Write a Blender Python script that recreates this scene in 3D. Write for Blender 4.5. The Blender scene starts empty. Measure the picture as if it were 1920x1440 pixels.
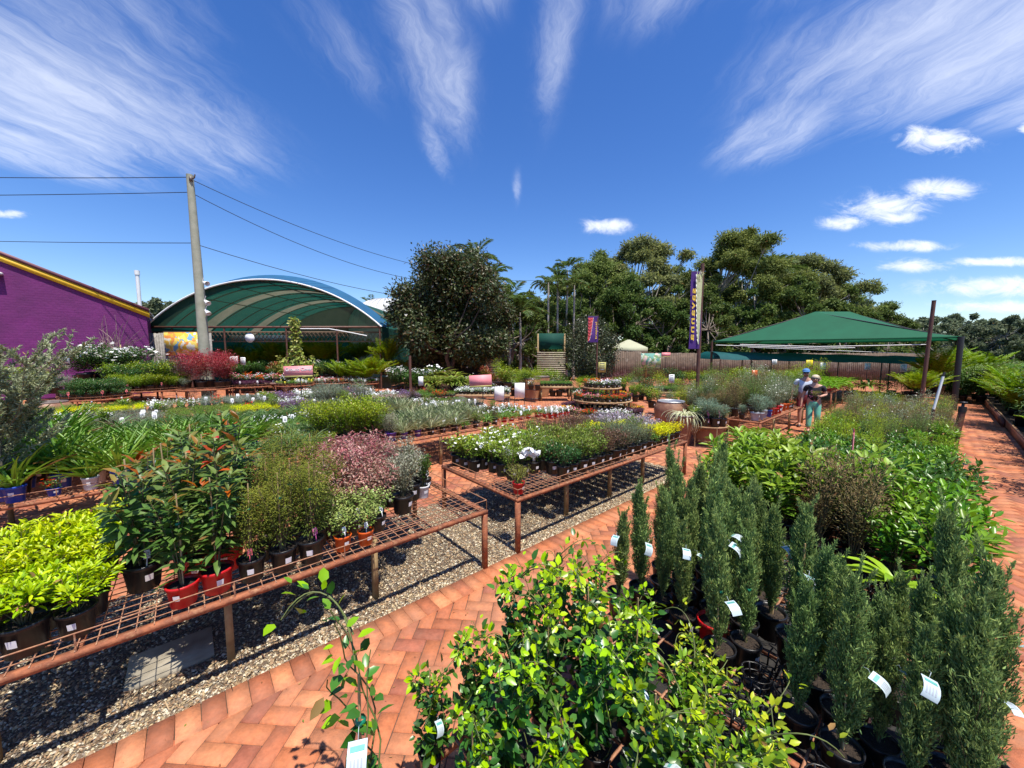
import bpy, math, random
import numpy as np
from mathutils import Vector, Matrix
PI = math.pi
C = bpy.context.scene.collection
sc = bpy.context.scene
rnd = random.Random(7)
# ---------------------------------------------------------------- camera and layout frame
H = 2.2; F = 700.0; PITCH = math.atan(60.0 / 700.0)
def GP(px, py, z=0.0):
    """point of the photograph (1920 wide) -> world point at height z"""
    x = (px - 960) / F; up = (720 - py) / F
    Y = math.cos(PITCH) + up * math.sin(PITCH); Z = -math.sin(PITCH) + up * math.cos(PITCH)
    k = (z - H) / Z
    return (x * k, Y * k)
def at(px, d):            # lateral position of a photo column at a distance
    return ((px - 960) / F * d, d)
def zat(py, d):           # height of a photo row at a distance
    return H + (660 - py) * d / F
U = (0.755, 0.656)        # the benches run along this direction
def ST(s, t): return (s * U[0] - t * U[1], s * U[1] + t * U[0])
RZ = math.atan2(U[1], U[0])
def proj(x, y, z=0.6):
    if y < 0.2: return (99999, 99999)
    return (960 + F * x / y, 660 + (H - z) * F / y)

# ---------------------------------------------------------------- materials
def new_mat(name):
    m = bpy.data.materials.new(name); m.use_nodes = True
    nt = m.node_tree; nt.nodes.clear()
    return m, nt
def link(nt, a, b): nt.links.new(a, b)
def noise_node(nt, scale, detail=3, rough=0.5, coord='Object'):
    tc = nt.nodes.new('ShaderNodeTexCoord'); n = nt.nodes.new('ShaderNodeTexNoise')
    n.inputs['Scale'].default_value = scale; n.inputs['Detail'].default_value = detail; n.inputs['Roughness'].default_value = rough
    link(nt, tc.outputs[coord], n.inputs['Vector']); return n
def ramp(nt, src, stops):
    r = nt.nodes.new('ShaderNodeValToRGB'); cr = r.color_ramp
    while len(cr.elements) < len(stops): cr.elements.new(0.5)
    for e, (p, c) in zip(cr.elements, stops):
        e.position = p; e.color = (c[0], c[1], c[2], 1)
    link(nt, src, r.inputs['Fac']); return r
def pbr(name, c1, c2=None, rough=0.6, metal=0.0, scale=8.0, bump=0.0, bscale=None, c3=None, spec=0.5, coord='Object'):
    m, nt = new_mat(name)
    out = nt.nodes.new('ShaderNodeOutputMaterial'); b = nt.nodes.new('ShaderNodeBsdfPrincipled')
    link(nt, b.outputs[0], out.inputs[0])
    b.inputs['Roughness'].default_value = rough; b.inputs['Metallic'].default_value = metal
    b.inputs['Specular IOR Level'].default_value = spec
    c2 = c2 or tuple(v * 0.75 for v in c1)
    n = noise_node(nt, scale, 4, 0.6, coord)
    st = [(0.3, c2), (0.65, c1)]
    if c3: st = [(0.25, c3), (0.45, c2), (0.65, c1)]
    r = ramp(nt, n.outputs['Fac'], st)
    link(nt, r.outputs[0], b.inputs['Base Color'])
    if bump:
        n2 = noise_node(nt, bscale or scale * 4, 4, 0.6, coord); bp = nt.nodes.new('ShaderNodeBump')
        bp.inputs['Strength'].default_value = bump; bp.inputs['Distance'].default_value = 0.01
        link(nt, n2.outputs['Fac'], bp.inputs['Height']); link(nt, bp.outputs[0], b.inputs['Normal'])
    return m
def foliage_mat(name, rough=0.45, trans=0.3, spec=0.5):
    m, nt = new_mat(name)
    out = nt.nodes.new('ShaderNodeOutputMaterial'); b = nt.nodes.new('ShaderNodeBsdfPrincipled')
    a = nt.nodes.new('ShaderNodeAttribute'); a.attribute_name = 'Col'
    n = noise_node(nt, 14, 2)
    hs = nt.nodes.new('ShaderNodeHueSaturation'); hs.inputs['Saturation'].default_value = 1.08
    mr = nt.nodes.new('ShaderNodeMapRange'); mr.inputs[3].default_value = 0.95; mr.inputs[4].default_value = 1.55
    link(nt, n.outputs['Fac'], mr.inputs[0]); link(nt, mr.outputs[0], hs.inputs['Value'])
    oi = nt.nodes.new('ShaderNodeObjectInfo')
    mr2 = nt.nodes.new('ShaderNodeMapRange'); mr2.inputs[3].default_value = 0.485; mr2.inputs[4].default_value = 0.515
    link(nt, oi.outputs['Random'], mr2.inputs[0]); link(nt, mr2.outputs[0], hs.inputs['Hue'])
    link(nt, a.outputs['Color'], hs.inputs['Color']); link(nt, hs.outputs[0], b.inputs['Base Color'])
    b.inputs['Roughness'].default_value = rough; b.inputs['Specular IOR Level'].default_value = spec
    t = nt.nodes.new('ShaderNodeBsdfTranslucent'); link(nt, hs.outputs[0], t.inputs['Color'])
    mx = nt.nodes.new('ShaderNodeMixShader'); mx.inputs[0].default_value = trans
    link(nt, b.outputs[0], mx.inputs[1]); link(nt, t.outputs[0], mx.inputs[2]); link(nt, mx.outputs[0], out.inputs[0])
    return m
def cloth_mat(name, c1, c2, trans=0.4, scale=1.5, rough=0.8, sx=1.0):
    m, nt = new_mat(name)
    out = nt.nodes.new('ShaderNodeOutputMaterial'); b = nt.nodes.new('ShaderNodeBsdfPrincipled')
    n = noise_node(nt, scale, 5, 0.6); r = ramp(nt, n.outputs['Fac'], [(0.3, c2), (0.7, c1)])
    link(nt, r.outputs[0], b.inputs['Base Color']); b.inputs['Roughness'].default_value = rough
    t = nt.nodes.new('ShaderNodeBsdfTranslucent'); link(nt, r.outputs[0], t.inputs['Color'])
    mx = nt.nodes.new('ShaderNodeMixShader'); mx.inputs[0].default_value = trans
    link(nt, b.outputs[0], mx.inputs[1]); link(nt, t.outputs[0], mx.inputs[2]); link(nt, mx.outputs[0], out.inputs[0])
    return m
def vcol_mat(name, rough=0.8, nscale=30, amt=(0.7, 1.25), bump=0.3, bscale=60, spec=0.4, stain=None):
    m, nt = new_mat(name)
    out = nt.nodes.new('ShaderNodeOutputMaterial'); b = nt.nodes.new('ShaderNodeBsdfPrincipled')
    a = nt.nodes.new('ShaderNodeAttribute'); a.attribute_name = 'Col'
    n = noise_node(nt, nscale, 5, 0.65)
    mr = nt.nodes.new('ShaderNodeMapRange'); mr.inputs[1].default_value = 0.25; mr.inputs[2].default_value = 0.75
    mr.inputs[3].default_value = amt[0]; mr.inputs[4].default_value = amt[1]
    link(nt, n.outputs['Fac'], mr.inputs[0])
    hs = nt.nodes.new('ShaderNodeHueSaturation'); link(nt, mr.outputs[0], hs.inputs['Value']); link(nt, a.outputs['Color'], hs.inputs['Color'])
    col = hs.outputs[0]
    if stain:
        n3 = noise_node(nt, stain[0], 6, 0.7); r3 = ramp(nt, n3.outputs['Fac'], [(0.42, (0, 0, 0)), (0.62, (1, 1, 1))])
        mx = nt.nodes.new('ShaderNodeMixRGB'); mx.inputs[2].default_value = (*stain[1], 1)
        mm = nt.nodes.new('ShaderNodeMath'); mm.operation = 'MULTIPLY'; mm.inputs[1].default_value = stain[2]
        link(nt, r3.outputs[0], mm.inputs[0]); link(nt, mm.outputs[0], mx.inputs[0]); link(nt, col, mx.inputs[1]); col = mx.outputs[0]
    link(nt, col, b.inputs['Base Color'])
    b.inputs['Roughness'].default_value = rough; b.inputs['Specular IOR Level'].default_value = spec
    n2 = noise_node(nt, bscale, 4, 0.6); bp = nt.nodes.new('ShaderNodeBump')
    bp.inputs['Strength'].default_value = bump; bp.inputs['Distance'].default_value = 0.006
    link(nt, n2.outputs['Fac'], bp.inputs['Height']); link(nt, bp.outputs[0], b.inputs['Normal'])
    link(nt, b.outputs[0], out.inputs[0])
    return m
M = {}
M['leaf'] = foliage_mat('leaf_surface', 0.42, 0.3, 0.45)
M['gloss'] = foliage_mat('glossy_leaf_surface', 0.33, 0.25, 0.42)
M['crown'] = foliage_mat('tree_leaf_surface', 0.6, 0.35, 0.2)
M['soft'] = foliage_mat('soft_foliage', 0.65, 0.3, 0.25)
M['petal'] = foliage_mat('petal_surface', 0.6, 0.35, 0.2)
M['stem'] = pbr('stem_bark', (0.16, 0.1, 0.05), (0.07, 0.09, 0.03), 0.75, scale=20)
M['gstem'] = pbr('green_stem', (0.13, 0.17, 0.04), (0.08, 0.09, 0.03), 0.6, scale=20)
M['bark'] = pbr('tree_bark', (0.30, 0.25, 0.20), (0.13, 0.10, 0.08), 0.85, scale=3, bump=0.6)
M['pale_bark'] = pbr('pale_bark', (0.42, 0.39, 0.33), (0.22, 0.19, 0.16), 0.8, scale=2, bump=0.4)
M['soil'] = pbr('potting_soil', (0.055, 0.035, 0.022), (0.02, 0.013, 0.009), 0.95, scale=60, bump=1.0, c3=(0.12, 0.08, 0.05))
M['cane'] = pbr('bamboo_cane', (0.5, 0.36, 0.18), (0.34, 0.22, 0.10), 0.6, scale=12)
M['tie'] = pbr('green_tie', (0.01, 0.22, 0.13), (0.01, 0.15, 0.09), 0.4, scale=10)
POT = {'black': (0.012, 0.012, 0.014), 'red': (0.62, 0.012, 0.015), 'orange': (0.75, 0.12, 0.012), 'white': (0.75, 0.76, 0.76),
       'blue': (0.012, 0.06, 0.42), 'purple': (0.09, 0.03, 0.28), 'terracotta': (0.45, 0.15, 0.07), 'silver': (0.5, 0.52, 0.56), 'maroon': (0.25, 0.02, 0.03), 'yellow': (.7, .42, .02)}
for k, v in POT.items():
    M['pot_' + k] = pbr(k + '_plastic_pot', v, tuple(x * 0.8 for x in v), 0.35, scale=9, bump=0.05, c3=tuple(x * 0.7 + 0.01 for x in v))
M['rust'] = pbr('rusty_steel', (0.38, 0.13, 0.055), (0.20, 0.065, 0.03), 0.8, scale=14, bump=0.5, c3=(0.46, 0.24, 0.12))
M['rustwire'] = pbr('rusty_wire', (0.44, 0.22, 0.11), (0.26, 0.11, 0.06), 0.7, scale=25, bump=0.3, c3=(0.5, 0.36, 0.24))
M['oldpost'] = pbr('weathered_post', (0.34, 0.25, 0.12), (0.22, 0.13, 0.06), 0.85, scale=10, bump=0.4)
M['brownrail'] = pbr('brown_painted_rail', (0.16, 0.055, 0.03), (0.09, 0.03, 0.02), 0.6, scale=8, c3=(.2, .1, .06))
M['tabletop'] = pbr('weathered_table_edge', (0.42, 0.27, 0.14), (0.26, 0.15, 0.07), 0.8, scale=6, bump=0.4)
M['label'] = pbr('white_label', (0.8, 0.8, 0.8), (0.74, 0.75, 0.77), 0.5, scale=6)
M['bluelabel'] = pbr('pale_blue_card', (0.52, 0.62, 0.66), (0.46, 0.56, 0.6), 0.3, scale=6)
M['ink'] = pbr('dark_ink', (0.12, 0.13, 0.15), None, 0.6)
M['teal'] = pbr('teal_ink', (0.12, 0.4, 0.36), None, 0.5)
M['pinkcard'] = pbr('pink_card', (0.75, 0.16, 0.38), (0.6, 0.1, 0.3), 0.5, scale=30, c3=(.85, .6, .7))
M['redcard'] = pbr('red_card', (0.75, 0.06, 0.08), (0.8, 0.25, 0.25), 0.5, scale=40)
M['yellowcard'] = pbr('yellow_card', (0.85, 0.7, 0.03), (0.8, 0.6, 0.02), 0.5, scale=20)
M['pinksign'] = pbr('pink_sign_board', (0.80, 0.27, 0.29), (0.74, 0.24, 0.26), 0.6, scale=3)
M['olive'] = pbr('olive_band', (0.45, 0.42, 0.13), None, 0.6)
M['white'] = pbr('white_paint', (0.8, 0.8, 0.78), (0.72, 0.72, 0.7), 0.5, scale=3)
M['galv'] = pbr('galvanised_pipe', (0.55, 0.55, 0.53), (0.4, 0.4, 0.4), 0.4, metal=0.5, scale=6)
M['blackpipe'] = pbr('black_pipe', (0.02, 0.02, 0.022), (0.03, 0.022, 0.02), 0.5, scale=6)
M['darkpipe'] = pbr('brown_pipe', (0.14, 0.055, 0.035), (0.07, 0.03, 0.022), 0.6, scale=5, bump=.2)
M['wire'] = pbr('cable', (0.015, 0.015, 0.018), None, 0.6)
M['urn'] = pbr('brown_glazed_urn', (0.33, 0.17, 0.09), (0.2, 0.09, 0.05), 0.55, scale=3, bump=0.3, bscale=20, c3=(0.42, 0.25, 0.14))
M['barrel'] = pbr('barrel_staves', (0.42, 0.2, 0.09), (0.25, 0.11, 0.05), 0.75, scale=5, bump=0.4)
M['rimcol'] = pbr('dark_rim', (0.1, 0.07, 0.06), (.2, .16, .13), 0.5, scale=8)

# ---------------------------------------------------------------- mesh builder
class MB:
    def __init__(s): s.V = []; s.T = []; s.Q = []; s.TM = []; s.QM = []; s.CO = []; s.n = 0
    def add(s, V, Fa, mat=0, col=(0.5, 0.5, 0.5)):
        V = np.asarray(V, float).reshape(-1, 3); Fa = np.asarray(Fa, int)
        s.V.append(V)
        col = np.asarray(col, float)
        s.CO.append(np.tile(col, (len(V), 1)) if col.ndim == 1 else col)
        if Fa.shape[1] == 3: s.T.append(Fa + s.n); s.TM.append(np.full(len(Fa), mat))
        else: s.Q.append(Fa + s.n); s.QM.append(np.full(len(Fa), mat))
        s.n += len(V); return s
    def box(s, c, d, mat=0, rz=0, col=(0.5, 0.5, 0.5), R=None):
        x, y, z = d[0] / 2, d[1] / 2, d[2] / 2
        v = np.array([(-x, -y, -z), (x, -y, -z), (x, y, -z), (-x, y, -z), (-x, -y, z), (x, -y, z), (x, y, z), (-x, y, z)])
        if R is not None: v = v @ np.array(R).T
        elif rz:
            co, si = math.cos(rz), math.sin(rz); v = v @ np.array([(co, si, 0), (-si, co, 0), (0, 0, 1)])
        s.add(v + np.array(c), [(0, 3, 2, 1), (4, 5, 6, 7), (0, 1, 5, 4), (1, 2, 6, 5), (2, 3, 7, 6), (3, 0, 4, 7)], mat, col); return s
    def bar(s, a, b, w, h=None, mat=0, col=(0.5, 0.5, 0.5)):
        a = np.array(a, float); b = np.array(b, float); h = h or w
        d = b - a; L = np.linalg.norm(d); d /= L
        up = np.array((0, 0, 1.0)) if abs(d[2]) < 0.95 else np.array((1.0, 0, 0))
        y = np.cross(up, d); y /= np.linalg.norm(y); z = np.cross(d, y)
        R = np.array([d, y, z]).T
        return s.box((a + b) / 2, (L, w, h), mat, R=R, col=col)
    def tube(s, pts, rad, seg=6, mat=0, col=(0.5, 0.5, 0.5), cap=True):
        P = np.array(pts, float); n = len(P)
        rad = np.full(n, rad) if np.isscalar(rad) else np.array(rad)
        T = np.gradient(P, axis=0); T /= (np.linalg.norm(T, axis=1)[:, None] + 1e-9)
        ref = np.array((0, 0, 1.0)) if abs(T[:, 2]).mean() < 0.8 else np.array((1.0, 0.1, 0))
        A = np.cross(T, ref); A /= (np.linalg.norm(A, axis=1)[:, None] + 1e-9); B = np.cross(T, A)
        an = np.arange(seg) * 2 * PI / seg
        V = P[:, None, :] + rad[:, None, None] * (np.cos(an)[None, :, None] * A[:, None, :] + np.sin(an)[None, :, None] * B[:, None, :])
        V = V.reshape(-1, 3); Q = []
        for i in range(n - 1):
            for j in range(seg):
                k = (j + 1) % seg; Q.append((i * seg + j, i * seg + k, (i + 1) * seg + k, (i + 1) * seg + j))
        s.add(V, Q, mat, col)
        if cap:
            for e, idx in ((0, 0), (n - 1, (n - 1) * seg)):
                ring = V[idx:idx + seg]; vv = np.vstack([ring, P[e]])
                s.add(vv, [(j, (j + 1) % seg, seg) for j in range(seg)], mat, col)
        return s
    def lathe(s, prof, seg=16, c=(0, 0, 0), mat=0, col=(0.5, 0.5, 0.5), a0=0, a1=2 * PI):
        prof = np.array(prof, float); full = abs(a1 - a0 - 2 * PI) < 1e-6; m = seg if full else seg + 1
        an = a0 + np.arange(m) * (a1 - a0) / seg
        V = np.stack([prof[:, 0][:, None] * np.cos(an), prof[:, 0][:, None] * np.sin(an), np.repeat(prof[:, 1][:, None], m, 1)], -1).reshape(-1, 3) + np.array(c)
        Q = []
        for i in range(len(prof) - 1):
            for j in range(seg):
                k = (j + 1) % m; Q.append((i * m + j, i * m + k, (i + 1) * m + k, (i + 1) * m + j))
        s.add(V, Q, mat, col); return s
    def inst(s, tv, tf, P, D, N, L, W, col, mat=0, edge=None, ecol=None):
        """many leaves: template verts tv (k,3) faces tf; P,D,N (n,3); L,W (n,)"""
        n = len(P); k = len(tv)
        if n == 0: return s
        L = np.broadcast_to(L, (n,)); W = np.broadcast_to(W, (n,))
        D = D / (np.linalg.norm(D, axis=1)[:, None] + 1e-9)
        N = N - (N * D).sum(1)[:, None] * D; N /= (np.linalg.norm(N, axis=1)[:, None] + 1e-9)
        Y = np.cross(N, D)
        V = P[:, None, :] + tv[None, :, 0:1] * L[:, None, None] * D[:, None, :] + tv[None, :, 1:2] * W[:, None, None] * Y[:, None, :] + tv[None, :, 2:3] * L[:, None, None] * N[:, None, :]
        Fa = (np.array(tf)[None, :, :] + (np.arange(n) * k)[:, None, None]).reshape(-1, len(tf[0]))
        co = np.repeat(np.broadcast_to(col, (n, 3))[:, None, :], k, 1).copy()
        if edge is not None:
            e = np.array(edge)[None, :, None]; co = co * (1 - e) + np.array(ecol)[None, None, :] * e
        s.add(V.reshape(-1, 3), Fa, mat, co.reshape(-1, 3)); return s
    def mesh(s, name, mats, smooth=False):
        V = np.vstack(s.V); CO = np.vstack(s.CO)
        T = np.vstack(s.T) if s.T else np.zeros((0, 3), int); Q = np.vstack(s.Q) if s.Q else np.zeros((0, 4), int)
        me = bpy.data.meshes.new(name); me.vertices.add(len(V)); me.vertices.foreach_set('co', V.astype(np.float32).ravel())
        nl = T.size + Q.size; me.loops.add(nl); me.loops.foreach_set('vertex_index', np.concatenate([T.ravel(), Q.ravel()]).astype(np.int32))
        npoly = len(T) + len(Q); me.polygons.add(npoly)
        ls = np.concatenate([np.arange(len(T)) * 3, T.size + np.arange(len(Q)) * 4]).astype(np.int32)
        me.polygons.foreach_set('loop_start', ls)
        mi = np.concatenate([np.concatenate(s.TM) if s.TM else np.zeros(0), np.concatenate(s.QM) if s.QM else np.zeros(0)]).astype(np.int32)
        for m in mats: me.materials.append(M[m] if isinstance(m, str) else m)
        me.polygons.foreach_set('material_index', mi)
        if smooth: me.polygons.foreach_set('use_smooth', np.ones(npoly, bool))
        me.update(calc_edges=True)
        ca = me.attributes.new('Col', 'FLOAT_COLOR', 'POINT')
        ca.data.foreach_set('color', np.hstack([CO, np.ones((len(CO), 1))]).astype(np.float32).ravel())
        return me
    def build(s, name, mats, parent=None, smooth=False, loc=None, rz=0, **kw):
        return link_obj(name, s.mesh(name, mats if isinstance(mats, (list, tuple)) else [mats], smooth), parent, loc, rz, **kw)
def link_obj(name, me, parent=None, loc=None, rz=0, **kw):
    o = bpy.data.objects.new(name, me); C.objects.link(o)
    if parent is not None: o.parent = parent
    if loc is not None: o.location = loc
    if rz: o.rotation_euler = (0, 0, rz)
    for k, v in kw.items(): o[k] = v
    return o
def thing(name, label, cat, loc=(0, 0, 0), rz=0, group=None, scale=None):
    o = bpy.data.objects.new(name, None); C.objects.link(o); o.location = loc; o.rotation_euler = (0, 0, rz)
    o.empty_display_size = 0.1
    if scale: o.scale = (scale, scale, scale)
    o['label'] = label; o['category'] = cat; o['kind'] = 'thing'
    if group: o['group'] = group
    return o
def lbl(*opts):
    for o in opts:
        if len(o.replace('-', ' ').split()) <= 16: return o
    return ' '.join(opts[-1].split()[:16])
ORD = 'zero first second third fourth fifth sixth seventh eighth ninth tenth eleventh twelfth thirteenth fourteenth fifteenth sixteenth seventeenth eighteenth nineteenth twentieth'.split()
def ordw(n):
    if n <= 20: return ORD[n]
    tens = {2: 'twenty', 3: 'thirty', 4: 'forty', 5: 'fifty'}[n // 10]
    return tens + ('-' + ORD[n % 10] if n % 10 else '-ish')

# ---------------------------------------------------------------- leaf templates
LO = (np.array([(0, 0, 0), (0.45, 0.5, 0.06), (1, 0, -0.04), (0.45, -0.5, 0.06)]), [(0, 2, 1), (0, 3, 2)])
def mk_mid(droop=0.15, fold=0.07, w1=0.42, w2=0.36):
    f = lambda x: -droop * x * x
    v = [(0, 0, 0), (.3, w1, f(.3) + fold), (.3, 0, f(.3)), (.3, -w1, f(.3) + fold), (.68, w2, f(.68) + fold), (.68, 0, f(.68)), (.68, -w2, f(.68) + fold), (1, 0, f(1))]
    tq = [(1, 4, 5, 2), (2, 5, 6, 3)]; tt = [(0, 1, 2), (0, 2, 3), (4, 7, 5), (5, 7, 6)]
    # all triangles
    F_ = tt + [(1, 4, 5), (1, 5, 2), (2, 5, 6), (2, 6, 3)]
    return np.array(v), [(a, c, b) for a, b, c in F_]
MID = mk_mid(); MIDD = mk_mid(0.35, 0.05); FLAT = mk_mid(0.05, 0.1)
def mk_strap(seg=6, droop=0.7, fold=0.03, up=0.0):
    v = []; 
    for i in range(seg + 1):
        x = i / seg; w = 0.5 * min(1, 0.45 + 2.2 * x) * (1 if x < 0.55 else max(0.02, 1 - ((x - 0.55) / 0.45) ** 1.6))
        ang = up + (-droop * 1.9) * x
        if i == 0: px, pz = 0.0, 0.0
        else:
            px += math.cos(ang) / seg; pz += math.sin(ang) / seg
        v += [(px, w, pz + fold), (px, 0, pz), (px, -w, pz + fold)]
    F_ = []
    for i in range(seg):
        a = i * 3; F_ += [(a, a + 1, a + 4, a + 3), (a + 1, a + 2, a + 5, a + 4)]
    return np.array(v), F_
STRAP = mk_strap(); STRAPU = mk_strap(5, 0.35); STRAPD = mk_strap(7, 1.25)
MIDEDGE = [0.3, 1, 0, 1, 1, 0, 1, 0.7]

def unit(a): return a / (np.linalg.norm(a, axis=-1, keepdims=True) + 1e-9)
def mixc(pals, tip, n, g, f, dead=.018):
    """per leaf colours: random between palette entries, blended with tip by f"""
    pals = np.array(pals); a = pals[g.integers(0, len(pals), n)]; b = pals[g.integers(0, len(pals), n)]
    w = g.random((n, 1)); c = a * w + b * (1 - w)
    c = c * (1 - f[:, None]) + np.array(tip)[None, :] * f[:, None]
    c = c * g.uniform(0.8, 1.2, (n, 1)); bad = g.random(n) < (dead if n < 6000 else .004); c[bad] = np.array((.2, .12, .05)) * g.uniform(.6, 1.5, (bad.sum(), 1))
    return np.clip(c, 0.002, 0.95)
def stems_curve(g, nst, h, spread, base_r=0.02, bend=0.35, hvar=0.25, lean=None):
    az = np.arange(nst) * 2.39996 + g.uniform(-.4, .4, nst); r = spread * np.sqrt((np.arange(nst) + 0.5) / nst) * g.uniform(.8, 1.15, nst)
    if nst == 1: r = r * 0.15
    out = np.stack([np.cos(az), np.sin(az), np.zeros(nst)], 1)
    p0 = out * base_r * g.random((nst, 1)); tip = out * r[:, None]; tip[:, 2] = h * (1 - hvar * g.random(nst)) * (1 - 0.25 * (r / (spread * 1.2 + 1e-6)) ** 2)
    p1 = p0 + out * (r * bend)[:, None]; p1[:, 2] = tip[:, 2] * 0.6
    return p0, p1, tip, az
def bez(p0, p1, p2, t):
    t = t[:, None]; return (1 - t) ** 2 * p0 + 2 * t * (1 - t) * p1 + t * t * p2
def bezd(p0, p1, p2, t):
    t = t[:, None]; return 2 * (1 - t) * (p1 - p0) + 2 * t * (p2 - p1)
def shrub(seed, h, spread, nst, n, L, W, pal, tip, tipamt=0.7, f0=0.25, tw=0.05, elev=0.5, tmpl=LO, mat='leaf', z0=0.0, stemr=0.004, stemmat='stem',
          flowers=None, bend=0.35, hvar=0.25, edge=None, ecol=None, droop=0.0, tippow=2.0, whorl=0, jit=.35):
    """returns {'foliage': mesh, 'stems': mesh, 'flowers': mesh}"""
    g = np.random.default_rng(seed)
    p0, p1, p2, az = stems_curve(g, nst, h, spread, 0.02, bend, hvar)
    off = np.array((0, 0, z0)); p0 = p0 + off; p1 = p1 + off; p2 = p2 + off
    si = g.integers(0, nst, n); t = f0 + (1 - f0) * g.random(n) ** 0.8
    if whorl: t = np.clip(np.round(t * whorl) / whorl + g.uniform(-.006, .006, n), 0, 1)
    P = bez(p0[si], p1[si], p2[si], t); T = unit(bezd(p0[si], p1[si], p2[si], t))
    a = g.uniform(0, 2 * PI, n) if not whorl else (np.arange(n) * 2.39996)
    ref = np.tile(np.array((1.0, 0.2, 0.1)), (n, 1)); A = unit(np.cross(T, ref)); B = np.cross(T, A)
    O = A * np.cos(a)[:, None] + B * np.sin(a)[:, None]
    twl = tw * g.random(n) ** 0.7 * (1.15 - 0.6 * t)
    P = P + O * twl[:, None] + T * (twl * 0.5)[:, None]
    e = elev + 0.5 * (t - 0.5) + g.uniform(-jit, jit, n)
    D = O * np.cos(e)[:, None] + T * np.sin(e)[:, None] + np.array((0, 0, -droop)) + g.normal(0, .12, (n, 3))
    D = unit(D); N = np.tile(np.array((0, 0, 1.0)), (n, 1)) + g.normal(0, 0.35, (n, 3)) + T * 0.5
    f = np.clip(t ** tippow * g.uniform(0.3, 1.2, n), 0, 1) * tipamt
    col = mixc(pal, tip, n, g, f); LL = L * g.uniform(.65, 1.15, n) * (1 - 0.25 * t); WW = W * g.uniform(.75, 1.15, n) * (1 - 0.2 * t)
    mb = MB(); mb.inst(tmpl[0], tmpl[1], P, D, N, LL, WW, col, 0, edge, ecol)
    res = {'foliage': mb.mesh('foliage', [mat], tmpl is not LO)}
    sb = MB()
    for i in range(nst):
        tt = np.linspace(0, 1, 5); pts = bez(p0[i][None], p1[i][None], p2[i][None], tt)
        sb.tube(pts, np.linspace(stemr, stemr * 0.4, 5), 4, cap=False)
    res['stems'] = sb.mesh('stems', [stemmat])
    if flowers:
        nf, fs, fc, spreadtop = flowers
        fi = g.integers(0, nst, nf); ft = g.uniform(1 - spreadtop, 1.02, nf)
        FP = bez(p0[fi], p1[fi], p2[fi], ft) + g.normal(0, tw * 0.5 + 0.005, (nf, 3)); FP[:, 2] += fs * 0.6
        fb = MB(); fc = np.array(fc); ci = g.integers(0, len(fc), nf); up = unit(np.array((0.05, -0.35, 1.0)) + g.normal(0, .35, (nf, 3)))
        A = unit(np.cross(up, np.array((1, .3, .1)))); B = np.cross(up, A)
        for k in range(5):
            an = k * 2 * PI / 5 + g.random(nf); D = A * np.cos(an)[:, None] + B * np.sin(an)[:, None] + up * .25
            fb.inst(LO[0], LO[1], FP, D, up, fs * g.uniform(.8, 1.2, nf), fs * .75, np.clip(fc[ci] * g.uniform(.85, 1.15, (nf, 1)), 0, .9))
        res['flowers'] = fb.mesh('flowers', ['petal'])
    return res
def tuft(seed, n, L, W, pal, tip=None, tmpl=STRAP, spread=0.03, elev=(0.7, 1.4), mat='leaf', ecol=None, z0=0.0, flowers=None, tipamt=0.3):
    g = np.random.default_rng(seed)
    az = g.uniform(0, 2 * PI, n); e = g.uniform(elev[0], elev[1], n)
    O = np.stack([np.cos(az), np.sin(az), np.zeros(n)], 1); P = O * (spread * np.sqrt(g.random((n, 1)))) + np.array((0, 0, z0))
    D = O * np.cos(e)[:, None]; D[:, 2] = np.sin(e); N = -O * np.sin(e)[:, None]; N[:, 2] = np.cos(e)
    col = mixc(pal, tip or pal[0], n, g, g.random(n) * tipamt)
    mb = MB(); k = len(tmpl[0]); edge = None
    if ecol is not None: edge = [1, 0, 1] * (k // 3)
    mb.inst(tmpl[0], tmpl[1], P, D, N, L * g.uniform(.6, 1.1, n), W * g.uniform(.8, 1.15, n), col, 0, edge, ecol)
    res = {'foliage': mb.mesh('foliage', [mat], True)}
    if flowers:
        nf, fh, fs, fc = flowers; fb = MB(); fc = np.array(fc)
        for i in range(nf):
            a = g.uniform(0, 6.28); q = np.array((math.cos(a) * .08, math.sin(a) * .08, fh * g.uniform(.8, 1.1) + z0))
            fb.tube([(0, 0, z0), q * .6 + np.array((0, 0, .02)), q], .003, 4, col=(.1, .2, .05))
            m_ = 14; FD = unit(g.normal(0, 1, (m_, 3))); fb.inst(LO[0], LO[1], np.tile(q, (m_, 1)), FD, unit(g.normal(0, 1, (m_, 3))), fs, fs * .5, fc[g.integers(0, len(fc), m_)])
        res['flowers'] = fb.mesh('flowers', ['petal'])
    return res
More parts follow.
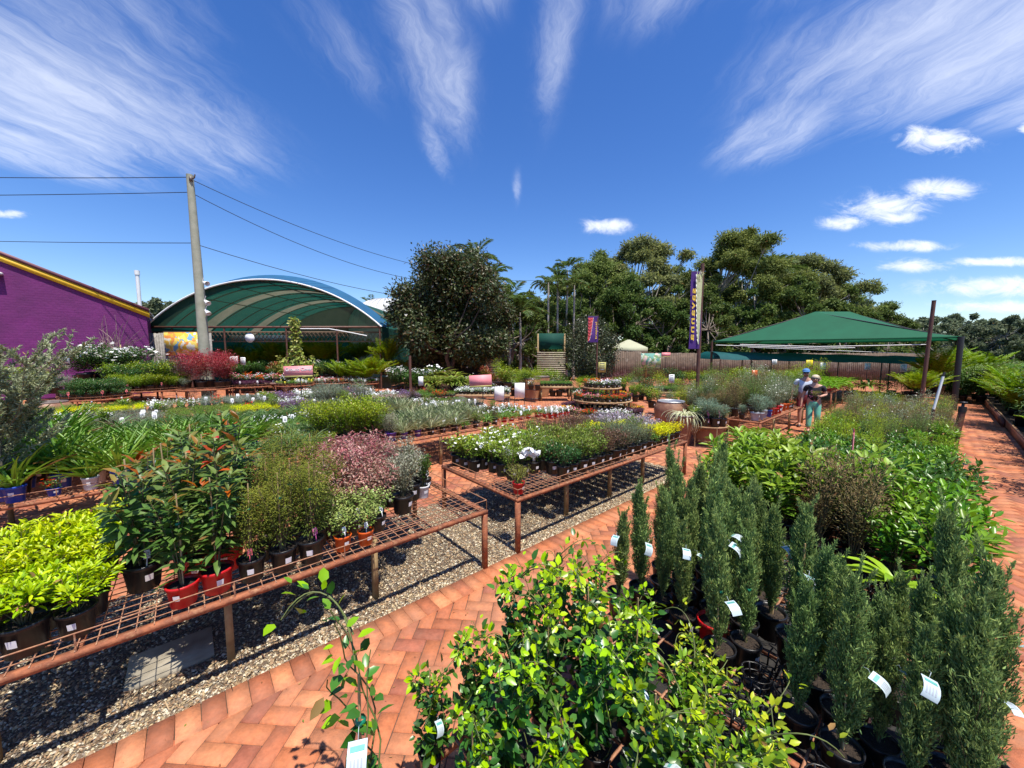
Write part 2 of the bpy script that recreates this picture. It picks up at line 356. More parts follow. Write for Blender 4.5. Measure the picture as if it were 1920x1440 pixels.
def cypress(seed, h, r, pal, tip, n=3800, L=0.034, W=0.008):
    g = np.random.default_rng(seed)
    nb = 190; zb = h * (g.random(nb) ** 0.9); ab = g.uniform(0, 2 * PI, nb); lean = g.normal(0, .02, 2)
    prof = lambda z: r * np.minimum(1, 0.55 + 2.2 * z / h) * np.clip(1.04 - (z / h) ** 2.2, 0.12, 1)
    bi = g.integers(0, nb, n); u = g.random(n) ** 0.65
    O = np.stack([np.cos(ab), np.sin(ab), np.zeros(nb)], 1)
    rb = prof(zb) * g.uniform(.7, 1.25, nb)
    start = np.stack([lean[0] * zb, lean[1] * zb, zb * .88], 1); end = start + O * rb[:, None] + np.array((0, 0, 1.0)) * (rb * 1.9 + .04 + .05 * g.random(nb))[:, None]
    P = start[bi] * (1 - u)[:, None] + end[bi] * u[:, None] + g.normal(0, .008, (n, 3))
    BD = unit(end - start)[bi]
    D = unit(BD + g.normal(0, .5, (n, 3)) + np.array((0, 0, .45))); N = g.normal(0, 1, (n, 3))
    f = np.clip(u * g.random(n) * 1.2, 0, 1) * .8
    col = mixc(pal, tip, n, g, f)
    mb = MB(); mb.inst(LO[0], LO[1], P, D, N, L * g.uniform(.6, 1.2, n), W * g.uniform(.8, 1.3, n), col)
    for k in range(7):   # loose leader shoots standing out of the outline
        z0 = h * g.uniform(.45, .98); a_ = g.uniform(0, 2 * PI); q = 90; uu_ = g.random(q); r0 = prof(z0) * .6; tipd = unit(np.array((math.cos(a_) * .3, math.sin(a_) * .3, 1.0)))
        Pq = np.array((math.cos(a_) * r0 + lean[0] * z0, math.sin(a_) * r0 + lean[1] * z0, z0)) + tipd * (uu_ * h * .17)[:, None] + g.normal(0, .004, (q, 3)) * (1.3 - uu_)[:, None]
        mb.inst(LO[0], LO[1], Pq, unit(tipd + g.normal(0, .35, (q, 3))), g.normal(0, 1, (q, 3)), L * .8, W, mixc(pal, tip, q, g, uu_ * .7))
    sb = MB(); sb.tube([(0, 0, 0), (lean[0] * h * .5, lean[1] * h * .5, h * .5), (lean[0] * h, lean[1] * h, h * .95)], [.009, .006, .002], 5)
    for i in range(0, nb, 3): sb.tube([start[i], (start[i] + end[i]) / 2 + np.array((0, 0, -.01)), end[i]], [.0025, .002, .001], 3, cap=False)
    return {'foliage': mb.mesh('foliage', ['soft']), 'stems': sb.mesh('stems', ['stem'])}
def climber(seed, h, n, L, W, pal, tip, tendrils=2, wide=0.09):
    g = np.random.default_rng(seed); sb = MB()
    paths = []
    for k in range(4):
        zz = np.linspace(0, h * g.uniform(.75, 1.08), 14); a0 = g.uniform(0, 6.28); rr = 0.02 + 0.05 * np.sin(zz / h * 5 + k) ** 2 + (k > 0) * wide * .6 * (zz / h)
        paths.append(np.stack([np.cos(a0 + zz * 7) * rr, np.sin(a0 + zz * 7) * rr, zz], 1))
    for k in range(tendrils):
        a0 = g.uniform(0, 6.28); z1 = h * g.uniform(.7, 1.0); u = np.linspace(0, 1, 12); ln = g.uniform(.18, .42)
        paths.append(np.stack([np.cos(a0 + u * .8) * ln * u * .7, np.sin(a0 + u * .8) * ln * u * .7, z1 + ln * (u - .75 * u ** 3)], 1))
    P = []; T = []; F_ = []
    for k, p in enumerate(paths):
        sb.tube(p, np.linspace(.0032, .0018, len(p)), 4, cap=False)
        m_ = int(n / 4) if k < 4 else 7
        t = g.uniform(.08 if k < 4 else .2, 1, m_); t = np.sort(t); idx = t * (len(p) - 1); i0 = np.clip(idx.astype(int), 0, len(p) - 2); fr = (idx - i0)[:, None]
        pp = p[i0] * (1 - fr) + p[i0 + 1] * fr; P.append(pp); T.append(unit(p[i0 + 1] - p[i0])); F_.append(t if k < 4 else .6 + .4 * t)
    P = np.vstack(P); T = np.vstack(T); f = np.concatenate(F_); m_ = len(P)
    a = g.uniform(0, 2 * PI, m_); ref = np.tile(np.array((1.0, 0.2, 0.1)), (m_, 1)); A = unit(np.cross(T, ref)); B = np.cross(T, A)
    O = A * np.cos(a)[:, None] + B * np.sin(a)[:, None]; tw = g.uniform(.005, .05, m_) ; P2 = P + O * tw[:, None]
    e = g.uniform(-.1, .9, m_); D = O * np.cos(e)[:, None] + T * np.sin(e)[:, None]
    N = np.tile(np.array((0.1, -.25, 1.0)), (m_, 1)) + g.normal(0, .45, (m_, 3))
    young = (f > .8) * g.random(m_)
    col = mixc(pal, tip, m_, g, np.clip(young + (g.random(m_) < .1) * .7, 0, 1))
    sz = g.uniform(.55, 1.15, m_) * (1.1 - .45 * f)
    mb = MB(); mb.inst(MID[0], MID[1], P2, D, N, L * sz, W * sz, col)
    return {'foliage': mb.mesh('foliage', ['gloss'], True), 'stems': sb.mesh('stems', ['gstem'])}
# ---------------------------------------------------------------- pots
_pot = {}
def pot_mesh(r, h, colr, seg=20):
    k = (round(r, 3), round(h, 3), colr, seg)
    if k not in _pot:
        b = MB(); b.lathe([(0.0, 0.0), (r * .74, 0.0), (r * .76, 0.004), (r * .93, h * .84), (r * 1.0, h * .86), (r * 1.03, h * .99), (r * 1.0, h), (r * .93, h), (r * .9, h * .8)], seg)
        _pot[k] = b.mesh('pot', ['pot_' + colr], True)
    return _pot[k]
_soil = {}
def soil_mesh(r, z):
    k = (round(r, 3), round(z, 3))
    if k not in _soil:
        g = np.random.default_rng(int(r * 1000)); b = MB(); b.lathe([(0.0005, z + .006), (r * .3, z + .004), (r * .6, z + .003), (r * .92, z)], 14)
        n = 40; P = np.stack([g.uniform(-r, r, n) * .6, g.uniform(-r, r, n) * .6, np.full(n, z + .004)], 1)
        b.inst(LO[0], LO[1], P, g.normal(0, 1, (n, 3)) * np.array((1, 1, .2)), np.tile((0, 0, 1.0), (n, 1)), .015, .008, (.1, .06, .04))
        _soil[k] = b.mesh('soil', ['soil'])
    return _soil[k]
_lab = {}
def sticker_mesh(r, h):
    k = (round(r, 3), round(h, 3))
    if k not in _lab:
        b = MB(); w = .022 / r; rr = r * .9; z0, z1 = h * .42, h * .66; n = 4; V = []
        for i in range(n + 1):
            a = -w + 2 * w * i / n
            for z, q in ((z0, .855), (z1, .915)): V.append(((r * q + .0015) * math.cos(a), (r * q + .0015) * math.sin(a), z))
        b.add(V, [(2 * i, 2 * i + 2, 2 * i + 3, 2 * i + 1) for i in range(n)]); _lab[k] = b.mesh('price_sticker', ['label'])
    return _lab[k]
def tag_mesh(kind, seed=0):
    """plastic plant tag on a spike; kinds: white, blue, pink, red, photo"""
    b = MB(); m = {'white': 'label', 'blue': 'bluelabel', 'pink': 'pinkcard', 'red': 'redcard', 'yellow': 'yellowcard'}[kind]
    w, h = (.032, .05) if kind != 'blue' else (.03, .055)
    b.box((0, 0, -.03), (.006, .0015, .07), 0)
    n = 4
    V = []
    for i in range(n + 1):
        u = i / n; V += [(-w / 2 * (1 if i < n else .8), .008 * u * u, u * h), (w / 2 * (1 if i < n else .8), .008 * u * u, u * h)]
    V2 = [(x, y + .0015, z) for x, y, z in V]
    b.add(V, [(2 * i, 2 * i + 1, 2 * i + 3, 2 * i + 2) for i in range(n)], 0)
    b.add(V2, [(2 * i, 2 * i + 2, 2 * i + 3, 2 * i + 1) for i in range(n)], 0)
    for j in range(3): b.box((0, .004 * 0 - .0018, h * (.25 + .2 * j)), (w * (.6 - .1 * (j % 2)), .0008, .0025), 1)
    return b.mesh('plant_tag', [m, 'ink' if kind != 'blue' else 'teal'])
TAGS = {k: tag_mesh(k) for k in ('white', 'blue', 'pink', 'red', 'yellow')}
def bigtag_mesh(seed):
    """folded care card on a loop, bent over as on the conifers"""
    g = np.random.default_rng(seed); b = MB(); w = .052; L = .085; n = 6; V = []
    for i in range(n + 1):
        u = i / n; a = -0.2 + 1.1 * u * u
        y = L * u * math.cos(a * .6); z = -L * u * math.sin(a * .6) * .9
        V += [(-w / 2, y, z), (w / 2, y, z)]
    b.add(V, [(2 * i, 2 * i + 1, 2 * i + 3, 2 * i + 2) for i in range(n)], 0)
    b.add(np.array(V) - np.array((0, 0, .0012)), [(2 * i, 2 * i + 2, 2 * i + 3, 2 * i + 1) for i in range(n)], 0)
    def strip(x0, x1, i0, i1, mat):
        vv = []
        for i in range(i0, i1 + 1):
            vv += [np.array((x0, V[2 * i][1], V[2 * i][2] + .0012)), np.array((x1, V[2 * i][1], V[2 * i][2] + .0012))]
        k = i1 - i0; b.add(vv, [(2 * i, 2 * i + 1, 2 * i + 3, 2 * i + 2) for i in range(k)], mat)
    strip(-w * .38, w * .38, 1, 2, 1)
    for x in (-.3, -.12, .06, .24): strip(w * x, w * (x + .1), 3, 5, 2)
    b.tube([(0, 0, 0), (0, -.012, .02), (0, -.03, .012)], .001, 3, mat=0)
    return b.mesh('care_card', ['bluelabel', 'teal', M['cardgrey']])
M['cardgrey'] = pbr('grey_print', (0.42, 0.46, 0.5), None, 0.5)
BIGTAG = [bigtag_mesh(i) for i in range(2)]
_stake = {}
def stake_mesh(h, lean=0.0):
    k = (round(h, 2), round(lean, 2))
    if k not in _stake:
        b = MB(); b.tube([(0.012, 0, 0), (.012 + lean * .5 * h, 0.004, h * .5), (.012 + lean * h, 0, h)], [.0055, .005, .0045], 6)
        _stake[k] = b.mesh('cane', ['cane'])
    return _stake[k]
def tie_mesh(h, r=.014):
    k = ('tie', round(h, 2), r)
    if k not in _stake:
        b = MB()
        f = .66; b.lathe([(r, h * f - .01), (r + .004, h * f - .004), (r + .004, h * f + .004), (r, h * f + .01)], 8, c=(.006, 0, 0))
        _stake[k] = b.mesh('plant_tie', ['tie'])
    return _stake[k]

# ---------------------------------------------------------------- species library (real leaf colours, linear)
G1 = [(.035, .085, .015), (.05, .12, .02), (.065, .14, .028)]
DG = [(.018, .045, .012), (.026, .065, .018), (.035, .08, .02)]
LIME = [(.16, .3, .015), (.24, .38, .02), (.1, .22, .02)]
GREY = [(.12, .16, .11), (.18, .22, .16), (.09, .12, .08)]
SP = {}
KN = {'lime': 'lime_leaf_shrub', 'redtip': 'red_tip_shrub', 'feather': 'feathery_shrub', 'pink': 'pink_leaf_shrub', 'greysh': 'grey_leaf_shrub', 'varieg': 'variegated_shrub', 'upright': 'upright_shrub', 'garden': 'gardenia_bush', 'midgreen': 'green_leaf_shrub', 'darkgreen': 'glossy_dwarf_shrub', 'brown': 'bronze_leaf_shrub', 'rosemary': 'rosemary_bush', 'yellow': 'yellow_mound_plant', 'silverp': 'silver_leaf_plant', 'spiky': 'spiky_shrub', 'bigshrub': 'golden_green_shrub', 'gcgreen': 'green_ground_cover', 'gclime': 'yellow_ground_cover', 'gcgrey': 'grey_ground_cover', 'gcpink': 'pink_ground_cover', 'gcpurple': 'purple_ground_cover', 'gcwhite': 'white_flower_plant', 'fred': 'red_flower_plant', 'fpink': 'pink_flower_plant', 'fwhite': 'white_bedding_flower', 'fyel': 'yellow_flower_plant', 'flav': 'lavender_flower_plant', 'fdark': 'dark_leaf_plant', 'herb': 'seedling_pot', 'crimson': 'crimson_shrub', 'grnmound': 'rounded_green_bush', 'dkmound': 'rounded_dark_bush', 'whitebush': 'white_flowering_bush', 'purpmound': 'purple_leaf_bush', 'greymound': 'grey_leaf_bush', 'fleshred': 'red_top_shrub', 'cordyl': 'broad_leaf_tropical', 'tibou': 'tall_leafy_shrub', 'glossb': 'glossy_leaf_bush', 'camell': 'camellia_bush', 'longleaf': 'strap_leaf_plant', 'airgreen': 'fine_leaf_shrub', 'airgrey': 'grey_fine_leaf_shrub', 'airbrown': 'bronze_fine_leaf_shrub', 'airlime': 'lime_fine_leaf_shrub', 'smallgrey': 'small_grey_shrub'}
def species(name, variants, desc, pot=(.075, .14), color='black', cat='potted shrub', obj='potted_shrub', sticker=True, tag=None, stake=None, sc_=(.85, 1.12), soil=True):
    if obj == 'potted_shrub' or obj == 'potted_plant' or obj == 'potted_flower': obj = KN.get(name, obj)
    cat = obj.replace('_', ' ')
    SP[name] = dict(v=variants, desc=desc, pot=pot, color=color, cat=cat, obj=obj, sticker=sticker, tag=tag, stake=stake, sc=sc_, soil=soil)
# front bench
species('lime', [shrub(i, .30, .17, 12, 430, .062, .024, LIME, (.5, .55, .015), .85, .3, .06, .45, FLAT, 'leaf', tippow=1.2) for i in (1, 2)], 'bushy lime yellow leafed shrub', (.1, .18), sc_=(.95, 1.15), soil=False)
species('redtip', [shrub(i + 10, .78, .15, 4, 200, .135, .046, [(.06, .115, .025), (.085, .15, .035), (.12, .18, .05)], (.42, .04, .015), .97, .05, .04, .45, MIDD, 'leaf', stemr=.006, tippow=38, jit=.3, bend=.15) for i in range(3)],
        'tall staked shrub with red new leaves', (.1, .17), 'black', stake=.72)
species('feather', [shrub(i + 20, .58 + .07 * i, .17, 9, 2300, .034, .0075, [(.035, .065, .014), (.07, .105, .02), (.12, .15, .03)], (.24, .24, .04), .6, .08, .085, .3, LO, 'soft', droop=.15, tippow=1.2) for i in range(3)],
        'feathery olive green shrub', (.09, .17), 'black', stake=.6, tag=None)
species('pink', [shrub(i + 30, .42, .24, 15, 950, .042, .015, [(.2, .055, .06), (.3, .13, .11), (.46, .36, .28), (.11, .05, .04), (.36, .28, .22), (.1, .12, .06)], (.5, .12, .17), .3, .12, .09, .4, FLAT, 'leaf', droop=.25, tippow=1) for i in range(3)],
        'pink and maroon leafed shrub', (.09, .15), soil=False)
species('greysh', [shrub(i + 40, .38, .15, 14, 900, .028, .010, [(.2, .21, .15), (.28, .27, .2), (.13, .15, .09)], (.4, .38, .3), .4, .1, .06, .4) for i in range(2)], 'pale grey leafed shrub', (.09, .15), soil=False)
species('varieg', [shrub(i + 50, .3, .15, 9, 520, .028, .02, [(.16, .24, .05), (.26, .33, .1), (.1, .17, .04)], (.5, .5, .2), .5, .15, .06, .4, droop=.1) for i in range(2)], 'small variegated shrub', (.075, .14), 'orange', tag='white')
species('upright', [shrub(60, .34, .07, 9, 260, .045, .018, [(.03, .07, .015), (.05, .1, .02)], (.12, .2, .04), .5, .2, .03, .9, FLAT, 'gloss')], 'upright dark green shrub', (.07, .13), 'white')
# centre bench
species('garden', [shrub(i + 70, .25, .13, 12, 330, .042, .019, [(.07, .14, .02), (.1, .19, .028), (.15, .24, .035)], (.32, .38, .05), .6, .15, .05, .45, FLAT, 'leaf', flowers=(9, .02, [(.85, .85, .8)], .3)) for i in range(3)],
        'bright green shrub with white flowers', (.075, .13), soil=False)
species('midgreen', [shrub(i + 80, .27, .13, 13, 380, .036, .014, [(.045, .1, .015), (.08, .15, .02), (.1, .16, .03)], (.26, .3, .05), .6, .12, .05, .5, FLAT, 'leaf') for i in range(3)], 'mid green bushy shrub', (.075, .13), soil=False)
species('darkgreen', [shrub(i + 84, .24, .12, 12, 360, .032, .017, [(.015, .06, .015), (.03, .09, .025)], (.06, .14, .03), .6, .12, .05, .4, FLAT, 'gloss') for i in range(2)], 'dark glossy green shrub', (.075, .13), soil=False)
species('brown', [shrub(i + 90, .27, .13, 12, 360, .036, .011, [(.075, .04, .03), (.12, .06, .045), (.05, .045, .02), (.1, .09, .04)], (.2, .07, .06), .5, .12, .05, .5) for i in range(2)], 'brown purple leafed shrub', (.075, .13), soil=False)
species('rosemary', [shrub(i + 100, .27, .12, 15, 900, .022, .005, [(.06, .1, .05), (.1, .14, .08), (.15, .19, .12)], (.24, .28, .18), .5, .1, .04, .7, LO, 'soft') for i in range(2)], 'grey green fine leafed bush', (.075, .13), soil=False)
species('yellow', [shrub(i + 110, .17, .12, 12, 520, .022, .012, [(.45, .48, .01), (.6, .58, .012), (.3, .4, .015)], (.75, .7, .02), .6, .15, .04, .5, LO, 'soft') for i in range(2)], 'bright yellow mounding plant', (.07, .13), cat='potted plant', obj='potted_plant', soil=False)
species('silverp', [shrub(i + 120, .2, .13, 10, 260, .038, .022, [(.2, .17, .2), (.3, .27, .28), (.12, .1, .12)], (.4, .38, .38), .5, .15, .04, .4, FLAT, 'soft', flowers=(4, .014, [(.55, .4, .6)], .2)) for i in range(2)], 'silvery purple leafed plant', (.07, .13), cat='potted plant', obj='potted_plant', soil=False, tag='white')
species('spiky', [shrub(130, .19, .15, 20, 700, .022, .006, [(.14, .18, .03), (.22, .24, .05)], (.34, .3, .08), .5, .1, .04, .5, LO, 'soft')], 'spiky yellow green small shrub', (.06, .11), 'red', soil=False)
# rows behind
species('agap', [tuft(i + 140, 34, .5, .030, [(.06, .14, .02), (.09, .2, .03), (.14, .26, .04)], (.3, .36, .05), STRAPU, .04, (.7, 1.5)) for i in range(3)], 'strappy leafed lily plant', (.085, .17), 'black', 'potted lily', 'potted_lily', tag='blue')
species('lomand', [tuft(i + 150, 90, .36, .012, [(.05, .12, .03), (.08, .17, .05), (.12, .2, .08)], (.2, .28, .1), STRAP, .05, (.6, 1.5)) for i in range(3)], 'green tussock grass', (.075, .13), 'black', 'potted grass', 'potted_grass', soil=False)
species('silverg', [tuft(i + 160, 95, .36, .012, [(.22, .27, .13), (.36, .39, .24), (.12, .18, .07)], (.52, .53, .36), STRAPU, .05, (.6, 1.5)) for i in range(3)], 'silver green tussock grass', (.075, .13), 'black', 'potted grass', 'potted_grass', soil=False, tag='white')
species('greenwh', [tuft(i + 165, 60, .2, .013, [(.07, .15, .03), (.1, .2, .04)], (.2, .3, .06), STRAP, .05, (.5, 1.4), flowers=(4, .16, .02, [(.8, .8, .78)])) for i in range(2)], 'low green grass with white flowers', (.07, .12), 'black', 'potted grass', 'potted_grass', soil=False, tag='white')
species('bigshrub', [shrub(i + 170, .62, .33, 22, 1500, .045, .02, [(.05, .1, .012), (.08, .16, .015), (.13, .23, .02)], (.38, .42, .03), .65, .1, .1, .45, FLAT, 'leaf') for i in range(2)], 'full yellow green shrub', (.11, .2), cat='potted shrub', soil=False, sc_=(.9, 1.1))
species('gcgreen', [shrub(i + 180, .13, .16, 16, 700, .016, .009, [(.08, .15, .03), (.13, .22, .04)], (.24, .32, .05), .5, .1, .05, .3, LO, 'soft') for i in range(2)], 'low green creeping plant', (.085, .1), cat='potted plant', obj='potted_plant', soil=False)
species('gclime', [shrub(i + 184, .12, .16, 16, 650, .018, .01, [(.36, .45, .01), (.5, .55, .012)], (.65, .65, .02), .6, .1, .05, .3, LO, 'soft') for i in range(2)], 'low bright yellow creeping plant', (.085, .1), cat='potted plant', obj='potted_plant', soil=False)
species('gcgrey', [shrub(i + 188, .14, .17, 18, 800, .018, .006, [(.13, .17, .12), (.2, .24, .18)], (.3, .33, .25), .5, .1, .05, .3, LO, 'soft') for i in range(2)], 'low grey green creeping plant', (.085, .1), cat='potted plant', obj='potted_plant', soil=False, tag='white')
species('gcpink', [shrub(i + 192, .13, .16, 16, 600, .017, .009, [(.13, .18, .07), (.3, .27, .18)], (.5, .3, .32), .5, .1, .05, .3, LO, 'soft', flowers=(16, .013, [(.7, .4, .5), (.75, .65, .7)], .3)) for i in range(2)], 'low creeping plant with pink flowers', (.085, .1), cat='potted plant', obj='potted_plant', soil=False)
species('gcpurple', [shrub(i + 196, .14, .15, 14, 500, .022, .014, [(.07, .05, .07), (.13, .09, .12)], (.25, .18, .25), .5, .1, .05, .4, LO, 'soft', flowers=(10, .014, [(.4, .25, .55)], .3)) for i in range(2)], 'low purple leafed plant', (.085, .1), cat='potted plant', obj='potted_plant', soil=False)
species('gcwhite', [shrub(i + 200, .14, .14, 12, 330, .024, .014, [(.07, .14, .04), (.12, .18, .07)], (.25, .3, .15), .5, .1, .05, .4, LO, 'leaf', flowers=(30, .016, [(.85, .85, .85)], .3)) for i in range(2)], 'low plant with white flowers', (.075, .1), cat='potted flower', obj='potted_flower', soil=False, tag='white')
def petun(name, fc, desc, seed, lf=G1):
    species(name, [shrub(seed + i, .13, .11, 11, 260, .026, .017, lf, (.16, .25, .05), .5, .15, .04, .4, LO, 'leaf', flowers=(26, .019, fc, .35)) for i in range(2)], desc, (.07, .1), cat='potted flower', obj='potted_flower', soil=False, sticker=True)
petun('fred', [(.7, .02, .02), (.75, .1, .06)], 'small plant with red flowers', 210)
petun('fpink', [(.8, .2, .3), (.85, .45, .5)], 'small plant with pink flowers', 213)
petun('fwhite', [(.85, .84, .8), (.8, .8, .85)], 'small plant with white flowers', 216)
petun('fyel', [(.85, .6, .03), (.85, .3, .02)], 'small plant with yellow and orange flowers', 219)
petun('flav', [(.6, .5, .75), (.75, .7, .8)], 'small plant with lavender flowers', 222)
species('fdark', [shrub(225 + i, .16, .13, 12, 420, .03, .017, [(.04, .012, .03), (.08, .02, .05)], (.14, .05, .1), .5, .15, .04, .4, LO, 'leaf') for i in range(2)], 'low dark purple leafed plant', (.075, .11), cat='potted plant', obj='potted_plant', soil=False)
species('herb', [shrub(228 + i, .12, .1, 12, 300, .026, .015, [(.05, .12, .02), (.08, .18, .03)], (.2, .3, .05), .5, .15, .04, .4, LO, 'leaf') for i in range(2)], 'small green seedling pot', (.06, .1), cat='potted plant', obj='potted_plant', soil=False)
species('crimson', [shrub(230, .95, .4, 26, 1900, .055, .02, [(.14, .02, .03), (.22, .04, .06), (.1, .03, .03), (.3, .12, .13)], (.45, .04, .06), .6, .15, .12, .5, FLAT, 'leaf')], 'tall crimson leafed shrub', (.14, .22), soil=False, sc_=(1.35, 1.6))
species('grnmound', [shrub(232 + i, .5, .32, 22, 1300, .05, .024, [(.05, .11, .015), (.09, .18, .02)], (.35, .4, .03), .65, .12, .1, .4, LO, 'leaf') for i in range(2)], 'rounded bright green shrub', (.12, .2), soil=False)
species('dkmound', [shrub(234 + i, .5, .32, 20, 1200, .05, .024, [(.02, .055, .015), (.03, .075, .02)], (.08, .16, .03), .5, .12, .1, .4, LO, 'gloss') for i in range(2)], 'rounded dark green shrub', (.12, .2), soil=False)
species('whitebush', [shrub(236 + i, .62, .36, 20, 1000, .06, .03, DG, (.08, .15, .03), .5, .12, .1, .4, LO, 'leaf', flowers=(26, .04, [(.85, .85, .83)], .1)) for i in range(2)], 'dark green bush covered in white flowers', (.13, .22), soil=False)
species('purpmound', [shrub(238 + i, .45, .3, 20, 1000, .045, .02, [(.06, .03, .04), (.1, .05, .06)], (.2, .09, .1), .5, .12, .1, .4, LO, 'leaf') for i in range(2)], 'rounded dark purple shrub', (.12, .2), soil=False)
species('greymound', [shrub(240 + i, .45, .28, 22, 1300, .035, .012, GREY, (.3, .33, .25), .5, .12, .08, .5, LO, 'soft') for i in range(2)], 'rounded grey green shrub', (.11, .18), soil=False)
def frond_plant(seed, nf, L, pal, tip, leaflets=26, ll=.16, lw=.014, elev=(.6, 1.35), droop=.5, cane=0.0):
    g = np.random.default_rng(seed); mb = MB(); sb = MB()
    for i in range(nf):
        az = i * 2.39996 + g.uniform(-.3, .3); e = g.uniform(*elev); l = L * g.uniform(.7, 1.1); z0 = cane * g.uniform(.3, 1)
        u = np.linspace(0, 1, 9); ang = e - droop * 1.7 * u ** 1.4
        dx = np.cumsum(np.cos(ang)) / 9 * l; dz = np.cumsum(np.sin(ang)) / 9 * l
        o = np.array((math.cos(az), math.sin(az), 0.0)); base = o * .03 + np.array((0, 0, z0)); pts = base + o * dx[:, None] + np.array((0, 0, 1.0)) * dz[:, None]
        pts = np.vstack([[o * .02], pts]) if cane else pts
        sb.tube(pts, np.linspace(.006, .0015, len(pts)), 4, cap=False)
        if cane: pts = pts[1:]
        side = np.array((-o[1], o[0], 0)); t = np.linspace(.18, 1, leaflets); idx = t * (len(pts) - 1); i0 = np.clip(idx.astype(int), 0, len(pts) - 2); fr = (idx - i0)[:, None]
        P = pts[i0] * (1 - fr) + pts[i0 + 1] * fr; T = unit(pts[i0 + 1] - pts[i0])
        sz = np.sin(np.clip(t, 0, 1) * PI * .9 + .25) ** .6
        for sg in (-1, 1):
            D = T * .65 + side * sg * .8 + np.array((0, 0, .1)) + g.normal(0, .08, (leaflets, 3)); D[:, 2] -= .25 * droop
            N = np.tile((0, 0, 1.0), (leaflets, 1)) - side * sg * .5
            mb.inst(LO[0], LO[1], P, D, N, ll * sz * g.uniform(.85, 1.1, leaflets), lw, mixc(pal, tip, leaflets, g, g.random(leaflets) * .6))
    return {'foliage': mb.mesh('foliage', ['leaf']), 'stems': sb.mesh('stems', ['gstem'])}
species('tallbush', [shrub(340 + i, 1.5, .75, 26, 1900, .17, .035, [(.03, .075, .018), (.05, .11, .025), (.075, .15, .03)], (.2, .3, .05), .6, .08, .14, .3, MIDD, 'leaf', stemr=.012, droop=.25) for i in range(3)], 'tall dense dark green bush', (.16, .25), obj='tall_bush', soil=False)
species('areca', [frond_plant(250 + i, 34, 1.0, [(.07, .14, .015), (.13, .22, .02)], (.3, .38, .03), 26, .22, .017, (.8, 1.5), .35, .15) for i in range(2)], 'bushy bright green palm', (.14, .24), cat='potted palm', obj='potted_palm', soil=False)
species('fern', [frond_plant(254 + i, 24, .42, [(.08, .19, .02), (.12, .26, .03)], (.25, .4, .04), 22, .07, .014, (.3, 1.2), .6) for i in range(2)], 'bright green fern', (.1, .13), 'maroon', 'potted fern', 'potted_fern', soil=False)
species('cordyl', [tuft(258 + i, 30, .5, .07, [(.12, .2, .03), (.2, .27, .05), (.15, .16, .05)], (.4, .42, .1), STRAP, .03, (.5, 1.4), z0=.2) for i in range(2)], 'broad leafed yellow green tropical plant', (.1, .18), cat='potted plant', obj='potted_plant', soil=False)
species('fleshred', [shrub(262, .4, .2, 8, 200, .12, .03, [(.05, .1, .02), (.12, .15, .03)], (.5, .07, .07), .8, .2, .05, .6, FLAT, 'leaf', tippow=3)], 'tropical plant with red top leaves', (.1, .18), soil=False)
# right bench
species('cypress', [cypress(270 + i, (.80, .90, .70)[i], (.064, .074, .058)[i], [(.055, .115, .04), (.09, .165, .055), (.13, .21, .08), (.10, .18, .085)], (.34, .42, .14), 9500, .028, .005) for i in range(3)], 'narrow upright blue green conifer', (.088, .17), 'black', 'potted conifer', 'potted_conifer', sc_=(.8, 1.05))
species('climb', [climber(280 + i, .62, 300, .074, .05, [(.03, .085, .018), (.045, .12, .022), (.065, .15, .028), (.02, .06, .015)], (.3, .45, .03), 3) for i in range(4)], 'glossy leafed climbing plant on a cane', (.08, .15), 'black', 'potted climber', 'potted_climber', stake=.6, sc_=(.9, 1.12))
species('thinclimb', [climber(299, .72, 64, .07, .046, [(.04, .11, .02), (.065, .15, .03)], (.3, .45, .03), 2, .03)], 'thin climbing plant on a cane', (.08, .15), 'black', 'potted climber', 'potted_climber', stake=.5)
species('ylvine', [climber(286 + i, .32, 220, .055, .03, [(.10, .19, .02), (.17, .27, .03), (.06, .13, .02)], (.42, .44, .05), 1, .14) for i in range(2)], 'yellow green leafed vine', (.08, .15), 'black', 'potted climber', 'potted_climber')
species('tibou', [shrub(290 + i, .72, .24, 8, 300, .135, .048, [(.07, .15, .02), (.1, .2, .028), (.14, .26, .035)], (.3, .38, .05), .6, .25, .05, .5, MID, 'leaf', stemr=.006, jit=.3, tippow=2) for i in range(3)], 'tall bright green broad leafed shrub', (.1, .18), soil=False)
species('glossb', [shrub(295 + i, .5, .24, 13, 330, .10, .038, [(.04, .11, .018), (.065, .16, .025), (.09, .21, .03)], (.22, .35, .03), .6, .12, .07, .5, FLAT, 'gloss', stemr=.005) for i in range(3)], 'glossy mid green bush', (.09, .17), soil=False)
species('camell', [shrub(300 + i, .5, .24, 13, 360, .085, .042, [(.025, .075, .018), (.045, .11, .025)], (.09, .18, .025), .6, .12, .07, .45, FLAT, 'gloss', stemr=.005) for i in range(3)], 'dark glossy leafed bush', (.09, .17), soil=False)
species('longleaf', [tuft(305, 17, .4, .062, [(.14, .26, .03), (.2, .34, .04)], (.4, .45, .06), STRAP, .02, (.35, 1.2), z0=.12)], 'long arching strap leafed plant', (.09, .17), cat='potted plant', obj='potted_plant')
def airy(name, pal, tip, desc, seed, h=.55, fl=None, r=.2):
    species(name, [shrub(seed + i, h * (1 + .25 * i), r, 15, 950, .048, .010, pal, tip, .5, .12, .08, .6, LO, 'soft', flowers=fl) for i in range(3)], desc, (.09, .17), soil=False, sc_=(.75, 1.2))
airy('airgreen', [(.06, .12, .03), (.1, .17, .05)], (.22, .28, .08), 'fine leafed green shrub', 310)
airy('airgrey', [(.12, .16, .1), (.18, .22, .14)], (.3, .33, .22), 'fine leafed grey green shrub', 314, fl=(12, .014, [(.8, .78, .72)], .3))
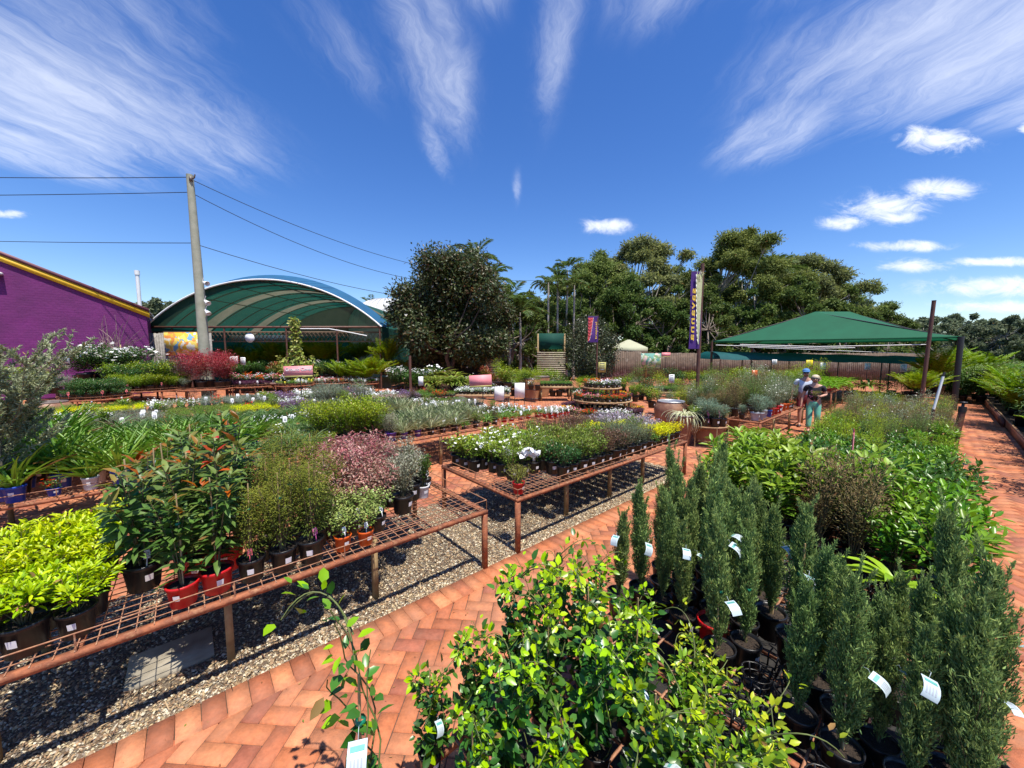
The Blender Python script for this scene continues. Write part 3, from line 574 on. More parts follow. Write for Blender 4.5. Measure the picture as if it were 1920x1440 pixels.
airy('airbrown', [(.13, .1, .05), (.16, .15, .06), (.09, .11, .04)], (.3, .16, .1), 'fine leafed bronze shrub', 318)
airy('airlime', [(.16, .26, .03), (.24, .33, .04)], (.42, .45, .06), 'fine leafed yellow green shrub', 322)
airy('smallgrey', [(.1, .17, .12), (.16, .23, .16)], (.28, .34, .24), 'small grey green plant', 326, .28, r=.13)

_cnt = {}
def place(spn, x, y, z, label, group, color=None, rz=None, scale=None, tag=None, stk=None, var=None, lean=0.0, stake=None, card=False, vis=True):
    S = SP[spn]
    if vis:
        q = proj(x, y, z + .2)
        if y < .35 or q[0] < -160 or q[0] > 2080 or q[1] > 1750: return None
    k = _cnt.get(spn, 0); _cnt[spn] = k + 1
    v = S['v'][(k * 7 + k // 3) % len(S['v']) if var is None else var]; r, h = S['pot']; colr = color or S['color']
    d = math.hypot(x, y); seg = 20 if d < 7 else 12
    s = (scale * rnd.uniform(.88, 1.12)) if scale else rnd.uniform(*S['sc'])
    lx_, ly_ = rnd.gauss(0, .045), rnd.gauss(0, .045)
    t = thing(S['obj'], label, S['cat'], (x, y, z), rnd.uniform(0, 2 * PI) if rz is None else rz, group, s)
    if lean: t.rotation_euler = (lean, lean * .5, t.rotation_euler[2])
    po = link_obj('pot', pot_mesh(r, h, colr, seg), t)
    if S['soil'] or d < 5.2: link_obj('soil', soil_mesh(r, h * .86), t)
    zz = h * .82
    for key, nm in (('stems', 'stem'), ('foliage', 'foliage'), ('flowers', 'blossom')):
        if key in v and not (key == 'stems' and d > 13): link_obj(nm, v[key], t, (0, 0, zz)).rotation_euler = (lx_, ly_, 0)
    # label sticker faces the aisle
    if S['sticker'] and d < 14:
        o = link_obj('price_sticker', sticker_mesh(r, h), po); o.rotation_euler = (0, 0, -t.rotation_euler[2] + RZ - PI / 2 + rnd.uniform(-.5, .5))
    tg = tag if tag is not None else (S['tag'] if rnd.random() < (.35 if d < 6 else .42) else None)
    if tg:
        o = link_obj('plant_tag', TAGS[tg], t, (0, 0, h + .045)); a = RZ - PI / 2 + rnd.uniform(-.4, .4)
        o.location = (r * .75 * math.cos(a - t.rotation_euler[2]), r * .75 * math.sin(a - t.rotation_euler[2]), h + .04); o.rotation_euler = (rnd.uniform(-.25, .1), rnd.uniform(-.15, .15), a + PI / 2 - t.rotation_euler[2])
        if d > 7: o.scale = (1.9, 1.9, 1.9)
        elif d > 4: o.scale = (1.4, 1.4, 1.4)
    sk = stake if stake is not None else S['stake']
    if sk:
        ca = link_obj('cane', stake_mesh(sk, rnd.choice((0, .04, -.04))), t, (0, 0, zz - .02)); link_obj('plant_tie', tie_mesh(sk), ca, (0, 0, .02))
    if card:
        hh = card if isinstance(card, float) else .45
        o = link_obj('care_card', BIGTAG[k % 2], t, (0, 0, zz + hh)); a = rnd.uniform(-2.3, -.6); b_ = a - t.rotation_euler[2]
        o.location = (.085 * math.cos(b_), .085 * math.sin(b_), zz + hh); o.rotation_euler = (rnd.uniform(-.5, .5), rnd.uniform(-.4, .4), b_ - PI / 2); o.scale = (1.0, 1.0, 1.0)
    return t
def block(rows, s0, s1, t0, t1, z, place_name, endname, ds=.2, dt=.2, jit=.02, color=None, r0=1, c0=1, tag=None, skip=0.0, scale=None, **kw):
    """grid of pots; rows: species name or function(i, j, s, t) -> species name"""
    ns = max(1, int(round((s1 - s0) / ds)) + 1); nt_ = max(1, int(round((t1 - t0) / dt)) + 1)
    for j in range(nt_):
        for i in range(ns):
            sp = rows(i, j, s0 + i * ds, t0 + j * dt) if callable(rows) else rows
            if sp is None or rnd.random() < max(skip, .035): continue
            if z > .5 and math.hypot(s0 + i * ds, t0) > 5.5 and rnd.random() < .07: sp = rnd.choice(('midgreen', 'gcgreen', 'fpink', 'fred', 'garden', 'brown', 'herb'))
            s = s0 + i * ds + rnd.uniform(-jit, jit); t = t0 + j * dt + rnd.uniform(-jit, jit)
            x, y = ST(s, t); d = SP[sp]['desc']
            ds_ = d.split(); 
            q_ = ordw(i + c0); w_ = ordw(j + r0)
            lb = lbl(f"{d}, {q_} from {endname}, {w_} row back, {place_name}", f"{d}, {q_} along, {w_} row, {place_name}", f"{d}, {q_} in {w_} row, {place_name}", f"{' '.join(d.split()[-4:])}, {q_} in {w_} row, {place_name}")
            place(sp, x, y, z, lb, f"potted plants on the {place_name}", color=color(i, j) if callable(color) else color, tag=tag(i, j) if callable(tag) else tag, scale=scale, **kw)
# ================================================================ the setting
M['earth'] = pbr('red_earth', (0.20, 0.10, 0.055), (0.13, 0.075, 0.04), 0.95, scale=.5, bump=.5, bscale=6, c3=(.1, .1, .04))
M['mortar'] = pbr('joint_sand', (0.12, 0.065, 0.04), (0.06, 0.035, 0.025), 0.95, scale=30)
M['brick'] = vcol_mat('clay_paver', 0.82, 26, (0.74, 1.24), 0.5, 110, 0.25, stain=(2.3, (.24, .13, .09), .48))
M['pebble'] = vcol_mat('river_pebble', 0.6, 60, (0.8, 1.2), 0.2, 200, 0.4)
M['grit'] = pbr('gravel_base', (0.22, 0.17, 0.11), (0.07, 0.05, 0.035), 0.95, scale=45, bump=1.0, bscale=60, c3=(.4, .34, .24))
M['slab'] = pbr('concrete_slab', (0.34, 0.30, 0.23), (0.2, 0.17, 0.12), 0.9, scale=6, bump=.4, bscale=50)
g0 = np.random.default_rng(5)
def sheet(name, mat, x0, x1, y0, y1, z, n=1, **kw):
    b = MB(); b.add([(x0, y0, z), (x1, y0, z), (x1, y1, z), (x0, y1, z)], [(0, 1, 2, 3)])
    return b.build(name, mat, **kw)
sheet('ground', 'earth', -900, 900, -300, 1500, -0.05, kind='structure')
def grass_field():
    sheet('lawn', pbr('dry_grass', (0.10, 0.13, 0.035), (0.07, 0.09, 0.025), .95, scale=.2, bump=.6, bscale=5), -600, 600, 36, 700, -0.03, kind='structure')
grass_field()
GE = 2.92          # gravel edge line t
GS1 = 6.85         # gravel bed ends here
# ---- herringbone pavers
def bricks():
    c = 0.1165; X0, X1, Y0, Y1 = -24, 27, .55, 33
    nx = int((X1 - X0) / c); ny = int((Y1 - Y0) / c)
    ix, iy = np.meshgrid(np.arange(nx), np.arange(ny), indexing='ij'); k = (ix - iy) % 4
    rot = -0.06; co, si = math.cos(rot), math.sin(rot)
    hz = k == 0; vt = k == 3
    cx = np.concatenate([(ix[hz] + 1.0), (ix[vt] + .5)]) * c; cy = np.concatenate([(iy[hz] + .5), (iy[vt] + 1.0)]) * c
    isv = np.concatenate([np.zeros(hz.sum(), bool), np.ones(vt.sum(), bool)])
    wx = X0 + cx; wy = Y0 + cy; WX = wx * co - wy * si; WY = wx * si + wy * co
    s = WX * U[0] + WY * U[1]; t = -WX * U[1] + WY * U[0]
    keep = ~((t > GE - .16) & (t < 4.75) & (s < GS1 - .02)) & (np.abs(WX) < WY * 1.5 + 2.5) & (WY > .5)
    WX, WY, isv = WX[keep], WY[keep], isv[keep]; n = len(WX)
    hl, hw = c - .0028, c / 2 - .0028
    a = np.where(isv, rot + PI / 2, rot) + g0.normal(0, .006, n)
    lx = np.array([-1, 1, 1, -1, -1, 1, 1, -1]) ; ly = np.array([-1, -1, 1, 1, -1, -1, 1, 1])
    ins = np.array([0.0045] * 4 + [0] * 4); zz = np.array([0.0] * 4 + [-.012] * 4)
    px_ = lx[None, :] * (hl - ins[None, :]); py_ = ly[None, :] * (hw - ins[None, :])
    ca, sa = np.cos(a)[:, None], np.sin(a)[:, None]
    z = zz[None, :] + g0.normal(0, .0011, n)[:, None] + (px_ * g0.normal(0, .006, n)[:, None] + py_ * g0.normal(0, .01, n)[:, None]) * (zz[None, :] == 0)
    V = np.stack([WX[:, None] + px_ * ca - py_ * sa, WY[:, None] + px_ * sa + py_ * ca, z], -1).reshape(-1, 3)
    fq = np.array([(0, 1, 2, 3), (4, 5, 1, 0), (5, 6, 2, 1), (6, 7, 3, 2), (7, 4, 0, 3)])
    Fa = (fq[None] + (np.arange(n) * 8)[:, None, None]).reshape(-1, 4)
    pal = np.array([(.49, .17, .075), (.44, .145, .062), (.53, .205, .095), (.38, .125, .06), (.47, .18, .085), (.33, .11, .065)])
    col = pal[g0.integers(0, 6, n)] * g0.uniform(.85, 1.15, (n, 1))
    b = MB(); b.add(V, Fa, 0, np.repeat(col, 8, 0))
    # soldier course along the gravel bed and round its end
    m = int((GS1 + 3.2) / .121)
    for i in range(m):
        s_ = -3.2 + i * .121; x, y = ST(s_ + .06, GE - .115); b.box((x, y, -.004 + g0.normal(0, .0012)), (.1165, .23, .02), 0, RZ + g0.normal(0, .008), pal[g0.integers(0, 5)] * g0.uniform(.9, 1.15))
    for i in range(8):
        a = -PI / 2 + i * (PI / 2) / 7; x, y = ST(GS1 - .35 + .46 * math.cos(a), GE + .35 + .46 * math.sin(a)); b.box((x, y, -.004), (.23, .1165, .02), 0, RZ + a, pal[g0.integers(0, 5)])
    for i in range(9):
        x, y = ST(GS1 + .115, GE + .42 + i * .121); b.box((x, y, -.0035), (.23, .1165, .02), 0, RZ, pal[g0.integers(0, 5)] * g0.uniform(.9, 1.1))
    b.build('brick_paving', 'brick', kind='structure')
    sheet('paving_joint_sand', 'mortar', -26, 28, -6, 33.5, -0.011, kind='structure')
bricks()
# ---- gravel bed, real pebbles where it is seen close
def gravel():
    b = MB(); q = [ST(-6, GE), ST(GS1, GE), ST(GS1, 4.75), ST(-6, 4.75)]
    b.add([(x, y, -.006) for x, y in q], [(0, 1, 2, 3)])
    b.build('gravel_bed', 'grit', kind='structure')
    n = 84000; s = g0.uniform(-2.6, GS1, n); t = GE + (4.7 - GE) * g0.random(n) ** 1.35
    t = np.maximum(t, GE + .012)
    # round the far corner off
    rr = (s > GS1 - .4) & (t < GE + .4) & ((s - GS1 + .4) ** 2 + (t - GE - .4) ** 2 > .16); s, t = s[~rr], t[~rr]
    X = s * U[0] - t * U[1]; Y = s * U[1] + t * U[0]
    vis = (Y > 1.2) & (np.abs(X) < Y * 1.45 + .3); X, Y, s, t = X[vis], Y[vis], s[vis], t[vis]; n = len(X)
    tv = np.array([(1, 0, .0), (.3, .8, .0), (-.7, .6, 0), (-1, -.2, 0), (-.2, -.85, 0), (.7, -.6, 0), (.25, .05, 1.0), (-.3, .1, .85)])
    tf = np.array([(0, 1, 6), (1, 2, 7), (2, 3, 7), (3, 4, 7), (4, 5, 6), (5, 0, 6), (1, 7, 6), (4, 6, 7)])
    sz = g0.gamma(6, .00135, n); asp = g0.uniform(.5, .95, n); a = g0.uniform(0, 2 * PI, n)
    ca, sa = np.cos(a)[:, None], np.sin(a)[:, None]
    lx = tv[None, :, 0] * sz[:, None]; ly = tv[None, :, 1] * (sz * asp)[:, None]; lz = tv[None, :, 2] * (sz * g0.uniform(.4, .85, n))[:, None]
    tilt = g0.normal(0, .35, n)[:, None]
    V = np.stack([X[:, None] + lx * ca - ly * sa, Y[:, None] + lx * sa + ly * ca, -.004 + g0.uniform(0, .008, n)[:, None] + lz + lx * tilt], -1).reshape(-1, 3)
    Fa = (tf[None] + (np.arange(n) * 8)[:, None, None]).reshape(-1, 3)
    pal = np.array([(.36, .27, .15), (.46, .38, .24), (.22, .14, .08), (.11, .07, .04), (.52, .46, .34), (.3, .19, .1), (.2, .16, .12)])
    col = pal[g0.integers(0, 7, n)] * g0.uniform(.7, 1.25, (n, 1))
    p = MB(); p.add(V, Fa, 0, np.repeat(np.clip(col, 0, .8), 8, 0))
    # twigs and bark among the stones
    m = 900; P = np.stack([g0.uniform(-2.6, 5, m), GE + g0.random(m) ** 1.5 * 1.2 + .02, g0.uniform(.012, .024, m)], 1)
    P[:, :2] = np.stack([P[:, 0] * U[0] - P[:, 1] * U[1], P[:, 0] * U[1] + P[:, 1] * U[0]], 1)
    p.inst(LO[0], LO[1], P, g0.normal(0, 1, (m, 3)) * np.array((1, 1, .12)), np.tile((0, 0, 1.0), (m, 1)), g0.uniform(.03, .09, m), g0.uniform(.004, .012, m), np.array([(.2, .12, .06), (.35, .25, .14), (.1, .05, .03)])[g0.integers(0, 3, m)])
    p.build('gravel', 'pebble', kind='stuff', label='mixed cream and brown pebbles with bark litter under the benches')
gravel()
def litter():
    m = 620; s = g0.uniform(-1.5, 14, m); t = g0.uniform(1.7, 2.85, m); X = s * U[0] - t * U[1]; Y = s * U[1] + t * U[0]
    P = np.stack([X, Y, np.full(m, .006)], 1); b = MB()
    b.inst(LO[0], LO[1], P, g0.normal(0, 1, (m, 3)) * np.array((1, 1, .1)), np.tile((0, 0, 1.0), (m, 1)) + g0.normal(0, .2, (m, 3)), g0.uniform(.008, .03, m), g0.uniform(.004, .012, m), np.array([(.2, .1, .05), (.35, .22, .1), (.15, .2, .05)])[g0.integers(0, 3, m)])
    b.build('fallen_leaves', 'soft', kind='stuff', label='scattered dry leaf bits on the brick path')
litter()
b = MB(); b.box((0, 0, .005), (.46, .36, .04)); o = b.build('concrete_slab', 'slab', loc=(*ST(-.2, 3.5), 0), rz=RZ)
o['label'] = 'pale concrete slab lying on the gravel under the front bench'; o['category'] = 'slab'; 

# ================================================================ wire benches
def bench(label, s0, s1, t0, t1, z, rail=True, spacing=.075, legs=None, wire=.0026, group='rusty wire mesh benches', frame='rust', legmat='rust', inset=0.0, cross=1.35):
    x, y = ST(s0, t0); L = s1 - s0; D = t1 - t0
    T = thing('nursery_bench', label, 'bench', (x, y, 0), RZ, group)
    b = MB(); w = .045
    for yy in (w / 2, D - w / 2): b.box((L / 2, yy, z - .02), (L, w, .035))
    for xx in (w / 2, L - w / 2): b.box((xx, D / 2, z - .0205), (w - .002, D - 2 * w, .034))
    nc = max(1, int(L / cross))
    for i in range(1, nc): b.box((i * L / nc, D / 2, z - .026), (.03, D - 2 * w, .022))
    b.build('frame', frame, T)
    b = MB(); n = int(L / spacing)
    for i in range(1, n): b.box((i * L / n, D / 2, z + .001), (wire * 2, D - .01, wire * 2))
    n = int(D / spacing)
    for i in range(1, n): b.box((L / 2, i * D / n, z + .001 + wire * 2.02), (L - .01, wire * 2, wire * 2))
    b.build('mesh_top', 'rustwire', T)
    if rail:
        b = MB(); h = .1
        P = [(0.01, D - .01), (0.01, 0.01), (L - .01, .01), (L - .01, D - .01)]
        for i in range(3): b.tube([(P[i][0], P[i][1], z + h), (P[i + 1][0], P[i + 1][1], z + h)], .0042, 5)
        for i in range(3):
            dd = math.dist(P[i], P[i + 1]); m = max(1, int(dd / .6))
            for j in range(m + 1):
                f = j / m; q = (P[i][0] * (1 - f) + P[i + 1][0] * f, P[i][1] * (1 - f) + P[i + 1][1] * f); b.tube([(*q, z), (*q, z + h)], .0045, 5, cap=False)
        b.build('guard_rail', 'rustwire', T)
    for lx, ly, mt in (legs or [(0.025, .025, legmat), (L - .025, .025, legmat), (.025, D - .025, legmat), (L - .025, D - .025, legmat)] + [(L * k / max(2, round(L / 1.5)), yy, 'oldpost') for k in range(1, max(2, round(L / 1.5))) for yy in (.12, D - .12)]):
        lb = MB(); lb.box((0, 0, (z - .04) / 2), (.045, .045, z - .036)); o = lb.build('leg', mt, T, loc=(lx, ly, 0))
    return T
LG = lambda L, xs: [(0.025, .025, 'rust'), (L - .025, .025, 'rust'), (.025, 1.575, 'rust'), (L - .025, 1.575, 'rust')] + [(x, y, 'oldpost') for x in xs for y in (.3, 1.3)]
bench('near wire mesh bench over gravel, red pots along its front edge', -1.9, 2.2, 2.9, 4.5, .62, legs=LG(4.1, (1.0, 2.02, 3.06)))
bench('wire mesh bench left of the urns, full of small green shrubs', 2.6, 6.68, 2.9, 4.5, .62, legs=LG(4.08, (1.15, 2.15, 3.1)))
bench('wire bench behind the nearest one, blue pots at its near corner', -3.2, .9, 6.2, 7.9, .62)
bench('wire bench of tussock grasses with purple pots at its corner', 1.0, 6.3, 6.2, 7.9, .62, spacing=.15, wire=.004)
bench('low growing plant bench two rows behind the nearest bench', -4.5, 6.6, 8.6, 10.2, .58, spacing=.2, wire=.005)
bench('ground cover bench with the yellow creeping plants', -5.5, 7.0, 11.0, 12.6, .58, spacing=.2, wire=.005)
bench('ground cover bench just in front of the round tables', -5.5, 5.0, 13.3, 14.7, .58, spacing=.2, wire=.005)
bench('long bench beside the aisle, silver and red pots along its front', 9.8, 15.8, 2.62, 4.4, .60, spacing=.2, wire=.005, rail=False)
bench('fern bench in the shade behind the two walkers', 17.6, 22.5, 2.55, 4.6, .75, spacing=.2, wire=.005, rail=False)
RBZ = .28
bench('low rebar rack in the right foreground under climbers and conifers', .7, 4.1, -.3, 1.5, RBZ, spacing=.19, wire=.006, rail=False, frame='rust', cross=.6)
bench('low rack right of the path holding broad leafed shrubs', 4.2, 9.4, -.3, 1.6, RBZ, spacing=.19, wire=.006, rail=False)
bench('low rack at the far right end holding bronze and lime shrubs', 9.6, 15.2, -.3, 1.6, RBZ, spacing=.2, wire=.006, rail=False)

sheet_q = MB(); q = [ST(.9, -.22), ST(15.2, -.22), ST(15.2, 1.46), ST(.9, 1.46)]; sheet_q.add([(x, y, .008) for x, y in q], [(0, 1, 2, 3)]); sheet_q.build('rack_shade_sheet', pbr('painted_shade_black', (.022, .02, .018), (.012, .011, .01), .9, scale=20, bump=.4, c3=(.05, .035, .02)), kind='structure')  # black sheet standing in for the dark shade on the floor under the racks
# black carry trays standing empty on the rack
def tray(s, t, rz, label):
    x, y = ST(s, t); T = thing('carry_tray', label, 'tray', (x, y, RBZ + .012), RZ + rz, 'empty black pot trays')
    b = MB(); 
    for i in range(3):
        for j in range(2):
            c = (-.16 + .16 * i, -.08 + .16 * j, 0); 
            for z_, r_ in ((.09, .074), (.05, .068), (.004, .06)): b.lathe([(r_, z_), (r_ + .004, z_ + .003), (r_ + .004, z_ - .003), (r_, z_ - .003)], 16, c=c)
            for k in range(8):
                a = k * PI / 4; b.bar((c[0] + .058 * math.cos(a), c[1] + .058 * math.sin(a), .004), (c[0] + .074 * math.cos(a), c[1] + .074 * math.sin(a), .09), .009, .004)
            for k in range(2): b.bar((c[0] - .06, c[1], .002 + k * .002), (c[0] + .06, c[1], .002 + k * .002), .01, .003) if k == 0 else b.bar((c[0], c[1] - .06, .006), (c[0], c[1] + .06, .006), .01, .003)
    b.build('tray_body', 'pot_black', T); return T
tray(1.93, .5, .1, 'empty black pot tray on the rusty rack left of the front conifers')
tray(1.62, .2, -.1, 'empty black pot tray at the bottom edge, rusty bars in front')
tray(3.55, .5, .0, 'empty black tray between the conifers and the strappy plant')
tray(3.8, .82, .05, 'empty black tray lying below the tall broad leafed shrubs')
for i_, (s_, t_) in enumerate([(2.1, .12), (3.25, .5), (3.6, .82), (3.9, .35), (4.0, 1.1), (1.9, .0), (3.8, -.1), (2.35, .5)]): tray(s_, t_, rnd.uniform(-.1, .1), f'empty black tray between the conifers, {ordw(i_ + 1)} of the scattered empties')
tray(3.3, .2, .1, 'empty black tray behind the tallest front conifers')

# ================================================================ round tables
def round_table(label, x, y, r, z, nleg=7, group='round rusty display tables', top='rust'):
    T = thing('round_table', label, 'table', (x, y, 0), 0, group)
    b = MB(); b.lathe([(r - .03, z - .05), (r, z - .05), (r, z), (r - .03, z)], 32); b.build('rim', top, T)
    b = MB(); n = int(2 * r / .14)
    for i in range(1, n):
        yy = -r + 2 * r * i / n; hw = math.sqrt(max(.001, (r - .02) ** 2 - yy * yy)); b.box((0, yy, z - .012), (2 * hw, .07 if top != 'rust' else .02, .016))
    b.box((0, 0, z - .03), (.04, 2 * r - .05, .018)); b.build('slat_top', top, T)
    if top == 'rust':
        b = MB(); b.lathe([(r - .004, z + .09), (r + .004, z + .094), (r + .004, z + .086), (r - .004, z + .09)], 32)
        for k in range(10): a = k * PI / 5; b.tube([(r * math.cos(a), r * math.sin(a), z), (r * math.cos(a), r * math.sin(a), z + .09)], .005, 4)
        b.build('guard_rail', 'rustwire', T)
    for k in range(nleg):
        a = k * 2 * PI / nleg + .3; b = MB(); b.box((0, 0, (z - .05) / 2), (.04, .04, z - .05)); b.build('leg', 'rust' if top == 'rust' else 'oldpost', T, loc=((r - .05) * math.cos(a), (r - .05) * math.sin(a), 0))
    return T
def round_fill(x, y, r, z, pick, place_name, dp=.2, group=None, tagk=None, scale=None, clump=None):
    """pots standing in rings; pick(ring, k) -> species"""
    rr = r - dp * .55; ring = 1; grp = group or f"potted plants on the {place_name}"
    while rr > -.01:
        n = max(1, int(2 * PI * rr / dp)) if rr > .08 else 1
        for k in range(n):
            a = -PI / 2 + k * 2 * PI / n + rnd.uniform(-.04, .04); sp = pick(ring, k / n)
            if sp is None: continue
            front = rr * math.sin(a) < .25 * r or ring > 1
            lb = f"{SP[sp]['desc']}, {ordw(k + 1)} pot clockwise, {ordw(ring)} ring, {place_name}"
            lb = lbl(lb, f"{SP[sp]['desc']}, {ordw(k + 1)} in {ordw(ring)} ring, {place_name}", f"{' '.join(SP[sp]['desc'].split()[-4:])}, {ordw(k + 1)} in {ordw(ring)} ring, {place_name}")
            place(sp, x + rr * math.cos(a), y + rr * math.sin(a), z, lb, grp, tag=(tagk if (tagk and ring == 1 and k % 3 == 0) else None), scale=scale)
        rr -= dp; ring += 1
RT = []
for (pxc, pyf, w, lab, pick, tg, dp) in [
    (176, 752, 103, 'round table nearest the left edge, dark green plants with red tags', lambda r, a: 'dkmound' if r == 2 else 'camell' if r > 2 else 'darkgreen', 'red', .26),
    (284, 735, 112, 'round table with yellow green shrubs before the purple wall', lambda r, a: 'grnmound', 'red', .36),
    (384, 732, 92, 'round table under the tall crimson shrubs', lambda r, a: 'crimson' if r == 2 or .2 < a < .45 or .6 < a < .8 else 'greymound' if a > .85 else None, None, .52),
    (473, 726, 84, 'round table of low dark purple plants', lambda r, a: 'fdark', 'white', .24),
    (551, 724, 68, 'round table of mixed green plants behind the pink sign', lambda r, a: ('herb', 'gcwhite', 'gcgreen')[int(a * 9) % 3], 'yellow', .22),
    (624, 719, 70, 'round table of pink flowers with tall white tags', lambda r, a: ('fpink', 'fred', 'gcpink', 'fwhite')[int(a * 12) % 4], 'white', .2),
    (683, 720, 54, 'smallest round table of pale green plants left of the path', lambda r, a: ('gcwhite', 'herb')[int(a * 10) % 2], None, .22)]:
    d = 1.6 * F / (pyf - 660); r = w / 2 * d / F / (1 - w / 2 / F * .4); x = (pxc - 960) / F * (d + r); y = d + r
    round_table(lab, x, y, r, .6); RT.append((x, y, r, lab, pick, tg, dp))
# ================================================================ purple building, fence with mural, shade vault
def quadbox(b, pts_lo, pts_hi, mat=0):   # hexahedron from two quads
    b.add(list(pts_lo) + list(pts_hi), [(0, 3, 2, 1), (4, 5, 6, 7), (0, 1, 5, 4), (1, 2, 6, 5), (2, 3, 7, 6), (3, 0, 4, 7)], mat)
M['purple'] = pbr('purple_painted_block', (0.155, 0.012, 0.14), (0.125, 0.01, 0.115), 0.75, scale=1.3, bump=.5, bscale=3)
def purple_block():
    m, nt = new_mat('purple_block_wall'); out = nt.nodes.new('ShaderNodeOutputMaterial'); b = nt.nodes.new('ShaderNodeBsdfPrincipled')
    n = noise_node(nt, .9, 5, .6); r = ramp(nt, n.outputs['Fac'], [(.3, (.105, .01, .095)), (.7, (.17, .014, .15))]); link(nt, r.outputs[0], b.inputs['Base Color']); b.inputs['Roughness'].default_value = .7
    tc = nt.nodes.new('ShaderNodeTexCoord'); mp = nt.nodes.new('ShaderNodeMapping'); mp.inputs['Rotation'].default_value = (PI / 2, 0, 0); br = nt.nodes.new('ShaderNodeTexBrick')
    br.inputs['Scale'].default_value = 2.2; br.inputs['Mortar Size'].default_value = .02; br.inputs['Color1'].default_value = (1, 1, 1, 1); br.inputs['Color2'].default_value = (.85, .85, .85, 1); br.inputs['Mortar'].default_value = (0, 0, 0, 1)
    link(nt, tc.outputs['Object'], mp.inputs[0]); link(nt, mp.outputs[0], br.inputs['Vector'])
    n2 = noise_node(nt, 2.5, 6, .7); add = nt.nodes.new('ShaderNodeMath'); add.operation = 'MULTIPLY_ADD'; add.inputs[1].default_value = 1.6; link(nt, n2.outputs['Fac'], add.inputs[0]); link(nt, br.outputs['Color'], add.inputs[2])
    bp = nt.nodes.new('ShaderNodeBump'); bp.inputs['Strength'].default_value = .55; bp.inputs['Distance'].default_value = .03; link(nt, add.outputs[0], bp.inputs['Height']); link(nt, bp.outputs[0], b.inputs['Normal']); link(nt, b.outputs[0], out.inputs[0]); return m
M['purplewall'] = purple_block()
M['yellow'] = pbr('yellow_fascia_paint', (0.8, 0.5, 0.03), (0.72, 0.42, 0.02), .5, scale=2)
M['maroonroof'] = pbr('maroon_roof_edge', (0.16, 0.05, 0.07), (0.11, 0.035, 0.05), .6, scale=3)
M['roofsheet'] = pbr('roof_sheet', (0.3, 0.28, 0.27), (0.22, 0.2, 0.2), .5, scale=1)
D0 = 20.0; xc = at(283, D0)[0]; zc = zat(588, D0) - .05; sl = .475
T = thing('purple_building', 'purple painted block building with a yellow gable fascia', 'building', (xc, D0, 0), RZ)
b = MB(); ap = -9.0
P = [(0, 0), (0, zc), (ap, zc - ap * sl), (ap * 2, zc), (ap * 2, 0)]
V = [(x, 0, z) for x, z in P] + [(x, 7.0, z) for x, z in P]
b.add(V, [(0, 1, 6, 5), (3, 4, 9, 8)]); b.add([V[0], V[1], V[3], V[4]], [(0, 3, 2, 1)]); b.add([V[1], V[2], V[3]], [(0, 2, 1)]); b.add([V[5], V[6], V[8], V[9]], [(0, 1, 2, 3)]); b.add([V[6], V[7], V[8]], [(0, 1, 2)])
b.build('wall', 'purplewall', T)
e = .12
def ends(sg): return ((e, zc - e * sl + .02) if sg == 0 else (2 * ap - e, zc - e * sl + .02)), (ap, zc - ap * sl + .02)
b = MB()
for sg in (0, 1):
    a, c = ends(sg); V = []
    for (x, z) in (a, c):
        for dy in (-.02, 7.2):
            for dz in (.1, .18): V.append((x, dy, z + dz))
    b.add(V, [(0, 4, 6, 2), (1, 3, 7, 5), (0, 1, 5, 4), (2, 6, 7, 3), (0, 2, 3, 1)])
b.build('roof', 'roofsheet', T)
for nm, mt, z0, z1, y0 in (('fascia', 'yellow', -.16, .12, -.09), ('roof_capping', 'maroonroof', .125, .30, -.12)):
    b = MB()
    for sg in (0, 1):
        a, c = ends(sg)
        quadbox(b, [(a[0], y0, a[1] + z0), (c[0], y0, c[1] + z0), (c[0], y0 + .06, c[1] + z0), (a[0], y0 + .06, a[1] + z0)], [(a[0], y0, a[1] + z1), (c[0], y0, c[1] + z1), (c[0], y0 + .06, c[1] + z1), (a[0], y0 + .06, a[1] + z1)])
    b.build(nm, mt, T)
b = MB(); b.box((0, 0, 0), (.5, .3, .1)); b.box((0, .08, -.16), (.3, .1, .22)); b.build('wall_lamp', 'white', T, loc=(-4.75, -.16, zat(520, 17.3)))
T = thing('flue_pipe', 'white capped flue pipe rising behind the purple building', 'pipe', (at(272, 24)[0], 24, 0))
b = MB(); b.tube([(0, 0, 0), (0, 0, zat(517, 24))], .10, 14); b.build('flue', 'white', T); b = MB(); b.tube([(0, 0, zat(519, 24)), (0, 0, zat(511, 24))], .13, 14); b.build('cap', 'white', T)

# paling fence piece with a painted mural
M['paling'] = pbr('grey_paling', (0.33, 0.31, 0.28), (0.2, 0.185, 0.165), .9, scale=4, bump=.5, c3=(.42, .39, .35))
M['oldpaling'] = pbr('brown_paling', (0.17, 0.12, 0.085), (0.1, 0.07, 0.05), .9, scale=2, bump=.5, c3=(.3, .25, .2))
def fence(label, p0, p1, h, mat, w=.12, gap=.012, group=None, jit=.03):
    L = math.dist(p0, p1); rz = math.atan2(p1[1] - p0[1], p1[0] - p0[0]); T = thing('paling_fence', label, 'fence', (*p0, 0), rz, group)
    b = MB(); n = int(L / (w + gap))
    for i in range(n): hh = h + rnd.uniform(-jit, jit); b.box(((i + .5) * (w + gap), rnd.uniform(-.004, .004), hh / 2), (w, .02, hh), rz=0)
    b.build('palings', mat, T)
    for z_ in (.4, h - .4): b = MB(); b.box((L / 2, .045, z_), (L, .05, .08)); b.build('rail', mat, T)
    for i in range(int(L / 2.4) + 1): b = MB(); b.box((0, .11, h / 2), (.1, .1, h)); b.build('post', mat, T, loc=(min(L - .05, i * 2.4), 0, 0))
    return T
fence('tall grey paling fence between the purple building and the shade vault', (at(284, 20.6)[0], 20.6), (at(402, 20.6)[0], 20.6), zat(625, 20.6), 'paling')
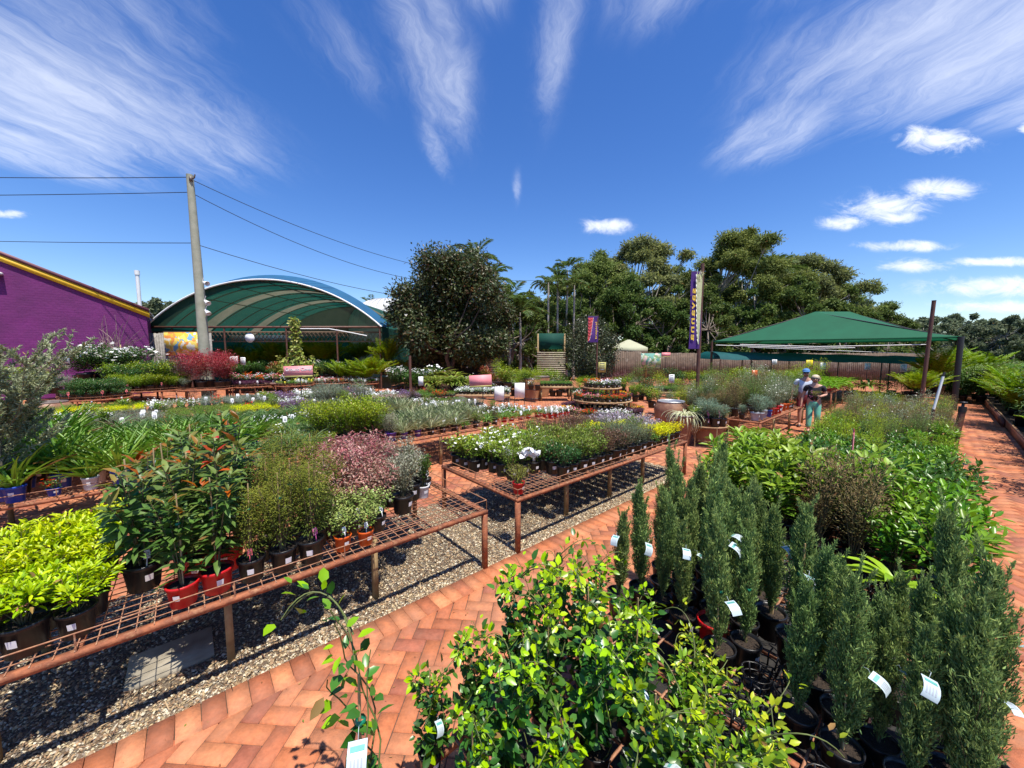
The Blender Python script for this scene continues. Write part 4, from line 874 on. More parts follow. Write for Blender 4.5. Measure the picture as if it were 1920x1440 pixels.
def mural(name):
    m, nt = new_mat(name); out = nt.nodes.new('ShaderNodeOutputMaterial'); b = nt.nodes.new('ShaderNodeBsdfPrincipled')
    tc = nt.nodes.new('ShaderNodeTexCoord'); n0 = nt.nodes.new('ShaderNodeTexNoise'); n0.inputs['Scale'].default_value = 2; link(nt, tc.outputs['Object'], n0.inputs['Vector'])
    vo = nt.nodes.new('ShaderNodeTexVoronoi'); vo.inputs['Scale'].default_value = 9; mx = nt.nodes.new('ShaderNodeMixRGB'); mx.inputs[0].default_value = .45; link(nt, tc.outputs['Object'], mx.inputs[1]); link(nt, n0.outputs['Color'], mx.inputs[2]); link(nt, mx.outputs[0], vo.inputs['Vector'])
    return m, nt, out, b, vo
m, nt, out, b_, vo = mural('flower_mural'); sp_ = nt.nodes.new('ShaderNodeSeparateColor'); link(nt, vo.outputs['Color'], sp_.inputs[0])
r = ramp(nt, sp_.outputs[0], [(0, (.75, .42, .04)), (.25, (.8, .6, .12)), (.45, (.75, .7, .55)), (.6, (.7, .25, .06)), (.75, (.15, .35, .5)), (.9, (.8, .55, .08))]); r.color_ramp.interpolation = 'CONSTANT'
link(nt, r.outputs[0], b_.inputs['Base Color']); b_.inputs['Roughness'].default_value = .8; link(nt, b_.outputs[0], out.inputs[0]); M['mural'] = m
m, nt, out, b_, vo = mural('pond_mural'); sp_ = nt.nodes.new('ShaderNodeSeparateColor'); link(nt, vo.outputs['Color'], sp_.inputs[0])
r = ramp(nt, sp_.outputs[0], [(0, (.12, .3, .25)), (.3, (.3, .45, .2)), (.5, (.5, .6, .5)), (.7, (.15, .25, .12)), (.85, (.6, .45, .4))]); r.color_ramp.interpolation = 'CONSTANT'
link(nt, r.outputs[0], b_.inputs['Base Color']); b_.inputs['Roughness'].default_value = .8; link(nt, b_.outputs[0], out.inputs[0]); M['pond'] = m
x0, x1 = at(311, 20.5)[0], at(385, 20.5)[0]
b = MB(); b.box((0, 0, 0), (x1 - x0, .03, 1.25)); o = b.build('painted_panel', 'mural', loc=((x0 + x1) / 2, 20.54, zat(645, 20.5))); o['label'] = 'yellow and white painted panel hung on the grey paling fence'; o['category'] = 'mural'

# green shade vault
M['teal_cloth'] = cloth_mat('teal_shade_cloth', (.015, .15, .16), (.01, .10, .11), .45)
M['green_cloth'] = cloth_mat('green_shade_cloth', (.012, .12, .085), (.008, .085, .065), .45)
M['clear'] = cloth_mat('clouded_plastic', (.27, .25, .17), (.19, .18, .12), .55)
M['brownplastic'] = cloth_mat('brown_clouded_plastic', (.2, .15, .09), (.12, .09, .055), .6)
def net_mat():
    m, nt = new_mat('green_gable_net'); out = nt.nodes.new('ShaderNodeOutputMaterial'); d = nt.nodes.new('ShaderNodeBsdfDiffuse'); d.inputs[0].default_value = (.05, .085, .05, 1)
    t = nt.nodes.new('ShaderNodeBsdfTransparent'); mx = nt.nodes.new('ShaderNodeMixShader'); mx.inputs[0].default_value = .38; link(nt, t.outputs[0], mx.inputs[1]); link(nt, d.outputs[0], mx.inputs[2]); link(nt, mx.outputs[0], out.inputs[0]); return m
M['net'] = net_mat()
M['bluecloth'] = cloth_mat('blue_shade_cloth', (.012, .12, .26), (.01, .09, .2), .2)
VD = 22.0; VX0, VX1 = at(281, VD)[0], at(718, VD)[0]; VZ = zat(614, VD); VR = zat(528, VD) - VZ; VC = (VX0 + VX1) / 2; VH = (VX1 - VX0) / 2; VL = 12.5
T = thing('shade_vault', 'large arched green shade house left of the magnolia', 'shade house', (VC, VD, 0))
def arc(u, rise=VR, hw=VH):
    Rr = (hw * hw + rise * rise) / (2 * rise); x = -hw + 2 * hw * u; return (x, VZ + math.sqrt(max(0, Rr * Rr - x * x)) - (Rr - rise))
na = 40
def vault_strip(u0, u1, y0, y1, z=0, n=12, rise=VR):
    V = []
    for i in range(n + 1):
        x, zz = arc(u0 + (u1 - u0) * i / n, rise); V += [(x, y0, zz + z), (x, y1, zz + z)]
    return V, [(2 * i, 2 * i + 1, 2 * i + 3, 2 * i + 2) for i in range(n)]
b = MB()
ys = [0, 3.6, 4.6, 8.4, 9.4, VL]
for k in range(5):
    V, Q = vault_strip(0, 1, ys[k], ys[k + 1], 0, na); b.add(V, Q, k % 2)
b.build('vault_cover', ['green_cloth', 'clear'], T, smooth=True)
b = MB(); V = []
for i in range(na + 1):
    x, z = arc(i / na); x2, z2 = arc(i / na, VR + .42, VH + .3); V += [(x, -.02, z + .03), (x2, .9, z2 + .05)]
b.add(V, [(2 * i, 2 * i + 2, 2 * i + 3, 2 * i + 1) for i in range(na)]); b.build('edge_band', 'bluecloth', T, smooth=True)
b = MB(); b.tube([(arc(i / na)[0], -.05, arc(i / na)[1] + .02) for i in range(na + 1)], .05, 6); b.build('edge_hoop', 'white', T)
for k in range(1, 9):
    b = MB(); y_ = VL * k / 8; b.tube([(arc(i / 24)[0], y_, arc(i / 24)[1] - .05) for i in range(25)], .035, 5); b.build('hoop', 'darkpipe', T)
for u in (.2, .35, .5, .65, .8): b = MB(); x, z = arc(u); b.tube([(x, 0, z - .06), (x, VL, z - .06)], .03, 5); b.build('purlin', 'darkpipe', T)
b = MB(); b.box((0, 0, VZ), (2 * VH, .1, .12)); b.build('front_beam', 'darkpipe', T)
b = MB(); b.box((0, .25, VZ - .28), (2 * VH, .06, .1)); b.box((0, .25, VZ - .82), (2 * VH, .06, .08))
n = int(2 * VH / .24)
for i in range(n): xx = -VH + (i + .5) * 2 * VH / n; b.bar((xx - .18, .2, VZ - .8), (xx + .18, .2, VZ - .3), .05, .012); b.bar((xx + .18, .225, VZ - .8), (xx - .18, .225, VZ - .3), .05, .012)
b.build('lattice_band', pbr('brown_lattice', (.22, .15, .09), (.14, .09, .06), .8, scale=2), T)
for px in (284, 425, 540, 634, 714): b = MB(); x = at(px, VD)[0] - VC; b.tube([(x, .0, 0), (x, .0, VZ)], .05, 8); b.build('post', 'darkpipe', T)
b = MB()
V = [(-VH, VL, 0), (VH, VL, 0), (VH, VL, VZ), (-VH, VL, VZ)]; b.add(V, [(0, 1, 2, 3)]); b.add([(-VH, 0, 0), (-VH, VL, 0), (-VH, VL, VZ), (-VH, 0, VZ)], [(0, 1, 2, 3)]); b.add([(VH, 0, 1.5), (VH, VL, 1.5), (VH, VL, VZ), (VH, 0, VZ)], [(0, 1, 2, 3)])
b.build('side_cloth', 'green_cloth', T)
b = MB(); V = []
for i in range(25): x, z = arc(i / 24); V += [(x, VL - .02, VZ), (x, VL - .02, z)]
b.add(V, [(2 * i, 2 * i + 2, 2 * i + 3, 2 * i + 1) for i in range(24)]); b.build('back_gable', 'brownplastic', T)
b = MB(); V = []
for i in range(25): x, z = arc(i / 24); V += [(x, .06, VZ + .06), (x, .06, max(z, VZ + .06))]
b.add(V, [(2 * i, 2 * i + 2, 2 * i + 3, 2 * i + 1) for i in range(24)]); b.build('gable_net', 'net', T)
b = MB(); b.box((0, 0, 0), (5.0, .05, .35)); b.build('hanging_banner', 'white', T, loc=(at(500, 27)[0] - VC, 5, zat(633, 27)))
b = MB(); b.lathe([(0, 0), (.26, .0), (.28, .06), (0, .07)], 20); o = b.build('round_sign', 'label', T, loc=(at(470, 22)[0] - VC, .12, VZ - .62)); o.rotation_euler = (PI / 2, 0, 0)

# white ribbed dome and green side building
T = thing('greenhouse_dome', 'white ribbed plastic greenhouse roof behind the magnolia', 'greenhouse', (at(728, 36)[0], 36, 0))
b = MB(); zz0 = zat(612, 36); rr = 3.4; hh = zat(562, 36) - zz0; prof = [(rr * math.cos(a), zz0 + hh * math.sin(a)) for a in np.linspace(0, PI / 2 - .01, 10)]
b.lathe(prof, 28); b.lathe([(rr, 0), (rr, zz0)], 28); b.build('cover', cloth_mat('white_greenhouse_film', (.75, .76, .76), (.65, .67, .68), .3), T, smooth=True)
b = MB()
for k in range(28): a = k * 2 * PI / 28; b.tube([(p[0] * math.cos(a) * 1.006, p[0] * math.sin(a) * 1.006, p[1] + .01) for p in prof], .03, 4)
b.build('ribs', 'galv', T)
T = thing('green_cabin', 'small green walled building between shade vault and magnolia', 'building', (at(757, 27)[0], 27, 0))
b = MB(); b.box((0, 1, zat(614, 27) / 2), (1.9, 2, zat(614, 27))); b.build('wall', pbr('green_wall', (.02, .11, .075), (.015, .08, .055), .7, scale=2), T)
b = MB(); b.box((0, .9, zat(612, 27) + .05), (2.1, 2.4, .1)); b.build('roof', 'galv', T)
for zz in (zat(628, 27), zat(650, 27)): pass
b = MB(); w0 = at(738, 27)[0] - at(757, 27)[0]; w1 = at(754, 27)[0] - at(757, 27)[0]; za, zb = zat(628, 27), zat(648, 27)
b.tube([(w0, -.05, za), (w1, -.05, za), (w1, -.05, zb)], .04, 6); b.build('gutter_pipe', 'white', T)

# bare climber on the purple wall
def bare_climber():
    g = np.random.default_rng(3); b = MB(); x0, z0 = at(222, 19.0)[0], 1.2
    for k in range(80):
        a = g.normal(0, .55); L = g.uniform(.9, 3.0); p = np.array((x0, 18.85, z0)); pts = [p]
        for i in range(6):
            a += g.normal(0, .25); p = p + np.array((math.sin(a), g.normal(0, .03), math.cos(a))) * L / 6; p[1] = min(p[1], 19.0); pts.append(p)
        b.tube([q - np.array((x0, 18.85, 0)) for q in pts], np.linspace(.028, .007, 7), 4, cap=False)
    T = thing('wall_climber', 'leafless climbing plant trained on the purple wall', 'climber', (x0, 18.85, 0)); b.build('branches', pbr('grey_twig', (.34, .24, .22), (.16, .09, .1), .8), T)
    b = MB(); b.box((.35, 0, 1.3), (.03, .03, 2.6)); b.build('cane', 'cane', T)
bare_climber()

# ================================================================ power pole and cables
PD = 17.8; px_, pz = at(386, PD)[0], zat(343, PD)
T = thing('power_pole', 'tall grey timber power pole carrying cables in front of the vault', 'power pole', (px_, PD, 0))
b = MB(); b.tube([(0, 0, 0), (-.04, 0, pz * .5), (-.12, 0, pz)], [.24, .19, .135], 14); b.build('pole', pbr('grey_pole', (.36, .36, .28), (.26, .27, .2), .85, scale=3, bump=.4, bscale=12), T, smooth=True)
for (py, dx, tilt) in ((533, .3, .3), (566, .25, .6), (583, .4, .8)):
    z = zat(py, PD); xo = -.12 * z / pz + .17; b = MB(); b.lathe([(.0, 0), (.05, 0), (.07, .1), (.12, .26), (.1, .27), (.06, .12)], 12)
    b.tube([(0, 0, 0), (-.03, 0, -.05), (-.2, 0, -.05)], .015, 5)
    o = b.build('floodlight', 'white', T, loc=(xo + .14, -.1, z)); o.rotation_euler = (0, PI / 2 + tilt, -.3)
b = MB(); b.tube([(0, 0, 0), (.16, 0, .05), (.2, 0, .2)], .03, 6); b.box((0, 0, 0), (.1, .1, .2)); b.build('insulator', 'rimcol', T, loc=(0, -.1, zat(352, PD)))
def cable(name, label, a, b_, sag):
    P = [(a[0] * (1 - u) + b_[0] * u, a[1] * (1 - u) + b_[1] * u, a[2] * (1 - u) + b_[2] * u - sag * 4 * u * (1 - u)) for u in np.linspace(0, 1, 24)]
    b = MB(); b.tube(P, .016, 5); o = b.build(name, 'wire'); o['label'] = label; o['category'] = 'cable'; o['group'] = 'overhead cables'
top = lambda py: (px_ - .12 * zat(py, PD) / pz, PD, zat(py, PD))
cable('overhead_cable', 'topmost cable running left from the pole top', top(347), (at(-300, 17)[0], 17, zat(342, 17)), .08)
cable('overhead_cable', 'second cable running left, just under the topmost', top(373), (at(-300, 17)[0], 17, zat(379, 17)), .05)
cable('overhead_cable', 'lowest cable running left over the purple roof', top(462), (at(-300, 24)[0], 24, zat(450, 24)), .1)
cable('overhead_cable', 'upper cable descending right from the pole top to the magnolia', top(350), (at(820, 29)[0], 29, zat(508, 29)), .5)
cable('overhead_cable', 'middle cable descending right towards the magnolia', top(374), (at(820, 29)[0], 29, zat(532, 29)), .75)
cable('overhead_cable', 'lowest cable running right, sagging above the vault', top(464), (at(1045, 42)[0], 42, zat(548, 42)), 1.9)
cable('overhead_cable', 'thin cable between the magnolia and the slender palms', (at(880, 40)[0], 40, zat(527, 40)), (at(1048, 40)[0], 40, zat(529, 40)), .05)

# ================================================================ signs
def text_mesh(b, word, origin, size, R, mat, depth=.004, spacing=1.0, fit=None):
    """lettering as real letter outlines joined into the builder's sign (font curve turned into mesh)"""
    cu = bpy.data.curves.new('t', 'FONT'); cu.body = word; cu.size = size; cu.extrude = depth; cu.space_character = spacing; cu.offset = size * .018
    o = bpy.data.objects.new('t', cu); C.objects.link(o); dg = bpy.context.evaluated_depsgraph_get(); me = o.evaluated_get(dg).to_mesh()
    me.calc_loop_triangles(); V = np.array([v.co[:] for v in me.vertices]); Fa = np.array([t_.vertices[:] for t_ in me.loop_triangles])
    o.to_mesh_clear(); bpy.data.objects.remove(o); bpy.data.curves.remove(cu)
    if fit:
        lo, hi = V.min(0), V.max(0); V[:, :2] = (V[:, :2] - lo[:2]) / (hi - lo)[:2] * np.array(fit)
    V = V @ np.array(R).T + np.array(origin); b.add(V, Fa, mat)
FRONT = [(1, 0, 0), (0, 0, -1), (0, 1, 0)]     # text x->x, y->z, facing -y  (columns)
FRONT = np.array([(1, 0, 0), (0, 0, 1), (0, 1, 0)]).astype(float); FRONT = np.array([[1, 0, 0], [0, 0, -1], [0, 1, 0]], float)
UPW = np.array([[0, -1, 0], [0, 0, -1], [1, 0, 0]], float)    # reads bottom to top
DNW = np.array([[0, -1, 0], [0, 0, -1], [-1, 0, 0]], float)   # seen from behind, top to bottom
def pink_sign(px0, px1, py0, py1, d, text, label, base_py=None, tilt=0.0, rz=0.0):
    x0, x1 = at(px0, d)[0], at(px1, d)[0]; z1, z0 = zat(py0, d), zat(py1, d); cx = (x0 + x1) / 2; w = x1 - x0; h = z1 - z0
    T = thing('sign', label, 'sign', (cx, d, 0), rz, 'pink category signs')
    T2 = 0
    b = MB(); b.box((0, 0, z0 + h / 2), (w, .02, h)); b.build('board', 'pinksign', T).rotation_euler = (0, tilt, 0)
    b = MB(); b.box((0, -.0125, z0 + h * .07), (w * .995, .004, h * .13)); b.build('band', 'olive', T).rotation_euler = (0, tilt, 0)
    if text:
        b = MB(); text_mesh(b, text, (-w * .44, -.0135, z1 - h * .42), h * .40, FRONT, 0); b.build('lettering', 'white', T).rotation_euler = (0, tilt, 0)
    b = MB(); b.tube([(.0, .02, 0), (.0, .02, z0 + .03)], .014, 6); b.build('post', 'blackpipe', T)
    return T
pink_sign(535, 589, 686, 707, 11.2, 'Ground Cover', 'pink sign reading Ground Cover on a black post', tilt=-.03)
pink_sign(884, 926, 703, 726, 11.0, None, 'blank looking pink sign right of the Ground Cover sign', tilt=-.05)
pink_sign(1240, 1256, 661, 669, 21, None, 'small pink sign in front of the far paling fence')
def plain_sign(px0, px1, py0, py1, d, label, mat='white', print_=True, legs=1, yz=0.0, band=False):
    x0, x1 = at(px0, d)[0], at(px1, d)[0]; z1, z0 = zat(py0, d), zat(py1, d); cx = (x0 + x1) / 2; w = x1 - x0; h = z1 - z0
    T = thing('sign', label, 'sign', (cx, d, 0), yz, 'white information signs')
    b = MB(); b.box((0, 0, z0 + h / 2), (w, .012, h)); b.build('board', mat, T)
    if print_:
        b = MB(); b.box((0, -.008, z1 - h * .12), (w * .6, .003, h * .06)); 
        for k in range(4): b.box((0, -.008, z1 - h * (.28 + .1 * k)), (w * (.7 - .12 * (k % 2)), .003, h * .025))
        b.box((0, -.008, z0 + h * .25), (w * .6, .003, h * .12)); b.build('print', 'ink', T)
    for k in range(legs):
        xx = 0 if legs == 1 else (-w / 2 + w * k / (legs - 1)); b = MB(); b.tube([(xx, .012, 0), (xx, .012, z0 + (h if legs > 1 else .05))], .01, 5); b.build('post', 'blackpipe', T)
    return T
plain_sign(927, 945, 725, 751, 11.6, 'white blank sign board left of the barrel planter', print_=False, legs=2)
plain_sign(965, 984, 718, 746, 12.2, 'white blank sign board against the barrel planter', print_=False, legs=2)
plain_sign(1122, 1136, 679, 698, 15.5, 'cream framed sign standing behind the tiered flower stand', mat='olive')
plain_sign(1255, 1265, 702, 718, 14.2, 'small white sign above the round table near the tall banner')
plain_sign(784, 793, 706, 723, 14.0, 'small white sign by the brown post left of the magnolia bed', print_=False)
plain_sign(116, 132, 666, 681, 16.3, 'white notice on the shelf stand below the purple wall')
plain_sign(432, 447, 668, 682, 19.0, 'white hanging notice at the left of the vault entrance', print_=False)
plain_sign(452, 461, 670, 684, 19.2, 'small white price board at the left of the vault entrance')
for i, (a, b2, c, d_, l, m_) in enumerate([(1447, 1456, 674, 684, 'white notice on the far fence left of the yellow notice', 'white'), (1511, 1523, 675, 688, 'yellow notice on the far paling fence', 'yellowcard'), (1538, 1548, 680, 692, 'white notice on the far fence right of the yellow notice', 'white'), (1621, 1632, 681, 693, 'white notice on the far fence right of the grass clump', 'white'), (1688, 1700, 683, 697, 'rightmost white notice on the far paling fence', 'white')]):
    plain_sign(a, b2, c, d_, 17.0, l, mat=m_)
plain_sign(1410, 1421, 694, 712, 12.5, 'orange card sign on a thin stake above the long aisle bench', mat='pot_orange', print_=False)
# red pink sign seen edge on at the right rack
x, y = at(1615, 4.6)
T = thing('sign', 'curled pink sign seen edge on among the right hand shrubs', 'sign', (x, y, 0), .62)
b = MB(); n = 6; zt, zb = zat(812, 4.6), zat(866, 4.6); V = []
for i in range(n + 1): u = i / n; V += [(-.11 + .22 * u, .05 * u * u, zb), (-.11 + .22 * u, .05 * u * u, zt + .03 * u)]
b.add(V, [(2 * i, 2 * i + 2, 2 * i + 3, 2 * i + 1) for i in range(n)], 0); b.add(np.array(V) + np.array((0, .006, 0)), [(2 * i, 2 * i + 1, 2 * i + 3, 2 * i + 2) for i in range(n)], 0)
b.build('board', 'pinksign', T); b = MB(); b.tube([(0, .02, .2), (0, .02, zt)], .008, 6); b.build('post', 'blackpipe', T)

# banners
M['banner'] = cloth_mat('purple_banner_cloth', (.1, .035, .24), (.075, .025, .19), .15, scale=3)
M['coral'] = pbr('coral_print', (.65, .09, .09), (.5, .05, .06), .7, scale=9)
M['straw'] = pbr('straw_print', (.62, .6, .36), (.4, .45, .2), .7, scale=14)
M['letter'] = pbr('yellow_lettering', (.85, .55, .05), (.8, .5, .05), .6, scale=3)
def banner(pole_px, d, x0p, x1p, y0p, y1p, word, wx, wz, size, R, art, label, pole_top, pole_mat, grp='vertical purple banners'):
    X = at(pole_px, d)[0]; T = thing('banner', label, 'banner', (X, d, 0), 0, grp)
    xa, xb = at(x0p, d)[0] - X, at(x1p, d)[0] - X; za, zb = zat(y0p, d), zat(y1p, d); n = 8; V = []
    for i in range(n + 1):
        u = i / n
        for x in (xa + .1 * (1 - u) * (1 if pole_px > x0p else 0) * 0, xb): V.append((x, -.02 - .03 * math.sin(u * 6), zb + (za - zb) * u))
    b = MB(); b.add(V, [(2 * i, 2 * i + 1, 2 * i + 3, 2 * i + 2) for i in range(n)]); b.build('cloth', 'banner', T)
    b = MB(); art(b, xa, xb, za, zb); b.build('artwork', ['coral' if 'tropical' in label else 'straw', 'pinksign', 'white'], T)
    b = MB(); text_mesh(b, word, (wx * (xb - xa) + xa, -.064, zb + (za - zb) * wz), .3, R, 0, .002, 1.15, fit=size); b.build('lettering', 'letter', T)
    b = MB(); b.tube([(0, .03, 0), (0, .03, zat(pole_top, d))], .055 if d < 14 else .04, 8); b.build('pole', pole_mat, T)
    for z_ in (za, zb): b = MB(); b.tube([(xa - .02, 0, z_), (.02, .02, z_)], .015, 5); b.build('arm', 'blackpipe', T)
def art_savanna(b, xa, xb, za, zb):
    n = 14; V = []; w = xb - xa
    for i in range(n + 1):
        u = i / n; V += [(xa + w * (.80 - .42 * u ** .6), -.058, zb + (za - zb) * (.06 + .9 * u)), (xa + w * (.98 - .10 * (1 - u)), -.058, zb + (za - zb) * (.06 + .9 * u))]
    b.add(V, [(2 * i, 2 * i + 1, 2 * i + 3, 2 * i + 2) for i in range(n)], 0)
    for i in range(n):
        p, q = V[2 * i], V[2 * i + 2]; b.bar((p[0], -.06, p[2]), (q[0], -.06, q[2]), .012, .012, mat=2)
    g = np.random.default_rng(4)
    for i in range(26): x = xa + w * g.uniform(.4, .97); z = za - (za - zb) * g.uniform(.0, .1); b.bar((x, -.06, z - .1), (x + g.normal(0, .02), -.06, z + .05), .008, .004)
def art_tropical(b, xa, xb, za, zb):
    n = 12; V = []; w = xb - xa; h = za - zb
    for i in range(n + 1): u = i / n; V += [(xa, -.058, zb + h * (.04 + .9 * u)), (xa + w * (.08 + .42 * u ** .6), -.058, zb + h * (.04 + .9 * u))]
    b.add(V, [(2 * i, 2 * i + 1, 2 * i + 3, 2 * i + 2) for i in range(n)], 0)
    for i in range(n): p, q = V[2 * i + 1], V[2 * i + 3]; b.bar((p[0], -.06, p[2]), (q[0], -.06, q[2]), .014, .012, mat=2)
    for i in range(6):
        z = zb + h * (.25 + .12 * i); b.bar((xa + w * .02, -.062, z + .05), (xa + w * .2, -.062, z - .02), .03, .006, mat=1); b.bar((xa + w * .38, -.062, z + .1), (xa + w * .2, -.062, z), .03, .006, mat=1)
banner(1310, 12.0, 1289, 1309, 513, 654, 'savanna', .40, .78, (1.63, .1), DNW, art_savanna, 'tall purple banner with yellow word and straw grass artwork on brown pole', 498, 'darkpipe')
banner(1119, 19.0, 1101, 1120, 594, 642, 'tropical', .92, .13, (.84, .125), UPW, art_tropical, 'short purple tropical banner with a red heliconia artwork', 592, 'darkpipe')
T = thing('bare_pole', 'plain brown steel pole standing right of the green canopy', 'pole', (at(1732, 11.5)[0], 11.5, 0))
b = MB(); b.tube([(0, 0, 0), (.12, 0, zat(566, 11.5))], .048, 10); b.build('pole', 'darkpipe', T); b = MB(); b.tube([(.12, 0, zat(566, 11.5)), (.1201, 0, zat(565, 11.5))], .052, 10); b.build('cap', 'blackpipe', T)
T = thing('bare_pole', 'short brown post between the round tables and the magnolia', 'post', (at(769, 14.5)[0], 14.5, 0)); b = MB(); b.tube([(0, 0, 0), (0, 0, zat(667, 14.5))], .05, 10); b.build('pole', 'darkpipe', T)
T = thing('irrigation_riser', 'white and brown irrigation pipe standing beside the black post', 'pipe', (*at(1758, 7.6), 0))
b = MB(); za, zb = zat(768, 7.6), zat(706, 7.6); b.tube([(-.06, 0, 0), (0, 0, za)], .03, 8); b.build('lower_pipe', 'darkpipe', T); b = MB(); b.tube([(0, 0, za), (.13, 0, zb)], .022, 8); b.build('upper_pipe', 'white', T); b = MB(); b.tube([(.13, 0, zb), (.15, 0, zb + .09)], .022, 6); b.build('sprinkler', 'blackpipe', T)
# ================================================================ urns, barrels, tiered stand, small tables
def urn(x, y, prof, label, mat='urn', rim='rimcol', cat='urn', bands=()):
    T = thing('garden_urn' if cat == 'urn' else 'barrel_planter', label, cat, (x, y, 0), rnd.random() * 3)
    b = MB(); b.lathe(prof, 32); b.build('body', mat, T, smooth=True)
    r, z = prof[-1]; b = MB(); b.lathe([(r - .05, z - .06), (r - .04, z - .005), (r - .03, z + .012), (r + .012, z + .012), (r + .018, z - .02), (r, z - .03)], 32); b.build('rim', rim, T, smooth=True)
    b = MB(); b.lathe([(.001, z - .07), (r - .05, z - .07)], 20); b.build('soil', 'soil', T)
    for z_, r_ in bands: b = MB(); b.lathe([(r_, z_), (r_ + .008, z_ + .005), (r_ + .008, z_ + .04), (r_, z_ + .045)], 32); b.build('hoop', 'rimcol', T)
    return T
URN = lambda R_, Hh: [(R_ * .62, 0), (R_ * .72, Hh * .15), (R_ * .93, Hh * .45), (R_, Hh * .7), (R_ * .97, Hh * .84), (R_ * .8, Hh * .95), (R_ * .76, Hh)]
TAP = lambda R_, Hh: [(R_ * .5, 0), (R_ * .62, Hh * .3), (R_ * .82, Hh * .7), (R_, Hh)]
x, y = GP(1267, 815); urn(x, y + .35, URN(.44, .86), 'large open brown glazed urn left of the spider plant', rim='galv')
x, y = GP(1285, 836); y += .12; urn(x, y, TAP(.27, .72), 'slim tapered brown pot holding the striped spider plant')
UX, UY = x, y
g_ = tuft(401, 150, .5, .022, [(.2, .27, .1), (.3, .36, .16)], (.5, .5, .3), STRAPD, .1, (.1, 1.3), ecol=(.62, .62, .45))
T = thing('spider_plant', 'cream striped spider plant spilling over the tapered pot', 'plant', (UX, UY, .7)); link_obj('foliage', g_['foliage'], T)
urn(*at(1338, 9.3), URN(.4, .84), 'brown urn standing behind the small round wire table')
urn(*at(1366, 10.4), URN(.4, .84), 'dark rimmed brown urn at the near end of the long aisle bench')
def ring_table(x, y, r, z, label):
    T = thing('ring_table', label, 'table', (x, y, 0))
    b = MB(); b.lathe([(r - .012, z), (r + .012, z), (r + .012, z - .03), (r - .012, z - .03), (r - .012, z)], 32)
    b.build('ring', 'tabletop', T)
    b = MB()
    for k in range(-5, 6): yy = k * r / 6; hw = math.sqrt(r * r - yy * yy); b.box((0, yy, z - .01), (2 * hw, .008, .008))
    b.build('mesh_top', 'rustwire', T)
    for k in range(6): a = k * PI / 3 + .5; b = MB(); b.tube([(0, 0, 0), (0, 0, z)], .012, 6); b.build('leg', 'oldpost', T, loc=(r * math.cos(a), r * math.sin(a), 0))
    b = MB(); b.tube([(r * .9 * math.cos(a), r * .9 * math.sin(a), .16) for a in np.linspace(-2.5, .6, 12)], .008, 5); b.build('brace', 'oldpost', T)
RX, RY = at(1331, 8.75); ring_table(RX, RY, .44, .5, 'small round wire table of potted shrubs before the urns')
urn(RX + .05, RY + .12, [(.26, 0), (.3, .2), (.28, .42)], 'squat brown barrel standing under the small round wire table', 'barrel', cat='barrel')
round_fill(RX, RY, .44, .5, lambda r, a: ('smallgrey', 'midgreen', 'garden')[int(a * 7) % 3], 'small round wire table', .2, tagk='pink', scale=1.15)
bx, by = at(997, 16.9); urn(bx, by, [(.33, 0), (.37, .3), (.39, .5), (.39, .95), (.37, 1.0)], 'tall wooden barrel planter beside the low herb table', 'barrel', cat='barrel', bands=((.08, .355), (.5, .392)))
bx, by = at(1016, 18.4); urn(bx, by, [(.33, 0), (.39, .5), (.38, 1.0)], 'second wooden barrel half hidden behind the first', 'barrel', cat='barrel')
bx, by = at(866, 14.2); urn(bx, by, URN(.42, .62), 'round bellied dark pot under the pink sign table', 'rimcol')
bx, by = at(1297, 15.8); urn(bx, by, URN(.36, .55), 'brown urn under the right herb table', 'urn')
bx, by = at(83, 10.8); urn(bx, by, URN(.5, .75), 'wide brown tub behind the olive tree at the left edge', 'urn')

# three tier round stand
SX, SY = at(1130, 12.05)
T = thing('tiered_stand', 'three tier round wooden flower stand in the middle of the paving', 'display stand', (SX, SY, 0))
for r, z, ri in ((1.33, .26, 0), (.95, .68, .0), (.62, 1.08, 0)):
    b = MB(); b.lathe([(r - .04, z - .045), (r, z - .045), (r, z), (r - .04, z), (.01, z - .002)], 36); b.build('shelf', 'tabletop', T)
for k in range(8):
    a = k * PI / 4 + .3
    for r, z0, z1 in ((1.22, 0, .215), (.85, .26, .635), (.52, .68, 1.035)): b = MB(); b.box((0, 0, (z0 + z1) / 2), (.05, .05, z1 - z0 - .004)); b.build('leg', 'oldpost', T, loc=(r * math.cos(a), r * math.sin(a), 0), rz=a)
FL = ('fdark', 'fred', 'fyel', 'fwhite', 'fpink', 'flav', 'fred')
def tier(r, z, name, ph, inner, cyc):
    n = int(2 * PI * r / .19)
    for row, rr in enumerate(inner):
        n = int(2 * PI * rr / .185)
        for k in range(n):
            a = k * 2 * PI / n; sp = cyc[int((a / (2 * PI) + ph) * len(cyc)) % len(cyc)]
            place(sp, SX + rr * math.cos(a), SY + rr * math.sin(a), z, lbl(f"{SP[sp]['desc']}, {ordw(k + 1)} pot, {('outer', 'inner', 'innermost')[row]} ring, {name} tier", f"{SP[sp]['desc']}, {ordw(k + 1)}, {('outer', 'inner', 'innermost')[row]} ring, {name} tier"), f'flower pots on the {name} tier of the stand')
tier(1.33, .262, 'bottom', .15, (1.22, 1.03), ['fdark', 'fyel', 'fred', 'fwhite', 'fpink', 'herb', 'fdark', 'fdark', 'fyel', 'fpink', 'fred', 'fwhite', 'fwhite'])
tier(.95, .682, 'middle', .3, (.85, .68), ['fred', 'fred', 'fdark', 'fyel', 'fred', 'herb', 'fred', 'fwhite', 'fred', 'fpink'])
tier(.62, 1.082, 'top', .1, (.52, .33, .12), ['fwhite', 'fpink', 'fred', 'fred', 'fwhite', 'flav'])
